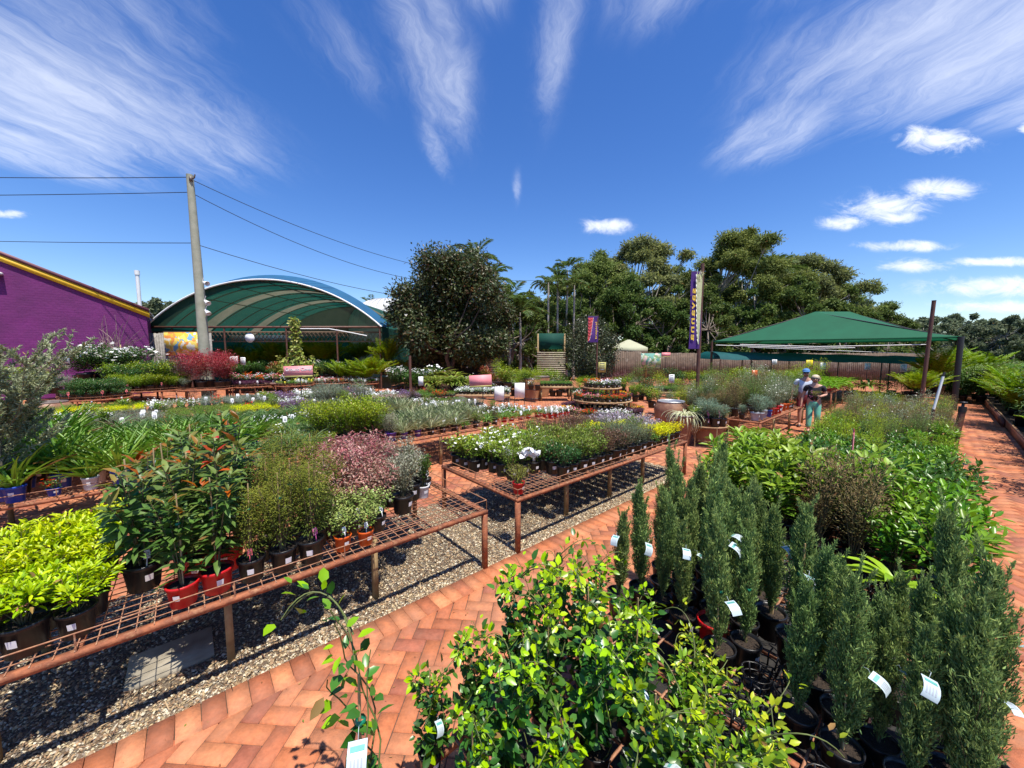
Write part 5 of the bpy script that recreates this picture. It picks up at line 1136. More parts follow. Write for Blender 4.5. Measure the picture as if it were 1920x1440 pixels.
# rectangular low timber tables with herb trays
def timber_table(label, x, y, w, dd, z, sp, pname, rz=0.0):
    T = thing('timber_table', label, 'table', (x, y, 0), rz, 'timber herb tables')
    b = MB()
    for k in range(5): b.box((0, -dd / 2 + (k + .5) * dd / 5, z - .02), (w, dd / 5 - .012, .03))
    b.box((0, -dd / 2 - .012, z - .06), (w, .02, .11)); b.build('tabletop', 'tabletop', T)
    for sx in (-1, 1):
        for sy in (-1, 1): b = MB(); b.box((0, 0, (z - .07) / 2), (.06, .06, z - .072)); b.build('leg', 'oldpost', T, loc=(sx * (w / 2 - .05), sy * (dd / 2 - .06), 0))
    nx = int(w / .15); ny = int(dd / .16)
    for i in range(nx):
        for j in range(ny):
            place(sp, x - w / 2 + (i + .5) * w / nx, y - dd / 2 + (j + .5) * dd / ny, z - .002, lbl(f"{SP[sp]['desc']}, {ordw(i + 1)} from the left, {ordw(j + 1)} row, {pname}", f"{SP[sp]['desc']}, {ordw(i + 1)} in {ordw(j + 1)} row, {pname}", f"{' '.join(SP[sp]['desc'].split()[-3:])}, {ordw(i + 1)} in {ordw(j + 1)} row, {pname}"), f'seedling pots on the {pname}', scale=.95)
timber_table('low timber table of herb seedlings right of the barrel planters', *at(1042, 17.0), 1.45, .9, .68, 'herb', 'table beside the barrels')
timber_table('low timber table of seedlings left of the tall banner pole', *at(1260, 15.6), 1.5, .9, .58, 'herb', 'table left of tall banner')
timber_table('rusty topped table of flowering pots under the second pink sign', *at(905, 14.3), 2.1, .9, .62, 'fwhite', 'table behind second pink sign')
timber_table('low shelf of broad leafed plants left of the second pink sign', *at(838, 15.3), 1.5, .9, .6, 'cordyl', 'shelf beside second pink sign')

# round table plants
for (x, y, r, lab, pick, tg, dp) in RT:
    nm = {'round table nearest': 'round table by the olive', 'round table with': 'round table before purple wall', 'round table under': 'round table of crimson shrubs', 'round table of low': 'dark purple round table', 'round table of mixed': 'round table behind pink sign', 'round table of pink': 'pink flower round table', 'smallest': 'smallest round table'}
    pn = next(v for k, v in nm.items() if lab.startswith(k)); round_fill(x, y, r, .6, pick, pn, dp, tagk=tg)

# ================================================================ row one: near bench
Z1 = .625
def P1(sp, s, t, label, **kw): return place(sp, *ST(s, t), Z1, label, kw.pop('group', 'potted plants on the near mesh bench'), **kw)
k = 0
for j, t in enumerate((3.08, 3.28, 3.5, 3.72, 3.95, 4.18)):
    for i, s in enumerate((-.52, -.71, -.91, -1.12, -1.34, -1.58)):
        if j == 0 and i == 0: s -= .03
        P1('lime', s + rnd.uniform(-.02, .02), t + rnd.uniform(-.02, .02), f'lime yellow shrub, {ordw(i + 1)} from the gap, {ordw(j + 1)} row back, near bench', scale=.88, group='lime yellow shrubs on the near bench')
red = [(-.24, 3.42, 'black', 'red tipped shrub in black pot, leftmost beside the bare mesh', 'white'), (-.04, 3.07, 'red', 'red tipped shrub in the front red pot nearest the camera', None), (.13, 3.10, 'red', 'red tipped shrub in red pot, right of the front one', None),
       (.02, 3.32, 'red', 'red tipped shrub in red pot just behind the two front red pots', None), (.2, 3.34, 'red', 'red tipped shrub in second row red pot beside the feathery shrubs', None), (-.2, 3.72, 'black', 'red tipped shrub in black pot, third row, left side', None), (.03, 3.62, 'black', 'red tipped shrub in black pot, third row, centre', None),
       (-.12, 4.0, 'black', 'red tipped shrub in black pot, fourth row, left side', None), (.12, 3.92, 'black', 'red tipped shrub in black pot, fourth row, centre', None), (.35, 3.8, 'black', 'red tipped shrub in black pot, touching the feathery shrubs', None), (.05, 4.25, 'black', 'red tipped shrub in the back row, left side', None), (.32, 4.2, 'black', 'red tipped shrub in the back row, right side', None)]
for s, t, c, l, tg in red: P1('redtip', s - .06, t - (.04 if t < 3.2 else 0), l, color=c, tag=tg, group='red tipped staked shrubs', scale=rnd.uniform(1.0, 1.12) * (1.0 if t > 3.2 else .85), stake=.72)
fe = [(.33, 3.06, 'pink photo'), (.52, 3.05, 'a'), (.7, 3.05, 'b'), (.42, 3.3, 'c'), (.62, 3.28, 'd'), (.8, 3.27, 'e'), (.5, 3.55, 'f'), (.72, 3.52, 'g'), (.92, 3.5, 'h'), (.6, 3.82, 'i'), (.82, 3.8, 'j'), (.7, 4.08, 'k'), (.95, 4.05, 'l'), (.6, 4.3, 'm')]
fl = ['front row, nearest the red pots', 'front row, second from the red pots', 'front row, beside the orange pots', 'second row, left', 'second row, centre', 'second row, right', 'third row, left', 'third row, centre', 'third row, beside the pink shrubs', 'fourth row, left', 'fourth row, right', 'fifth row, left', 'fifth row, right', 'back row']
for (s, t, _), l in zip(fe, fl): P1('feather', s - .07, t, f'feathery olive shrub in black pot, {l}', group='feathery olive shrubs', tag='pink' if l.startswith(('front row, beside',)) else ('red' if l.startswith('front row, nearest') else None), scale=rnd.uniform(.68, 1.02))
for s, t, c, l in [(.86, 3.05, 'orange', 'variegated shrub in orange pot, nearest the feathery shrubs'), (1.03, 3.02, 'orange', 'variegated shrub in orange pot at the front rail'), (1.02, 3.26, 'black', 'variegated shrub in black pot behind the orange pots'), (1.2, 3.2, 'black', 'variegated shrub in black pot below the pink shrubs'), (.9, 3.3, 'black', 'variegated shrub squeezed between feathery shrubs and orange pots')]:
    P1('varieg', s, t, l, color=c, tag='white', group='small variegated shrubs')
n = 0
for j, t in enumerate((3.42, 3.64, 3.87, 4.1, 4.33)):
    for i, s in enumerate((1.03, 1.27, 1.5, 1.74)):
        if j == 0 and i == 3: continue
        if j > 2 and i == 3: sp = 'greysh'
        else: sp = 'greysh' if i == 3 or (i == 2 and j < 2) else 'pink'
        P1(sp, s + rnd.uniform(-.03, .03), t + rnd.uniform(-.02, .02), f"{SP[sp]['desc']}, {ordw(i + 1)} from left, {ordw(j + 1)} row back, near bench", group='pink and grey shrubs on the near bench', scale=rnd.uniform(1.08, 1.25))
P1('upright', 1.86, 3.62, 'dark green shrub in the white pot on the bare mesh', group=None)
for i, (s, t) in enumerate([(2.02, 3.85), (2.04, 4.05), (2.0, 4.25), (1.9, 4.02), (1.84, 4.25)]): P1('midgreen' if i % 2 else 'upright', s, t, f'dark green pot plant, {ordw(i + 1)} in the cluster at the bench end behind the white pot', color='black', group='black pots at the end of the near bench', tag='white' if i < 2 else None)

# centre bench
def centre(i, j, s, t):
    if t < 3.3 and s < 3.35: return None
    if s < 2.9 and t < 3.7: return None
    if s < 3.05 and t > 4.1: return 'spiky' if False else 'garden'
    if s < 3.2 + (t - 3) * .1: return 'garden' if rnd.random() < .8 else 'midgreen'
    if s < 3.75: return 'darkgreen' if t < 3.25 else ('garden' if t > 3.8 else 'midgreen')
    if s < 4.35: return 'midgreen' if t < 3.9 else ('midgreen' if rnd.random() < .6 else 'brown')
    if s < 4.85: return 'brown' if (t < 3.3 or t > 3.8) else 'midgreen'
    if s < 5.6: return 'rosemary' if t < 3.75 else ('yellow' if t < 4.0 else 'brown')
    if s < 6.0: return 'yellow' if t < 3.9 else 'silverp'
    return 'silverp' if t > 3.3 else 'yellow'
block(centre, 2.78, 6.5, 3.06, 4.36, Z1, 'centre bench', 'its left end', .186, .186, .015, tag=None, scale=1.22)
P1('spiky', 2.72, 3.02, 'spiky yellow green shrub in red pot at the front corner of the centre bench', group=None, scale=1.25, rz=0)
P1('yellow', 2.85, 4.33, 'yellow green shrub at the back left corner of the centre bench', group=None, scale=1.5)
for i, (s, t) in enumerate([(3.02, 3.55), (3.1, 3.35), (3.2, 3.25)]):    # white wrapped flower sleeves
    x, y = ST(s, t); T = thing('paper_sleeve', f'white crumpled paper sleeve, {ordw(i + 1)} from the left, among the white flowered shrubs', 'paper sleeve', (x, y, Z1 + .3), rnd.random(), 'white sleeves on the centre bench')
    b = MB(); g = np.random.default_rng(i + 5); m_ = 16; b.inst(FLAT[0], FLAT[1], g.normal(0, .018, (m_, 3)), g.normal(0, 1, (m_, 3)) + np.array((0, -.3, .8)), g.normal(0, 1, (m_, 3)), .09, .08, (.8, .8, .82)); b.build('sheet', 'label', T)

# ================================================================ rows behind
def rowC1(i, j, s, t):
    if s < .0: return 'agap'
    return 'agap' if t > 6.6 and rnd.random() < .6 else ('agap' if s < .3 else 'lomand')
bl = lambda i, j: ('blue', 'blue', 'white', 'white', 'blue', 'black')[(i * 2 + j) % 6] if j < 3 else 'black'
block(rowC1, -2.0, .75, 6.35, 7.75, Z1, 'blue pot bench', 'the left edge', .27, .28, .03, color=bl)
def rowC2(i, j, s, t):
    if s < 1.5: return 'lomand' if j != 3 else 'greenwh'
    if s < 2.55 and t < 7.1: return 'bigshrub'
    if s < 2.9 and t < 6.8: return 'greysh'
    if s < 4.2: return 'silverg' if t < 7.0 or s > 3.2 else 'lomand'
    if s < 4.9: return 'silverg' if t > 6.6 else 'greenwh'
    return 'greenwh' if t < 7.2 else 'gcwhite'
def colC2(i, j):
    s = 1.1 + .27 * i
    return 'purple' if (j == 0 and 2.7 < s < 3.4) else ('red' if s > 5.3 and j < 3 else 'black')
block(rowC2, 1.12, 6.2, 6.35, 7.75, Z1, 'tussock bench', 'its left end', .26, .27, .03, color=colC2)
def rowD(i, j, s, t):
    if s < .8: return 'lomand' if s > -1.5 else 'agap'
    if s < 2: return 'greenwh' if t < 9.4 else 'lomand'
    if s < 3: return 'gcgreen' if t < 9 else 'silverg'
    if s < 4.4: return 'silverg' if t < 9.6 else 'gcpurple'
    if s < 5.4: return 'gcwhite'
    return 'gcgrey' if t < 9.5 else 'herb'
block(rowD, -3.6, 6.4, 8.75, 10.05, .585, 'third row bench', 'its left end', .25, .26, .03, scale=1.12)
def rowE(i, j, s, t):
    if s < -1.6: return 'gcpink' if t < 12 else 'gcwhite'
    if s < -.4: return 'gcgrey'
    if s < .8: return 'gcgreen'
    if s < 1.9: return 'gclime' if t < 12.1 else 'gcgreen'
    if s < 2.6: return 'gcpurple' if t < 12 else 'gcwhite'
    if s < 4: return 'greymound' if (i % 2 == 0 and j % 2 == 0) else 'gcgrey'
    if s < 5.2: return 'gcwhite' if t > 11.8 else 'gcpink'
    return ('gcpurple', 'herb', 'fred', 'gcgreen')[(i // 2) % 4]
block(rowE, -4.6, 6.8, 11.15, 12.5, .585, 'ground cover bench', 'its left end', .25, .26, .03, scale=1.22)
def rowF(i, j, s, t):
    if s < -2.5: return 'gcgreen'
    if s < -1: return 'gclime' if t < 14 else 'gcgreen'
    if s < .3: return ('gcwhite', 'gcpink', 'gcgreen')[(i + j) % 3]
    if s < 1.8: return 'gcgrey'
    return ('gcgreen', 'gcpurple', 'gcwhite', 'gcgrey')[(i // 2) % 4]
block(rowF, -4.8, 4.8, 13.42, 14.6, .585, 'farthest ground cover bench', 'its left end', .27, .28, .03, scale=1.3)
# lone red trays at the end of row C
for i in range(4):
    for j in range(3):
        s, t = 6.75 + i * .2, 6.3 + j * .2; place('gcwhite', *ST(s, t), .55, f'white flowered plant in red pot, {ordw(i + 1)} along, {ordw(j + 1)} row, small red pot table', 'red pots on the small table', color='red', tag='white')
bench('small square table of red pots past the tussock bench', 6.6, 7.5, 6.15, 6.85, .55, spacing=.15, wire=.004, rail=False)
# yellow flowers in row C/D
place('fyel', *ST(.95, 8.4), .58, 'yellow flowered pot hooked on the third row bench', 'potted plants on the third row bench', scale=1.3)

# olive tree at the left edge
def olive():
    g = np.random.default_rng(11); x, y = ST(-1.56, 6.5); T = thing('potted_olive', 'tall silvery olive tree in a blue pot at the left edge', 'potted tree', (x, y, Z1))
    link_obj('pot', pot_mesh(.14, .24, 'blue'), T); link_obj('soil', soil_mesh(.14, .2), T)
    sb = MB(); mb = MB(); segs = []
    for k in range(44):
        a = g.uniform(0, 2 * PI); L = g.uniform(.5, 1.15); z0 = g.uniform(.0, .8); p = np.array((0, 0, .22 + z0)); e = g.uniform(.6, 1.4); pts = [p]
        if k < 3: a = -.1 + .25 * k; L = 1.0 + .1 * k; e = .8 + .15 * k; p = np.array((.1, 0, .75)); pts = [p]
        for i in range(7): e += g.normal(0, .08); a += g.normal(0, .12); p = p + np.array((math.cos(a) * math.cos(e), math.sin(a) * math.cos(e), math.sin(e))) * L / 7; pts.append(p)
        segs.append(np.array(pts)); sb.tube(pts, np.linspace(.008, .0015, 8), 4, cap=False)
        for q in range(2):
            i = g.integers(2, 7); a2 = a + g.normal(0, 1); p2 = pts[i]; pp = [p2]; 
            for i2 in range(5): p2 = p2 + np.array((math.cos(a2) * .6, math.sin(a2) * .6, .6)) * .075; a2 += g.normal(0, .2); pp.append(p2)
            segs.append(np.array(pp)); sb.tube(pp, np.linspace(.004, .001, 6), 3, cap=False)
    sb.tube([(0, 0, .2), (.01, 0, .7), (0, .01, 1.1)], [.018, .014, .008], 6)
    for p in segs:
        n = int(len(p) * 22); t = g.uniform(.12, 1, n) * (len(p) - 1); i0 = np.clip(t.astype(int), 0, len(p) - 2); fr = (t - i0)[:, None]; P = p[i0] * (1 - fr) + p[i0 + 1] * fr; Tn = unit(p[i0 + 1] - p[i0])
        D = unit(Tn * .75 + g.normal(0, .5, (n, 3))); mb.inst(MID[0], MID[1], P, D, g.normal(0, 1, (n, 3)) + np.array((0, 0, .8)), g.uniform(.035, .06, n), g.uniform(.010, .015, n), mixc([(.17, .2, .08), (.12, .15, .06), (.28, .3, .18)], (.42, .44, .3), n, g, g.random(n) * .6))
    link_obj('stem', sb.mesh('stem', [pbr('olive_twig', (.2, .17, .11), (.14, .12, .08), .8)]), T); link_obj('foliage', mb.mesh('foliage', ['leaf'], True), T)
olive()

# ================================================================ right rack: climbers, conifers, leafy shrubs
ZR = RBZ + .01
cl = [(.95, 1.38, 'climber at the left corner of the main climber group', .82), (.98, 1.12, 'climber second along the front edge of the group', .9), (1.0, .86, 'climber third along the front edge of the group', .95), (1.0, .6, 'climber fourth along the front edge of the group', .85), (1.05, .35, 'climber at the bottom edge beside the yellow vines', .78),
      (1.28, 1.45, 'climber with tallest shoots at the path side', 1.08), (1.25, 1.18, 'climber in the second row with a long bare shoot', 1.1), (1.3, .92, 'climber in the second row, centre', 1.1), (1.28, .66, 'climber in the second row with blue care card', 1.0), (1.3, .42, 'climber in the second row, right end', .8),
      (1.55, 1.42, 'climber in the third row beside the path', 1.12), (1.55, 1.15, 'climber in the third row, second from the path', 1.1), (1.55, .9, 'climber in the third row arching towards the conifers', 1.0), (1.8, 1.3, 'climber in the back row next to the slim conifer', 1.0), (1.8, 1.02, 'climber in the back row touching the conifers', .95)]
cl += [(.74, 1.42, 'climber at the extreme lower left corner of the rack', .8), (.76, 1.12, 'climber cut off by the bottom edge, second from the left', .75), (.78, .82, 'climber cut off by the bottom edge, third from the left', .75)]
for s, t, l, sc1 in cl: place('climb', *ST(s, t), ZR, l, 'glossy climbing plants in the foreground', scale=sc1 * .88, card=(rnd.uniform(.25, .42) if rnd.random() < .6 else False), vis=False)
place('thinclimb', *ST(.47, 1.52), 0.02, 'tall thin climber standing alone at the bottom edge left of the group', 'glossy climbing plants in the foreground', scale=1.22, card=.36, vis=False, rz=2.0)
for i, (s, t) in enumerate([(1.5, .62), (1.55, .38), (1.75, .7), (1.78, .42), (1.3, .15), (1.98, .78)]): place('ylvine', *ST(s, t), ZR, f'yellow green vine, {ordw(i + 1)} of the cluster between glossy climbers and conifers', 'yellow green vines in the foreground', scale=rnd.uniform(.9, 1.1), vis=False)
cy = []
for i, (s, ts) in enumerate([(2.16, (.34, .16, -.02, -.2)), (2.32, (1.47, .78, .24, .06, -.12)), (2.48, (1.38, 1.2, 1.02, .84, .66, .36, .16, -.04, -.22)), (2.66, (1.3, 1.12, .94, .74, .5, .26, .06)), (2.84, (1.4, 1.22, 1.04, .86, .64, -.14)), (3.02, (1.32, 1.14, .96, .78)), (3.2, (1.42, 1.24, 1.06, .86)), (3.38, (1.32, 1.14, .98)), (3.56, (1.4, 1.22)), (3.74, (1.32,))]):
    for j, t in enumerate(ts):
        x, y = ST(s + rnd.uniform(-.04, .04), t + rnd.uniform(-.03, .03))
        place('cypress', x, y, ZR, f'blue green conifer, {ordw(j + 1)} from the path, {ordw(i + 1)} row from the camera', 'narrow blue green conifers', color='red' if (i, j) in ((1, 5), (2, 3)) else 'black', card=(rnd.uniform(.35, .62) if (i + j) % 3 != 0 else False), scale=rnd.uniform(.84, 1.06), stake=.55 if j % 3 == 1 else None, vis=False, lean=rnd.uniform(-.035, .035))
x, y = ST(3.0, .18); place('herb', x, y, ZR, 'small red pot standing behind the front conifers', None, color='red', scale=1.3)
place('longleaf', *ST(3.75, .12), ZR, 'long strap leafed plant arching at the path side behind conifers', None, scale=1.0)
def rightA(i, j, s, t):
    if s < 5.5 and t > .85: return 'tibou'
    if s < 5.0 and t < .4: return 'glossb'
    if s < 5.2: return ('glossb', 'glossb', 'airbrown', 'tibou')[rnd.randrange(4)]
    if s < 6.2: return ('glossb', 'camell', 'camell')[rnd.randrange(3)] if t < .9 else 'camell'
    if s < 7.6: return 'camell' if t > .2 or rnd.random() < .4 else 'glossb'
    return ('glossb', 'camell', 'airlime', 'glossb')[rnd.randrange(4)]
block(rightA, 4.1, 9.3, -.12, 1.48, ZR, 'right rack', 'the camera end', .27, .26, .04, jit=.03) if False else block(rightA, 4.2, 6.7, -.12, 1.48, ZR, 'right rack', 'the camera end', .27, .265, .035, scale=1.08)
block(rightA, 6.95, 9.3, -.12, 1.48, ZR, 'right rack', 'the camera end', .27, .265, .035, c0=11, scale=.74)
def rightB(i, j, s, t):
    q = (s * 1.7 + t * 2.3) % 5
    if s < 10.5: return 'glossb' if q < 2.0 else ('airgreen' if q < 3.5 else 'airlime')
    return ('airbrown', 'airgreen', 'airlime', 'airbrown', 'airgrey')[int(q)]
block(rightB, 9.6, 15.0, -.1, 1.45, ZR, 'far right rack', 'its near end', .33, .31, .04, scale=.95)

# long aisle bench
def aisle(i, j, s, t):
    if j == 0: return 'smallgrey' if s < 11 else 'airgrey'
    if j == 1: return 'smallgrey' if s < 10.5 else 'airgreen'
    q = (math.sin(s * 3.1 + t * 2.3) + 1) * 2
    return ('airgreen', 'airlime', 'airgrey', 'airbrown')[int(q) % 4] if s < 12.5 else ('airgrey', 'airgreen', 'airbrown', 'airgreen')[int(q) % 4]
def aislec(i, j):
    if j: return 'black'
    return ('silver', 'silver', 'silver', 'blue', 'red', 'red', 'red', 'white', 'orange', 'orange', 'terracotta', 'black', 'orange', 'red')[min(i, 13)]
block(aisle, 9.95, 15.6, 2.77, 4.25, .605, 'long aisle bench', 'its near end', .28, .29, .03, color=aislec)
block(lambda i, j, s, t: ('airgreen', 'grnmound', 'airlime', 'airbrown', 'airgrey')[(i * 3 + j * 2) % 5], 11.6, 16.2, 4.7, 6.2, .35, 'bed behind aisle bench', 'its near end', .5, .5, .06)
block(lambda i, j, s, t: 'fern' if j < 3 else 'grnmound', 17.8, 22, 2.7, 4.4, .755, 'fern bench', 'its near end', .45, .45, .05)
# ================================================================ shade canopy on the right, pipes, fences, back structures
M['canopy'] = cloth_mat('green_canopy_cloth', (.012, .145, .07), (.01, .115, .055), .35, scale=1.2)
T = thing('shade_canopy', 'green hipped shade cloth canopy on black posts at the right', 'shade canopy', (0, 0, 0))
cs0, cs1, ct0, ct1, cz = 21.8, 28.4, -.4, 8.35, 2.76
A, B_, C_, D_ = [(*ST(s, t), cz) for s, t in ((cs0, ct0), (cs1, ct0), (cs1, ct1), (cs0, ct1))]
R1, R2 = (*ST(24.3, 4.4), 4.25), (*ST(26.0, 3.3), 4.28)
def hip(b, zoff):
    def face(q, n=10):
        q = [np.array(v) + np.array((0, 0, zoff)) for v in q]; V = []
        for i in range(n + 1):
            for j in range(n + 1):
                u, v = i / n, j / n; p = (q[0] * (1 - u) + q[1] * u) * (1 - v) + (q[3] * (1 - u) + q[2] * u) * v
                p = p.copy(); p[2] -= .10 * 4 * v * (1 - v) * .7 + .0 * u; V.append(p)
        b.add(V, [(i * (n + 1) + j, (i + 1) * (n + 1) + j, (i + 1) * (n + 1) + j + 1, i * (n + 1) + j + 1) for i in range(n) for j in range(n)])
    face([A, B_, R2, R1]); face([C_, D_, R1, R2]); face([B_, C_, R2, R2]); face([D_, A, R1, R1])
b = MB(); hip(b, 0); b.build('cloth', 'canopy', T, smooth=True)
b = MB()
for p, q in ((A, B_), (B_, C_), (C_, D_), (D_, A)): b.bar(p, q, .05, .07)
b.build('hem', 'canopy', T)
for p, q in ((A, R1), (D_, R1), (B_, R2), (C_, R2), (R1, R2)): b = MB(); b.tube([np.array(p) - (0, 0, .05), np.array(q) - (0, 0, .06)], .03, 6); b.build('rafter', 'blackpipe', T)
for p, m in ((A, 'blackpipe'), (B_, 'blackpipe'), (C_, 'darkpipe'), (D_, 'darkpipe')):
    b = MB(); b.tube([(0, 0, 0), (0, 0, cz + .02)], .085 if p is A else .06, 10); b.build('post', m, T, loc=(p[0], p[1], 0))
qx, qy = GP(1785, 852); T = thing('tap_riser', 'brown riser pipe with black sprinkler fitting beside the right path', 'pipe', (qx, qy, 0))
b = MB(); b.tube([(0, 0, 0), (.06, 0, .5), (.12, 0, .92)], [.062, .058, .055], 12); b.build('lower_pipe', 'darkpipe', T)
b = MB(); b.tube([(.12, 0, .92), (.125, 0, 1.04)], .062, 12); b.tube([(.125, 0, 1.04), (.13, 0, 1.1), (.2, 0, 1.12)], .025, 8); b.lathe([(0, 1.1), (.05, 1.11), (.05, 1.14), (0, 1.15)], 10, c=(.13, 0, 0)); b.build('fitting', 'blackpipe', T)
def pipe(label, pts, r, mat): 
    b = MB(); b.tube(pts, r, 6); o = b.build('irrigation_pipe', mat); o['label'] = label; o['category'] = 'pipe'; o['group'] = 'overhead irrigation pipes'
pipe('upper white irrigation pipe under the green canopy', [(*at(1385, 13.5), zat(646, 13.5)), (*at(1530, 13.0), zat(650, 13.0)), (*at(1736, 11.6), zat(646, 11.6))], .013, 'white')
pipe('lower white irrigation pipe just under the upper one', [(*at(1340, 14), zat(647, 14)), (*at(1530, 14), zat(653, 14)), (*at(1600, 14), zat(652, 14))], .012, 'white')
pipe('long thin white pipe above the teal cloth cover', [(*at(1400, 16.5), zat(651, 16.5)), (*at(1740, 15.5), zat(664, 15.5))], .01, 'white')
pipe('curved white pipe in front of the vault lattice', [(*at(560, 21), zat(617, 21)), (*at(620, 21), zat(617, 21)), (*at(660, 21), zat(624, 21)), (*at(690, 21), zat(630, 21))], .03, 'white')
# low teal tunnel cover behind
T = thing('shade_tunnel', 'low teal shade cloth tunnel in front of the far fence', 'shade cover', (0, 0, 0))
P0, P1_ = at(1350, 19.5), at(1765, 17.5); n = 8; V = []
for k in range(13):
    u = k / 12; x, y = P0[0] * (1 - u) + P1_[0] * u, P0[1] * (1 - u) + P1_[1] * u
    for i in range(n + 1): a = PI * i / n; V.append((x + .0, y + 1.2 - 1.2 * math.cos(a), 1.82 - .2 * u + (.42 - .06 * u) * math.sin(a) - .03 * math.sin(k * 2.1)))
b = MB(); b.add(V, [(k * (n + 1) + i, (k + 1) * (n + 1) + i, (k + 1) * (n + 1) + i + 1, k * (n + 1) + i + 1) for k in range(12) for i in range(n)]); b.build('cover', 'teal_cloth', T, smooth=True)
for k in range(0, 13, 3):
    u = k / 12; x, y = P0[0] * (1 - u) + P1_[0] * u, P0[1] * (1 - u) + P1_[1] * u
    for yy in (0, 2.4): b = MB(); b.tube([(0, 0, 0), (0, 0, 1.82 - .2 * u)], .03, 6); b.build('post', 'darkpipe', T, loc=(x, y + yy, 0))
fence('long brown paling fence along the back of the nursery', (at(1125, 31.5)[0], 31.5), (at(1790, 28.5)[0], 28.5), 2.12, 'oldpaling', .13, .01)
fence('short brown paling fence under the cream pavilion roof', (at(1152, 27.5)[0], 27.5), (at(1202, 27.5)[0], 27.5), zat(659, 27.5), 'oldpaling', .13, .01)
o = MB(); o.box((0, 0, 0), (at(1238, 24.5)[0] - at(1201, 24.5)[0], .03, .95)); o = o.build('painted_panel', 'pond', loc=(at(1220, 24.5)[0], 24.5, zat(676, 24.5))); o['label'] = 'green pond painting panel on the far fence'; o['category'] = 'mural'
T = thing('pavilion', 'cream roofed pavilion behind the dense dark shrub', 'pavilion', (at(1178, 30)[0], 30, 0)); w = 2.3
z0, z1 = zat(652, 30), zat(637, 30)
b = MB(); b.add([(-w / 2, -1, z0), (w / 2, -1, z0), (w / 2, 1.3, z0), (-w / 2, 1.3, z0), (-.1, .1, z1), (.1, .1, z1)], [(0, 1, 5), (0, 5, 4), (1, 2, 5), (2, 3, 4), (2, 4, 5), (3, 0, 4)]); b.box((0, -1.01, z0 - .2), (w, .02, .4)); b.box((w / 2, .15, z0 - .2), (.02, 2.3, .4))
b.build('roof', cloth_mat('cream_canvas', (.55, .58, .4), (.48, .5, .34), .3), T)
for sx in (-1, 1):
    for yy in (-.95, 1.25): b = MB(); b.box((0, 0, z0 / 2), (.08, .08, z0)); b.build('post', 'oldpost', T, loc=(sx * w / 2 * .96, yy, 0))
M['slat'] = pbr('weathered_slat', (.4, .35, .26), (.28, .22, .15), .85, scale=2)
def slat_panel(label, px0, px1, py0, py1, d, ct):
    x0, x1 = at(px0, d)[0], at(px1, d)[0]; T = thing('slat_screen', label, 'screen', ((x0 + x1) / 2, d, 0), 0, 'slatted screens'); w = x1 - x0; z1, z0 = zat(py0, d), zat(py1, d)
    b = MB(); n = int((z1) / .13)
    for k in range(n): b.box((0, 0, .07 + k * .13), (w, .03, .085))
    b.build('slats', 'slat', T)
    for sx in (-1, 1): b = MB(); b.box((0, .05, zat(ct, d) / 2), (.09, .06, zat(ct, d))); b.build('post', 'oldpost', T, loc=(sx * (w / 2 - .05), 0, 0))
    b = MB(); b.box((0, .06, (z1 + zat(ct, d)) / 2 + .03), (w, .02, zat(ct, d) - z1 - .02)); b.build('top_cloth', 'green_cloth', T)
slat_panel('slatted timber screen topped with green cloth behind the flowers', 1007, 1060, 656, 690, 23, 626)
slat_panel('narrow slatted screen beside the magnolia trunk', 911, 938, 650, 700, 22, 624)

# timber edging of the palm bed
def edging():
    T = thing('garden_edging', 'low brown timber edging along the palm bed', 'edging', (0, 0, 0))
    for s0, s1, t in ((6, 12, -1.38), (12, 18, -1.36), (18, 26, -1.3)):
        b = MB(); a, c = ST(s0, t), ST(s1 - .01, t); b.bar((*a, .11), (*c, .11), .07, .22); b.build('board', 'brownrail', T)
    b = MB(); a, c = ST(6, -1.37), ST(26, -1.32); b.tube([(*a, .235), (*c, .235)], .02, 6); b.build('hose', 'tabletop', T)
edging()
b = MB(); q = [ST(4, -1.42), ST(30, -1.36), ST(30, -9), ST(4, -9)]; b.add([(x, y, .1) for x, y in q], [(0, 3, 2, 1)]); b.build('garden_bed', 'soil', kind='structure')

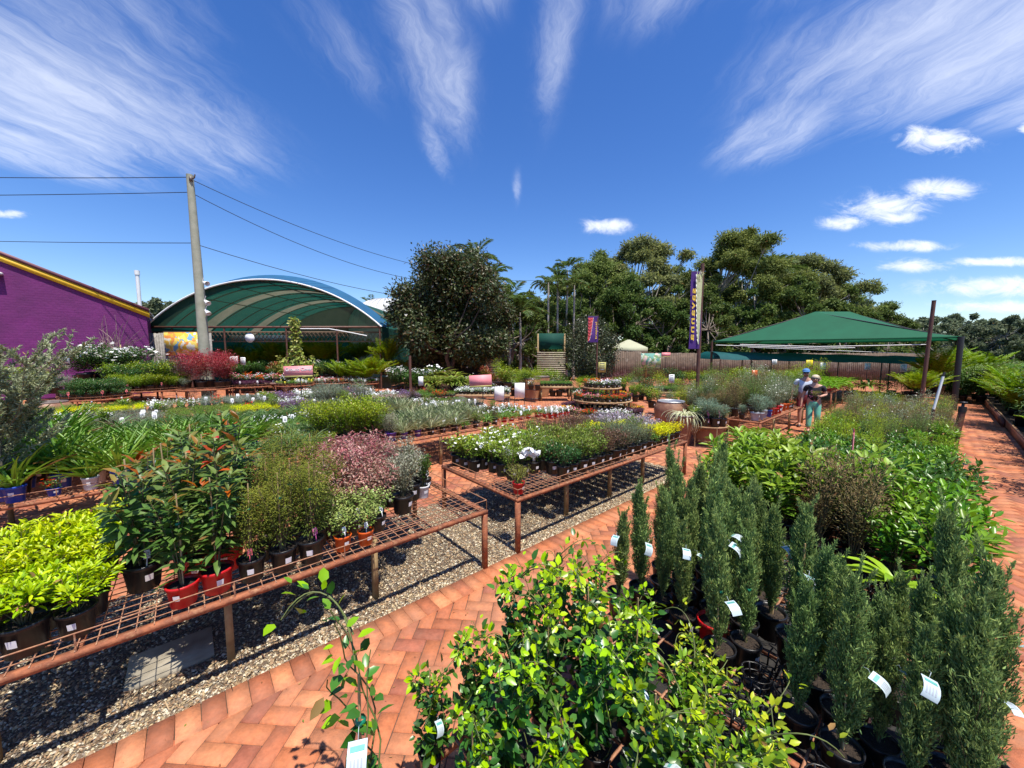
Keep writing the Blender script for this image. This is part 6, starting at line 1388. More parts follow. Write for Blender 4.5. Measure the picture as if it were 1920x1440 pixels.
# ================================================================ big plants in the ground
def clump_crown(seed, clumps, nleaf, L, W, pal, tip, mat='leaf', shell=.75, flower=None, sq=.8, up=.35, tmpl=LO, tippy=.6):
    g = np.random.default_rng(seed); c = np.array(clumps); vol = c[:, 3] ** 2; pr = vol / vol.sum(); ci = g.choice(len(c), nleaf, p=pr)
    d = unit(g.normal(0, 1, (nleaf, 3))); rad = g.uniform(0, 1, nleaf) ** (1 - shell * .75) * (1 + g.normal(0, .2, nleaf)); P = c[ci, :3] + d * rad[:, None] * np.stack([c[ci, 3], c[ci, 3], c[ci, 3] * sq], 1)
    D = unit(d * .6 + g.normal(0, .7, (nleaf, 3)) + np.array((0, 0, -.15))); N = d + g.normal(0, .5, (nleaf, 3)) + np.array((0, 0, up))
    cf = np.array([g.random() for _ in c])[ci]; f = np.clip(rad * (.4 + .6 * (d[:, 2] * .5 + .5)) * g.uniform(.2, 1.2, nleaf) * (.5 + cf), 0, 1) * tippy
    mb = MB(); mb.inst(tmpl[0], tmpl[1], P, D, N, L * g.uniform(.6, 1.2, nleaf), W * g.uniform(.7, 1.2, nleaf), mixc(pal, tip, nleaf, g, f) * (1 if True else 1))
    res = {'crown': mb.mesh('crown', [mat])}
    if flower:
        nf, fs, fc = flower; fi = g.choice(len(c), nf, p=pr); fd = unit(g.normal(0, 1, (nf, 3)) + np.array((0, -.6, .4))); FP = c[fi, :3] + fd * c[fi, 3][:, None] * 1.03; fb = MB()
        for k in range(6): D = unit(g.normal(0, 1, (nf, 3)) + fd); fb.inst(LO[0], LO[1], FP, D, fd, fs, fs * .7, fc)
        res['blossom'] = fb.mesh('blossom', ['petal'])
    return res
def trunk_mesh(seed, clumps, r0, mat, nlimb=3, fork=.35, hb=0, lean=0):
    g = np.random.default_rng(seed); c = np.array(clumps); b = MB(); top = c[:, 2].max(); fk = np.array((lean, 0, top * fork))
    b.tube([(0, 0, -.1), (lean * .4, 0.03, fk[2] * .5), fk], [r0, r0 * .82, r0 * .66], 8)
    hubs = []
    for k in range(nlimb):
        a = 2 * PI * k / nlimb + g.uniform(-.4, .4); h = fk + np.array((math.cos(a) * top * .13, math.sin(a) * top * .13, top * g.uniform(.16, .3))); hubs.append(h)
        b.tube([fk - (0, 0, .1), (fk + h) / 2 + g.normal(0, .15, 3), h], [r0 * .6, r0 * .45, r0 * .36], 6, cap=False)
    for q in c:
        h = min(hubs, key=lambda h_: np.linalg.norm(h_ - q[:3]) + (2 if h_[2] > q[2] + .5 else 0)); mid = (h + q[:3]) / 2 + np.array((0, 0, -.05 * top)) * g.uniform(.2, 1) + g.normal(0, top * .012, 3)
        b.tube([h, mid, q[:3] + (0, 0, q[3] * .1)], [r0 * .3, r0 * .18, r0 * .07], 5, cap=False)
        for e in range(3):
            dd = unit(g.normal(0, 1, 3)); b.tube([mid * .35 + q[:3] * .65, q[:3] + dd * q[3] * .8], [r0 * .1, r0 * .03], 4, cap=False)
    return b.mesh('trunk', [mat])
EP = [(.05, .085, .02), (.075, .115, .03), (.1, .14, .04)]; ET = (.24, .27, .08)
def euc_clumps(seed, h, w, n, low=.38, flat=1.0):
    g = np.random.default_rng(seed); out = []
    for i in range(n):
        zf = low + (1 - low) * (i + .5) / n; rr = w / 2 * math.sin(min(1, (1.08 - zf) / .45) * PI / 2) * g.uniform(.45, 1); a = i * 2.39996 + g.uniform(-.5, .5)
        if zf > .88: rr *= .7
        out.append((math.cos(a) * rr, math.sin(a) * rr, zf * h - .6 + g.normal(0, .35), g.uniform(.042, .088) * h * flat))
    return out
PR = {}
for nm, sd, h, w, n, low in (('gum', 1, 14, 13, 62, .4), ('gumb', 2, 15, 12, 40, .5), ('gumc', 3, 13, 13, 56, .42)):
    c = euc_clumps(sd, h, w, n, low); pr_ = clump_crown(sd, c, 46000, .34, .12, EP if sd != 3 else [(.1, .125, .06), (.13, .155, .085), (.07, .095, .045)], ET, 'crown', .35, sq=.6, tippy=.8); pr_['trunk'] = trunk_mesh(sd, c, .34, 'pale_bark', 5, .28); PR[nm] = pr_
for nm, sd, h, w, n in (('round', 5, 8, 7.5, 46), ('roundb', 6, 7, 8, 44)):
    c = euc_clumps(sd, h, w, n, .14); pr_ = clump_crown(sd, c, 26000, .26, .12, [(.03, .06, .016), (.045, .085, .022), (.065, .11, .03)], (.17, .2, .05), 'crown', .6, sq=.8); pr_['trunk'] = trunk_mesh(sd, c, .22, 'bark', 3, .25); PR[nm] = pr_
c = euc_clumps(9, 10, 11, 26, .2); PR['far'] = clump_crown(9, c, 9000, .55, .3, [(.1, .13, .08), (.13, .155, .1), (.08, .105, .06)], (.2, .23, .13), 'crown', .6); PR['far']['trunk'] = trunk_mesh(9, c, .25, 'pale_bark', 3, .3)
def tree(proto, x, y, label, sc_=1.0, rz=None, group=None, name='gum_tree', zs=1.0, cat='tree'):
    T = thing(name, label, cat, (x, y, -.05), rnd.random() * 6.28 if rz is None else rz, group); T.scale = (sc_, sc_, sc_ * zs)
    for k in ('trunk', 'crown', 'blossom'):
        if k in PR[proto]: link_obj(k, PR[proto][k], T)
    return T
for (pxc, ptop, d, pr_, l, s_) in [
    (1115, 478, 44, 'gum', 'tall spreading gum tree left of centre behind the nursery', 1), (1195, 450, 46, 'gumc', 'tallest broad gum tree in the middle of the tree line', 1.02), (1275, 505, 50, 'gum', 'shorter gum tree behind the tall purple banner', 1),
    (1372, 436, 41, 'gumb', 'tall gum tree with a bare forked trunk right of the purple banner', 1), (1415, 470, 47, 'gum', 'gum tree just behind the bare forked one', 1), (1490, 476, 45, 'gumc', 'grey green gum tree above the green canopy', 1.05), (1560, 522, 46, 'gum', 'gum tree leaning over the canopy ridge', .95), (1622, 578, 48, 'gumc', 'low gum tree at the right end of the tall group', .8), (1075, 520, 47, 'gumc', 'gum tree behind the slender palms', .8), (1010, 560, 50, 'gum', 'gum tree right of the magnolia, lowest of the left group', .8)]:
    h = zat(ptop, d); base = {'gum': 14, 'gumb': 15, 'gumc': 13}[pr_] + .2; f = h / base; T = tree(pr_, *at(pxc, d), l, f, group='gum trees behind the nursery')
for i, (pxc, d, w, l) in enumerate([(1000, 33, .9, 'left of the slender palms'), (1075, 36, 1.1, 'behind the slender palms'), (1170, 37, 1.15, 'behind the cream pavilion'), (1250, 36, 1.1, 'behind the far fence, left of the banner pole'), (1320, 35, 1.0, 'behind the tall banner pole'), (1400, 36, 1.05, 'at the left end of the canopy'), (1480, 35, 1.1, 'behind the middle of the canopy'), (1570, 34, 1.05, 'behind the canopy, right of the middle'), (1660, 36, .8, 'behind the right end of the canopy'), (960, 36, 1.1, 'directly behind the magnolia'), (1120, 40, 1.2, 'between pavilion and palms, farther back'), (1440, 40, 1.2, 'far behind the canopy ridge')]):
    tree(('round', 'roundb')[i % 2], *at(pxc, d), f'dark green bushy tree {l}', w, group='bushy trees along the back fence', name='bushy_tree')
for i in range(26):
    pxc = 1560 + i * 26 + rnd.uniform(-8, 8); d = rnd.uniform(70, 92); h = zat(598 - (i % 5) * 3 + (8 if i < 5 else 0), d); tree('far', *at(pxc, d), f'distant pale gum tree, {ordw(i + 1)} from the left in the far right tree line', h / 10, group='distant trees at the right horizon', name='distant_tree')
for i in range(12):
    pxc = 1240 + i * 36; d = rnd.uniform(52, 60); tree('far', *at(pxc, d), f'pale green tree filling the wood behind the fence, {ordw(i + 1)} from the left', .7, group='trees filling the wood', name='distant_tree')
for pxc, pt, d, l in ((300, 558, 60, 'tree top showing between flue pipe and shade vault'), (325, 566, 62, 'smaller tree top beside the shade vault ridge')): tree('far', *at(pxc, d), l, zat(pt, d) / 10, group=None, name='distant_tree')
for pxc, d, f, l in ((958, 27, .86, 'green tree touching the right side of the magnolia'), (992, 29, .66, 'lower green tree between magnolia and slender palms')): tree('roundb', *at(pxc, d), l, f, name='bushy_tree')
# magnolia
MC = []; g = np.random.default_rng(21)
MD = 22.5
for (pxc, py, rp) in [(880, 490, 34), (850, 500, 36), (818, 505, 36), (790, 530, 30), (770, 560, 34), (750, 590, 26), (900, 520, 36), (860, 545, 42), (820, 560, 42), (785, 600, 40), (920, 560, 36), (890, 590, 42), (845, 605, 44), (930, 610, 32), (800, 630, 34), (870, 640, 36), (912, 640, 30), (770, 630, 24), (948, 585, 24), (830, 640, 34), (935, 640, 24), (790, 655, 26), (840, 664, 28), (888, 660, 26), (925, 655, 24)]:
    for k in range(2): MC.append(((pxc - 845) / F * MD, g.uniform(-1.7, 1.7), zat(py, MD), rp * MD / F * g.uniform(.8, 1.0)))
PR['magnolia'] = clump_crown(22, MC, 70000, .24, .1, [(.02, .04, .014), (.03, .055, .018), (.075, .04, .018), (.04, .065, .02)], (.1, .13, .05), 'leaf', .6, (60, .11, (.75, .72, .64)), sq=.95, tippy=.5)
M['dark_bark'] = pbr('dark_bark', (.09, .07, .055), (.04, .03, .025), .9, scale=3, bump=.5)
PR['magnolia']['trunk'] = trunk_mesh(22, MC, .24, 'dark_bark', 4, .15)
T = tree('magnolia', *at(845, MD), 'large dark magnolia tree with white blooms in the centre', rz=0, name='magnolia_tree')
c = [((px_ - 1105) / F * 20.8, g.uniform(-.9, .9), zat(py, 20.8), r_ * 20.8 / F) for px_, py, r_ in [(1105, 605, 20), (1085, 620, 22), (1125, 618, 22), (1075, 645, 24), (1105, 645, 26), (1137, 642, 22), (1080, 672, 26), (1110, 675, 28), (1140, 668, 22), (1095, 690, 24), (1125, 695, 24)]]
PR['dense'] = clump_crown(31, c, 15000, .12, .06, [(.022, .035, .02), (.035, .05, .025), (.05, .06, .03)], (.1, .11, .05), 'gloss', .5, sq=1); PR['dense']['trunk'] = trunk_mesh(31, c, .1, 'bark', 3, .1)
tree('dense', *at(1105, 20.8), 'dense dark rounded shrub behind the tropical banner', rz=0, name='large_shrub', cat='shrub')
# palms
def palm(x, y, h, label, seed, L=2.2, nf=16, r=.11, sc_=1, droop=.75, pal=[(.04, .08, .02), (.06, .11, .03)], tip=(.15, .2, .06)):
    T = thing('palm_tree', label, 'palm', (x, y, 0), rnd.random() * 6, 'palms around the magnolia'); b = MB(); b.tube([(0, 0, 0), (.05, 0, h * .5), (0, 0, h)], [r, r * .8, r * .7], 8); b.tube([(0, 0, h), (0, 0, h + .7)], [r * .75, r * .35], 8); b.build('trunk', 'pale_bark', T)
    v = frond_plant(seed, nf, L, pal, tip, 30, L * .26, .05, (.15, 1.35), droop); o = link_obj('crown', v['foliage'], T, (0, 0, h + .6)); link_obj('frond_stem', v['stems'], T, (0, 0, h + .6))
for pxc, py, d, L, l in [(1027, 535, 30, 1.7, 'slender pale trunked palm right of the magnolia'), (1044, 528, 32, 1.6, 'slender palm second from the magnolia side'), (1062, 512, 33, 1.9, 'tallest slender palm beside the gum trees'), (1075, 540, 31, 1.6, 'slender palm nearest the tropical banner'), (893, 492, 27, 2.4, 'feathery palm rising over the top of the magnolia'), (915, 530, 26, 2.3, 'feathery palm at the right shoulder of the magnolia'), (955, 575, 25, 2.3, 'palm low on the right side of the magnolia'), (975, 590, 24, 2.0, 'lowest palm right of the magnolia'), (1440, 515, 40, 3.4, 'drooping palm among the gum trees above the canopy'), (700, 578, 48, 2.2, 'distant palm top behind the white greenhouse')]:
    palm(*at(pxc, d), zat(py, d) - .6, l, 500 + pxc, L)

slat = 0
T = thing('shade_fill_screen', 'dark slatted timber screen added for the deep shade under the magnolia', 'screen', (at(838, 24.6)[0], 24.6, 0)); b = MB()  # near-black screen added so the space under the crown reads as deep shade
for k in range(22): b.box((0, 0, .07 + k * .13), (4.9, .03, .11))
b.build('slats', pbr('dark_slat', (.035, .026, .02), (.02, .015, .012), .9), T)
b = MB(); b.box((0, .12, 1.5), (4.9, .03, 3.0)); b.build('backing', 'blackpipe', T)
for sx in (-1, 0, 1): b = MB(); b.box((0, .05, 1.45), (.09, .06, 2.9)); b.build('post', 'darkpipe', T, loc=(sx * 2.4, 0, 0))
# planted shrubs filling the middle distance
def band(pxs, d, sps, where, zz=0.0, sc_=(1.0, 1.4), dj=.6, color=None):
    for i, pxc in enumerate(pxs):
        dd = d + rnd.uniform(-dj, dj); sp = sps[(i * 5 + i // 3) % len(sps)] if len(sps) > 1 else sps[0]
        place(sp, *at(pxc + rnd.uniform(-4, 4), dd), zz, lbl(f"{SP[sp]['desc']}, {ordw(i + 1)} from the left, {where}", f"{SP[sp]['desc']}, {ordw(i + 1)} {where}", f"{' '.join(SP[sp]['desc'].split()[-3:])}, {ordw(i + 1)} {where}"), f"shrubs {where}", scale=rnd.uniform(*sc_), color=color)
R_ = lambda a, b_, s: list(np.arange(a, b_, s))
band(R_(965, 1320, 17), 18.6, ['grnmound', 'airlime', 'dkmound', 'greymound', 'grnmound', 'purpmound'], 'in the bed behind the stand', sc_=(1.2, 1.6))
band(R_(955, 1330, 19), 20.6, ['dkmound', 'grnmound', 'cordyl', 'purpmound', 'airgreen'], 'before the slatted screens', sc_=(1.5, 2.0))
band(R_(1085, 1250, 15), 16.6, ['dkmound', 'grnmound', 'midgreen'], 'on the paving behind the tiered stand', sc_=(1.0, 1.25))
band(R_(1325, 1545, 15), 15.8, ['airgreen', 'grnmound', 'airgrey', 'airbrown', 'airlime'], 'behind the long aisle bench', zz=.35, sc_=(1.3, 1.8))
band(R_(1320, 1545, 17), 18.5, ['dkmound', 'grnmound', 'greymound', 'airgreen'], 'near the far fence by the canopy', zz=.3, sc_=(1.2, 1.7))
band(R_(1590, 1750, 14), 16.0, ['grnmound', 'airlime', 'dkmound', 'airbrown', 'cordyl', 'airlime'], 'under the right half of the canopy', zz=.3, sc_=(.9, 1.3))
band(R_(820, 960, 15), 17.5, ['cordyl', 'garden', 'fleshred', 'cordyl', 'whitebush'], 'at the foot of the magnolia', zz=.5, sc_=(1.3, 1.9))
band(R_(925, 1010, 12), 16.3, ['fwhite', 'airlime', 'grnmound', 'fwhite'], 'left of the barrel planters', zz=.55, sc_=(1.2, 1.6))
band(R_(738, 820, 13), 18.0, ['whitebush', 'camell', 'whitebush'], 'in the stone edged bed by the brown post', zz=.25, sc_=(1.35, 1.7))
band(R_(645, 715, 14), 20.0, ['areca'], 'in the bushy palm clump', zz=.3, sc_=(1.15, 1.4))
band(R_(715, 760, 14), 22.5, ['cordyl', 'areca'], 'behind the bushy palm clump', zz=.8, sc_=(1.6, 2.0))
band(R_(585, 650, 13), 21.5, ['whitebush', 'dkmound', 'grnmound'], 'left of the bushy palm clump', zz=.6, sc_=(1.2, 1.7))
band(R_(515, 590, 14), 20.5, ['fleshred', 'grnmound', 'cordyl', 'airlime'], 'before the vault, around the tall vine', zz=.6, sc_=(1.2, 1.8))
band(R_(420, 530, 13), 22.0, ['dkmound', 'camell', 'dkmound', 'fern'], 'at the vault entrance', zz=.5, sc_=(1.3, 1.9))
band(R_(415, 640, 15), 25.5, ['dkmound', 'areca', 'dkmound', 'camell'], 'inside the shade vault', zz=.6, sc_=(1.5, 2.2))
band(R_(420, 700, 20), 29, ['dkmound', 'areca'], 'deep inside the shade vault', zz=.8, sc_=(1.8, 2.4))
band(R_(442, 535, 7), 18.6, ['fpink', 'fred', 'fwhite'], 'on the flower bench before the vault', zz=.75, sc_=(1.5, 1.8), dj=.25)
band(R_(442, 535, 8), 18.0, ['fpink', 'flav', 'fred'], 'on the front of the flower bench', zz=.72, sc_=(1.4, 1.7), dj=.15)
band(R_(145, 275, 13), 17.2, ['whitebush'], 'before the purple wall', zz=.75, sc_=(1.9, 2.3))
band(R_(205, 320, 14), 16.4, ['dkmound', 'grnmound'], 'between white flowered bushes and round tables', zz=.6, sc_=(1.6, 2.0))
band(R_(-20, 130, 15), 14.0, ['greymound', 'grnmound', 'airlime'], 'behind the olive tree', zz=.6, sc_=(1.2, 1.6))
band(R_(90, 200, 10), 15.2, ['fdark', 'herb', 'darkgreen'], 'on the shelf stand below the purple wall', zz=.66, sc_=(1.2, 1.6), dj=.2)
def shelfstand(label, px0, px1, d, zs, dep=.8):
    x0, x1 = at(px0, d)[0], at(px1, d)[0]; T = thing('shelf_stand', label, 'display stand', ((x0 + x1) / 2, d, 0), 0, 'brown display shelves'); w = x1 - x0
    for z in zs: b = MB(); b.box((0, 0, z), (w, dep, .05)); b.box((0, -dep / 2 - .011, z - .03), (w, .02, .1)); b.build('shelf', 'brownrail', T)
    for sx in (-1, 0, 1):
        for sy in (-1, 1): b = MB(); b.box((0, 0, (max(zs) - .03) / 2), (.05, .05, max(zs) - .03)); b.build('leg', 'brownrail', T, loc=(sx * (w / 2 + .026), sy * (dep / 2 - .05), 0))
shelfstand('brown two level shelf stand below the purple wall', 86, 210, 15.2, (.3, .64)); shelfstand('brown flower bench in front of the shade vault', 436, 540, 18.3, (.3, .7), 1.0)
shelfstand('brown shelves under the vine at the vault entrance', 520, 650, 20.8, (.25, .57)); shelfstand('long brown shelf at the dark vault entrance', 415, 530, 22, (.47,)); shelfstand('brown shelf behind the white flowered bushes', 140, 320, 17.0, (.52,), 1.6)
# stone edging of the magnolia bed
T = thing('garden_edging', 'row of grey stone blocks edging the bed by the brown post', 'edging', (0, 0, 0)); 
for i in range(16):
    u = i / 15; pxx, pyy = 722 + 80 * u, 704 + 22 * u; x, y = GP(pxx, pyy); b = MB(); b.box((0, 0, .1), (.42, .25, .22)); b.build('block', 'slab', T, loc=(x, y, 0), rz=-.5 + rnd.uniform(-.1, .1))
# leafy vine on a pole at the vault
g = np.random.default_rng(8); VX, VY = at(557, 19.6); T = thing('vine_column', 'tall leafy vine climbing a pole before the shade vault', 'climber', (VX, VY, 0)); b = MB(); b.tube([(0, 0, 0), (0, 0, zat(602, 19.6))], .04, 6); b.build('pole', 'oldpost', T)
n = 1100; z = g.uniform(.8, zat(597, 19.6), n); wd = .22 + .5 * (z < 2.0) + .25 * np.clip(2.6 - z, 0, 1); a = g.uniform(0, 6.28, n); rr = wd * np.sqrt(g.random(n)); b = MB(); b.inst(FLAT[0], FLAT[1], np.stack([np.cos(a) * rr, np.sin(a) * rr, z], 1), g.normal(0, 1, (n, 3)) + np.array((0, -.5, -.4)), g.normal(0, .6, (n, 3)) + np.array((0, -.5, .8)), .17, .1, mixc([(.1, .17, .03), (.15, .22, .04), (.2, .14, .06)], (.35, .4, .1), n, g, g.random(n) * .7)); b.build('foliage', 'leaf', T)
# palm bed on the right
k = 0
for s in np.arange(10, 31, .8):
    for t in ((-1.85, -2.7, -3.7, -5.0) if s < 24.5 else (.6, -.4, -1.2, -2.0, -3.0)):
        x, y = ST(s + rnd.uniform(-.3, .3), t + rnd.uniform(-.3, .3)); q = proj(x, y, 1)
        if not (1700 < q[0] < 2330): continue
        k += 1; sp = ('tallbush', 'tallbush', 'tallbush', 'dkmound', 'tallbush', 'areca')[rnd.randrange(6)]; row = int((-t - 1.5))
        place(sp, x, y, .1, f"{SP[sp]['desc']}, plant {ordw(min(k, 59))} along the palm bed right of the path", 'plants in the palm bed', scale=(rnd.uniform(1.0, 1.3) if sp == 'areca' else rnd.uniform(.8, 1.15) if sp == 'tallbush' else rnd.uniform(1.8, 2.5)) * (1 + .08 * row), vis=False)
for pxc, d, zz, s_, l in ((1762, 15.2, .5, 1.5, 'yellow tipped palm beside the black canopy post, left side'), (1838, 16.5, .5, 1.5, 'yellow tipped palm beside the black canopy post, right side'), (1725, 12.6, .5, .9, 'dark low palm by the plain brown pole')):
    place('areca', *at(pxc, d), zz, l, 'palms near the black post', scale=s_)
# hanging basket frames and the wheelbarrow shape are too small to read; one wooden crate stack by the post
T = thing('slatted_stand', 'low slatted timber stand beside the black post', 'stand', (*at(1776, 9.0), 0), RZ)
for k in range(4): b = MB(); b.box((0, 0, .1 + k * .14), (.5, .4, .06)); b.build('slat', 'brownrail', T)
for sx in (-1, 1): b = MB(); b.box((0, 0, .29), (.04, .42, .58)); b.build('leg', 'brownrail', T, loc=(sx * .272, 0, 0))

# ================================================================ people
M['skin'] = pbr('skin', (.55, .3, .21), (.48, .25, .17), .55, scale=6)
M['skin2'] = pbr('tanned_skin', (.48, .25, .17), (.4, .2, .13), .55, scale=6)
M['hair'] = pbr('blonde_hair', (.62, .52, .36), (.45, .36, .22), .7, scale=40, bump=.5)
M['blacktee'] = pbr('black_cotton', (.016, .014, .02), (.01, .009, .013), .85, scale=20)
M['whitetee'] = pbr('pale_blue_shirt', (.62, .67, .75), (.52, .57, .66), .85, scale=5)
M['aqua'] = pbr('aqua_trousers', (.16, .52, .38), (.12, .42, .3), .85, scale=5)
M['maroon'] = pbr('maroon_shorts', (.2, .02, .03), (.15, .015, .02), .85, scale=5)
M['cap'] = pbr('blue_cap', (.08, .22, .45), (.06, .17, .36), .8, scale=9)
M['glass'] = pbr('dark_lens', (.01, .008, .008), None, .15); M['lip'] = pbr('lips', (.4, .12, .1), None, .5); M['shoe'] = pbr('black_shoe', (.02, .018, .02), None, .5); M['violet'] = pbr('printed_violet', (.45, .08, .25), (.6, .3, .4), .8, scale=30)
def skin(name, mat, chains, parent, sub=2, root=0):
    """chains: list of lists of (key or None, (x,y,z), r); a vertex whose key already exists is reused"""
    V = []; R = []; E = []; keys = {}
    for ch in chains:
        prev = None
        for key, p, r in ch:
            if key is not None and key in keys: i = keys[key]
            else:
                i = len(V); V.append(p); R.append(r if isinstance(r, tuple) else (r, r))
                if key is not None: keys[key] = i
            if prev is not None: E.append((prev, i))
            prev = i
    me = bpy.data.meshes.new(name); me.from_pydata(V, E, []); o = bpy.data.objects.new(name, me); C.objects.link(o); o.parent = parent
    me.materials.append(M[mat]); md = o.modifiers.new('skin', 'SKIN'); md.use_smooth_shade = True
    for i, r in enumerate(R): me.skin_vertices[0].data[i].radius = r
    me.skin_vertices[0].data[root].use_root = True
    sm = o.modifiers.new('smooth', 'SUBSURF'); sm.levels = sub; sm.render_levels = sub
    return o
def hand_chain(w, d, side, curl=.5):
    """five fingers from wrist point w pointing along d; returns chains reusing key"""
    w = np.array(w); d = unit(np.array(d, float)); up = unit(np.array(side, float)); pal = unit(np.cross(d, up)); out = []
    pc = w + d * .055; out.append([('w' + str(w[0]), tuple(w), .022), ('p' + str(w[0]), tuple(pc), (.034, .016))])
    for i, (o, L) in enumerate(((-.027, .062), (-.009, .074), (.009, .07), (.026, .055))):
        b0 = pc + up * o + d * .028; b1 = b0 + d * L * .5 + pal * L * .2 * curl; b2 = b1 + d * L * .4 * (1 - .4 * curl) + pal * L * .5 * curl
        out.append([('p' + str(w[0]), None, 0), (None, tuple(b0), .0095), (None, tuple(b1), .0088), (None, tuple(b2), .0072)])
    t0 = w + d * .03 + up * -.034; t1 = t0 + d * .03 + up * -.018 + pal * .012; out.append([('p' + str(w[0]), None, 0), (None, tuple(t0), .011), (None, tuple(t1), .0085)])
    return out
def head_parts(T, z, y0, skin_m, hair_m=None, cap=False, yaw=0):
    pass
def ell(b, c, r, seg=16, mat=0, zlo=-1, zhi=1, col=(.5, .5, .5)):
    zs = np.linspace(math.asin(zlo), math.asin(zhi), 9); b_ = MB(); b_.lathe([(math.cos(a), math.sin(a)) for a in zs], seg); V = b_.V[0] * np.array(r) + np.array(c); b.add(V, b_.Q[0], mat, col)
def person(x, y, rz, label, cfg):
    T = thing('person', label, 'person', (x, y, 0), rz); k = cfg['h'] / 1.62
    T.scale = (k, k, k)
    fL, fR = cfg['feet']
    body = [[('pel', (0, .0, .88), (.15, .105)), ('wst', (0, -.01, 1.04), (.135, .095)), ('chs', (0, -.015, 1.2), (.15, .10)), ('nb', (0, .0, 1.345), (.07, .06)), ('nk', (0, -.015, 1.40), (.05, .05)), ('hd', (0, -.035, 1.475), (.068, .082)), ('hd2', (0, -.03, 1.545), (.066, .076))],
            [('hd', None, 0), (None, (0, -.045, 1.425), (.045, .055))]]
    for sgn, A in ((1, cfg['armL']), (-1, cfg['armR'])):
        body.append([('chs', None, 0), (None, (sgn * .10, -.005, 1.29), .07), (None, (sgn * .175, .0, 1.285), .054), (None, A[0], .04), (None, tuple((np.array(A[0]) + np.array(A[1])) / 2), .036), ('w' + str(A[1][0]), A[1], .024)])
        body += hand_chain(A[1], A[2], A[3], A[4])
    for sgn, Fp in ((1, fL), (-1, fR)):
        kn, an = Fp; body.append([('pel', None, 0), (None, (sgn * .085, 0, .8), .088), (None, kn, .056), (None, tuple((np.array(kn) * .6 + np.array(an) * .4)), .054), (None, an, .034), (None, (an[0], an[1] - .08, .035), (.036, .026)), (None, (an[0] + .01 * sgn, an[1] - .16, .025), (.034, .02))])
    skin('body', cfg['skin'], body, T)
    top = [[('b', (0, 0, .84 if cfg.get('long') else .9), (.172, .128)), ('m', (0, -.01, 1.04), (.158, .118)), ('c', (0, -.012, 1.2), (.172, .122)), (None, (0, .005, 1.31), (.10, .075))]]
    for sgn, A in ((1, cfg['armL']), (-1, cfg['armR'])):
        e = np.array(A[0]); s_ = np.array((sgn * .175, 0, 1.28)); top.append([('c', None, 0), (None, (sgn * .11, 0, 1.275), .085), (None, tuple(s_), .07), (None, tuple(s_ * .35 + e * .65), .06)])
    skin('shirt', cfg['top'], top, T)
    leg = [[('pel', (0, .005, .93), (.16, .118)), ('p2', (0, .005, .84), (.165, .12))]]
    for sgn, (kn, an) in ((1, fL), (-1, fR)):
        e = np.array(an) if cfg['pants'] == 'aqua' else np.array(kn) * .95 + np.array(an) * .05
        end = tuple(np.array(kn) * (1 - cfg['pl']) + np.array(an) * cfg['pl'])
        ch = [('p2', None, 0), (None, (sgn * .088, .0, .74), .096), (None, tuple(np.array(kn) * .97 + np.array((0, 0, .02))), .075)]
        if cfg['pl'] > .1: ch.append((None, end, .062))
        leg.append(ch)
    skin('trousers' if cfg['pants'] == 'aqua' else 'shorts', cfg['pants'], leg, T)
    for sgn, (kn, an) in ((1, fL), (-1, fR)): skin('shoe', 'shoe', [[(None, (an[0], an[1] + .035, .045), (.045, .042)), (None, (an[0], an[1] - .06, .042), (.045, .036)), (None, (an[0] + .01 * sgn, an[1] - .16, .034), (.043, .028))]], T)
    # face
    b = MB(); ell(b, (0, -.118, 1.477), (.013, .02, .02)); b.build('nose', cfg['skin'], T, smooth=True)
    b = MB(); b.box((0, -.112, 1.438), (.04, .01, .008)); b.build('mouth', 'lip', T)
    for sx in (-1, 1): b = MB(); ell(b, (sx * .073, -.02, 1.485), (.01, .018, .028)); b.build('ear', cfg['skin'], T, smooth=True)
    b = MB()
    for sx in (-1, 1): ell(b, (sx * .031, -.108, 1.503), (.026, .009, .017)); b.bar((sx * .055, -.1, 1.507), (sx * .076, -.02, 1.507), .005)
    b.bar((-.03, -.115, 1.508), (.03, -.115, 1.508), .006); b.build('sunglasses', 'glass', T, smooth=True)
    if cfg['hair']:
        b = MB(); g = np.random.default_rng(2); ell(b, (0, -.012, 1.535), (.094, .1, .078), zlo=-.35); ell(b, (0, .02, 1.49), (.092, .078, .085)); V = b.V
        n = 900; d = unit(g.normal(0, 1, (n, 3))); d = d[(d[:, 1] > -.45) | (d[:, 2] > .35)]; n = len(d); P = np.array((0, 0, 1.52)) + d * np.array((.09, .095, .085)); D = np.cross(d, (0, 1, .1)) * .6 + np.array((0, 0, -.8)) + g.normal(0, .3, (n, 3))
        b.inst(LO[0], LO[1], P, D, d, .05, .016, (.5, .4, .3)); b.build('hair', 'hair', T, smooth=True)
    else:
        b = MB(); ell(b, (0, -.01, 1.475), (.078, .085, .09), zlo=-.3, zhi=.9); b.build('hair', pbr('grey_hair', (.3, .28, .26), None, .8), T, smooth=True)
        b = MB(); ell(b, (0, -.015, 1.54), (.088, .1, .085), zlo=-.1); V = [(.08 * math.cos(a), -.1 - .09 * math.sin(a), 1.535 - .01 * math.sin(a)) for a in np.linspace(0, PI, 9)]
        V2 = [(p[0], p[1], p[2] + .008) for p in V]; m_ = len(V); b.add(V + [(0, -.07, 1.535)], [(i, m_, i + 1) for i in range(m_ - 1)]); b.add(V2 + [(0, -.07, 1.545)], [(i, i + 1, m_) for i in range(m_ - 1)]); b.build('cap', 'cap', T, smooth=True)
    return T
wx, wy = GP(1522, 811); WR = -math.atan2(.62, .78)
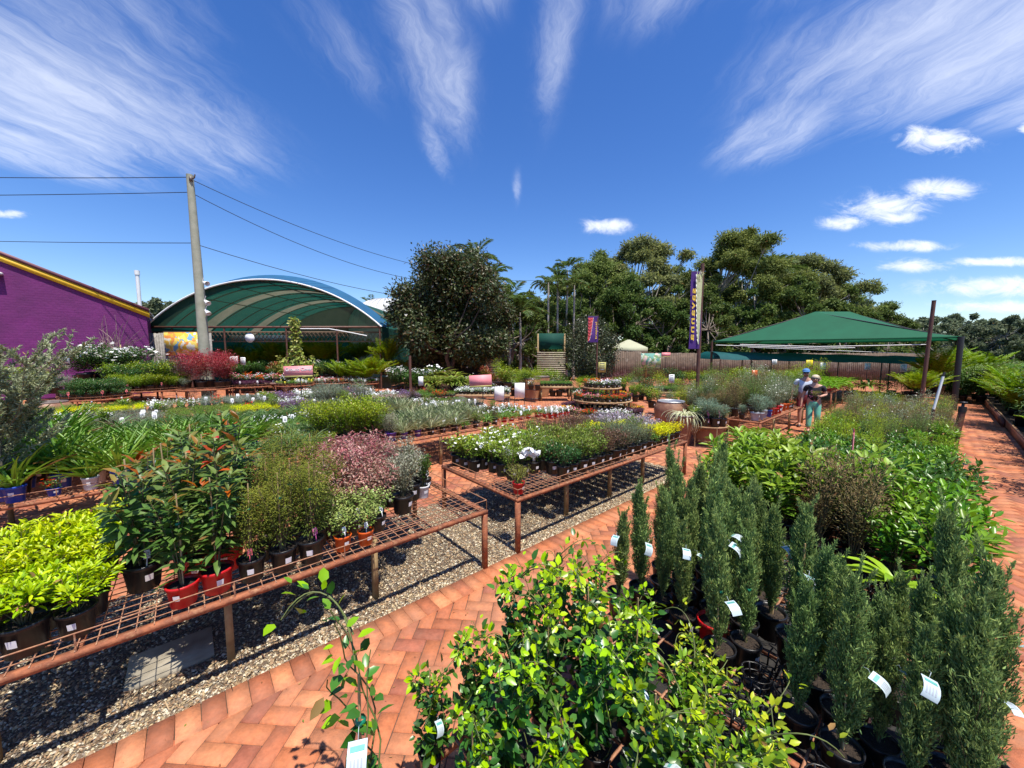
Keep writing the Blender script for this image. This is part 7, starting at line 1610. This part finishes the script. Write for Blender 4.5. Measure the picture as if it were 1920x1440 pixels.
Tw = person(wx, wy, WR, 'blonde woman in black shirt and aqua trousers carrying a potted plant', dict(h=1.6, skin='skin', top='blacktee', pants='aqua', pl=.86, hair=True, long=True,
     armL=((.25, .03, 1.07), (.12, -.2, 1.03), (-.75, -.35, .1), (0, -.2, 1), .7), armR=((-.235, .03, 1.05), (-.27, -.05, .82), (-.05, -.12, -1), (0, -1, .0), .5), feet=(((.095, -.06, .46), (.10, .05, .09)), ((-.085, -.07, .47), (-.085, -.12, .09)))))
b = MB(); g = np.random.default_rng(1)
for k in range(16): a = g.uniform(-.09, .09); z = 1.02 + g.uniform(-.12, .14); b.inst(LO[0], LO[1], np.array([(a, -.135 + abs(a) * .12, z)]) , np.array([(g.normal(), 0, g.normal())]), np.array([(0, -1.0, 0)]), .035, .03, (.5, .5, .5))
b.build('shirt_print', 'violet', Tw)
# pot she carries
fx, fy = (wx + math.cos(WR) * .03 - math.sin(WR) * -.27, wy + math.sin(WR) * .03 + math.cos(WR) * -.27)
place('spiky', fx, fy, .93, 'small black pot with a green plant carried by the woman', None, color='black', scale=.95, tag=None)
mx_, my_ = at(1512, 10.95)
person(mx_, my_, WR + .1, 'man in blue cap and pale shirt walking behind the woman', dict(h=1.72, skin='skin2', top='whitetee', pants='maroon', pl=.0, hair=False, long=True,
     armL=((.26, .03, 1.06), (.27, -.06, .82), (0, -.12, -1), (0, -1, 0), .5), armR=((-.26, .03, 1.06), (-.29, -.05, .82), (0, -.12, -1), (0, -1, 0), .5), feet=(((.095, -.04, .47), (.10, .06, .09)), ((-.09, -.08, .47), (-.09, -.1, .09)))))

# ================================================================ sky, sun, camera
SD = Vector((-.2, .3, -1.0)).normalized()
w = bpy.data.worlds.new('World'); sc.world = w; w.use_nodes = True; nt = w.node_tree; nt.nodes.clear()
out = nt.nodes.new('ShaderNodeOutputWorld'); sky = nt.nodes.new('ShaderNodeTexSky'); sky.sky_type = 'NISHITA'; sky.sun_disc = False
sky.sun_elevation = math.asin(-SD.z); sky.sun_rotation = math.atan2(-SD.x, -SD.y); sky.ozone_density = 4.0; sky.air_density = 1.0; sky.dust_density = .25
hs = nt.nodes.new('ShaderNodeHueSaturation'); hs.inputs['Saturation'].default_value = 1.27; hs.inputs['Hue'].default_value = .513; hs.inputs['Value'].default_value = .86; link(nt, sky.outputs[0], hs.inputs['Color'])
bg = nt.nodes.new('ShaderNodeBackground'); bg.inputs[1].default_value = .14; link(nt, hs.outputs[0], bg.inputs[0])
tc = nt.nodes.new('ShaderNodeTexCoord'); sx = nt.nodes.new('ShaderNodeSeparateXYZ'); link(nt, tc.outputs['Generated'], sx.inputs[0])
def mth(op, a, b=None, c=None, clamp=False):
    n = nt.nodes.new('ShaderNodeMath'); n.operation = op; n.use_clamp = clamp
    for i, v in enumerate((a, b, c)):
        if v is None: continue
        if isinstance(v, (int, float)): n.inputs[i].default_value = v
        else: link(nt, v, n.inputs[i])
    return n.outputs[0]
zc_ = mth('MAXIMUM', sx.outputs[2], .015); uu = mth('DIVIDE', sx.outputs[0], zc_); vv = mth('DIVIDE', sx.outputs[1], zc_)
yc_ = mth('MAXIMUM', sx.outputs[1], .02); aa = mth('DIVIDE', sx.outputs[0], yc_); ee = mth('DIVIDE', sx.outputs[2], yc_)
def noise3(x, y, z, scale, detail, rough, dist=0.0):
    cb = nt.nodes.new('ShaderNodeCombineXYZ'); 
    for i, v in enumerate((x, y, z)):
        if isinstance(v, (int, float)): cb.inputs[i].default_value = v
        else: link(nt, v, cb.inputs[i])
    n = nt.nodes.new('ShaderNodeTexNoise'); n.inputs['Scale'].default_value = scale; n.inputs['Detail'].default_value = detail; n.inputs['Roughness'].default_value = rough; n.inputs['Distortion'].default_value = dist
    link(nt, cb.outputs[0], n.inputs['Vector']); return n.outputs['Fac']
def sstep(v, a, b_):
    n = nt.nodes.new('ShaderNodeMapRange'); n.interpolation_type = 'SMOOTHSTEP'; n.inputs[1].default_value = a; n.inputs[2].default_value = b_; link(nt, v, n.inputs[0]); return n.outputs[0]
def gauss(x, y, cx, cy, rx, ry):
    d = mth('ADD', mth('POWER', mth('ABSOLUTE', mth('DIVIDE', mth('SUBTRACT', x, cx), rx)), 2), mth('POWER', mth('ABSOLUTE', mth('DIVIDE', mth('SUBTRACT', y, cy), ry)), 2)); return mth('EXPONENT', mth('MULTIPLY', d, -1))
warp = noise3(uu, vv, 3.0, 2.2, 4, .6); uw = mth('ADD', uu, mth('MULTIPLY', mth('SUBTRACT', warp, .5), .32))
fib = noise3(mth('MULTIPLY', uw, 8.0), mth('MULTIPLY', vv, 1.7), 0.0, 1.0, 11, .72, .25)
fib2 = noise3(mth('MULTIPLY', uw, 2.2), mth('MULTIPLY', vv, .8), 9.0, 1.0, 4, .55, .2)
msum = None
for cx, cy, rx, ry, wt in CIRRUS if 'CIRRUS' in globals() else [(-1.75, 1.55, .6, .7, .95), (-2.4, 1.95, .4, .5, .75), (-.27, 1.4, .15, .6, .66), (-.08, 1.05, .12, .2, .5), (-.38, 1.95, .07, .35, .55), (.14, 1.25, .09, .6, .52), (-.55, 1.35, .2, .35, .35), (-1.1, 1.2, .3, .3, .4), (.42, 1.1, .2, .22, .5), (1.5, 1.35, .6, .46, .95), (.75, 1.0, .5, .22, .45), (1.25, 1.75, .28, .4, .8), (2.1, 1.45, .4, .35, .8), (.03, 2.4, .035, .3, .5), (.8, 1.05, .3, .2, .4)]:
    q = mth('MULTIPLY', gauss(uu, vv, cx, cy, rx, ry), wt); msum = q if msum is None else mth('MAXIMUM', msum, q)
dens = mth('MULTIPLY', sstep(mth('ADD', mth('ADD', mth('MULTIPLY', fib, .55), mth('MULTIPLY', fib2, .45)), mth('MULTIPLY', msum, .38)), .50, 1.04), sstep(msum, .06, .5))
cn = noise3(mth('MULTIPLY', aa, 11.0), mth('MULTIPLY', ee, 24.0), 0.0, 1.0, 10, .7, .6)
csum = None
for cx, cy, rx, ry in [(1.09, .535, .12, .035), (1.03, .545, .05, .03), (.97, .375, .13, .042), (1.1, .415, .1, .03), (.86, .335, .07, .02), (1.0, .35, .08, .025), (.24, .325, .075, .022), (1.02, .275, .13, .016), (1.33, .57, .06, .018), (1.28, .235, .22, .014), (1.3, .17, .25, .03), (1.05, .225, .1, .02), (-1.31, .355, .06, .012), (1.4, .12, .3, .02)]:
    q = gauss(aa, ee, cx, cy, rx, ry); csum = q if csum is None else mth('MAXIMUM', csum, q)
cum = mth('MULTIPLY', sstep(mth('ADD', cn, mth('MULTIPLY', csum, .42)), .58, 1.02), sstep(csum, .08, .6))
front = sstep(sx.outputs[1], .0, .15); clouds = mth('MULTIPLY', mth('MAXIMUM', mth('MULTIPLY', dens, .66), mth('MULTIPLY', cum, .92)), front, clamp=True)
cb = nt.nodes.new('ShaderNodeBackground'); cb.inputs[0].default_value = (.86, .90, 1, 1); cb.inputs[1].default_value = .86
mxs = nt.nodes.new('ShaderNodeMixShader'); link(nt, clouds, mxs.inputs[0]); link(nt, bg.outputs[0], mxs.inputs[1]); link(nt, cb.outputs[0], mxs.inputs[2]); link(nt, mxs.outputs[0], out.inputs[0])
sl_ = bpy.data.lights.new('sun', 'SUN'); sl_.energy = 4.9; sl_.angle = math.radians(.53); sl_.color = (1, .94, .84); so = bpy.data.objects.new('sun', sl_); C.objects.link(so); so.rotation_euler = SD.to_track_quat('-Z', 'Y').to_euler(); so.location = (5, -8, 30)
cam = bpy.data.cameras.new('camera'); cam.sensor_width = 36; cam.lens = 36 * F / 1920; cam.clip_end = 4000; cam.clip_start = .05; co = bpy.data.objects.new('camera', cam); C.objects.link(co)
co.location = (0, 0, H); co.rotation_euler = (PI / 2 - PITCH, 0, 0); sc.camera = co
sc.view_settings.view_transform = 'Standard'; sc.view_settings.look = 'None'; sc.view_settings.exposure = 0.6; sc.view_settings.gamma = 1.0
sc.render.engine = 'CYCLES'; sc.cycles.max_bounces = 6; sc.cycles.transparent_max_bounces = 4; sc.cycles.diffuse_bounces = 3; sc.cycles.glossy_bounces = 2; sc.cycles.transmission_bounces = 3
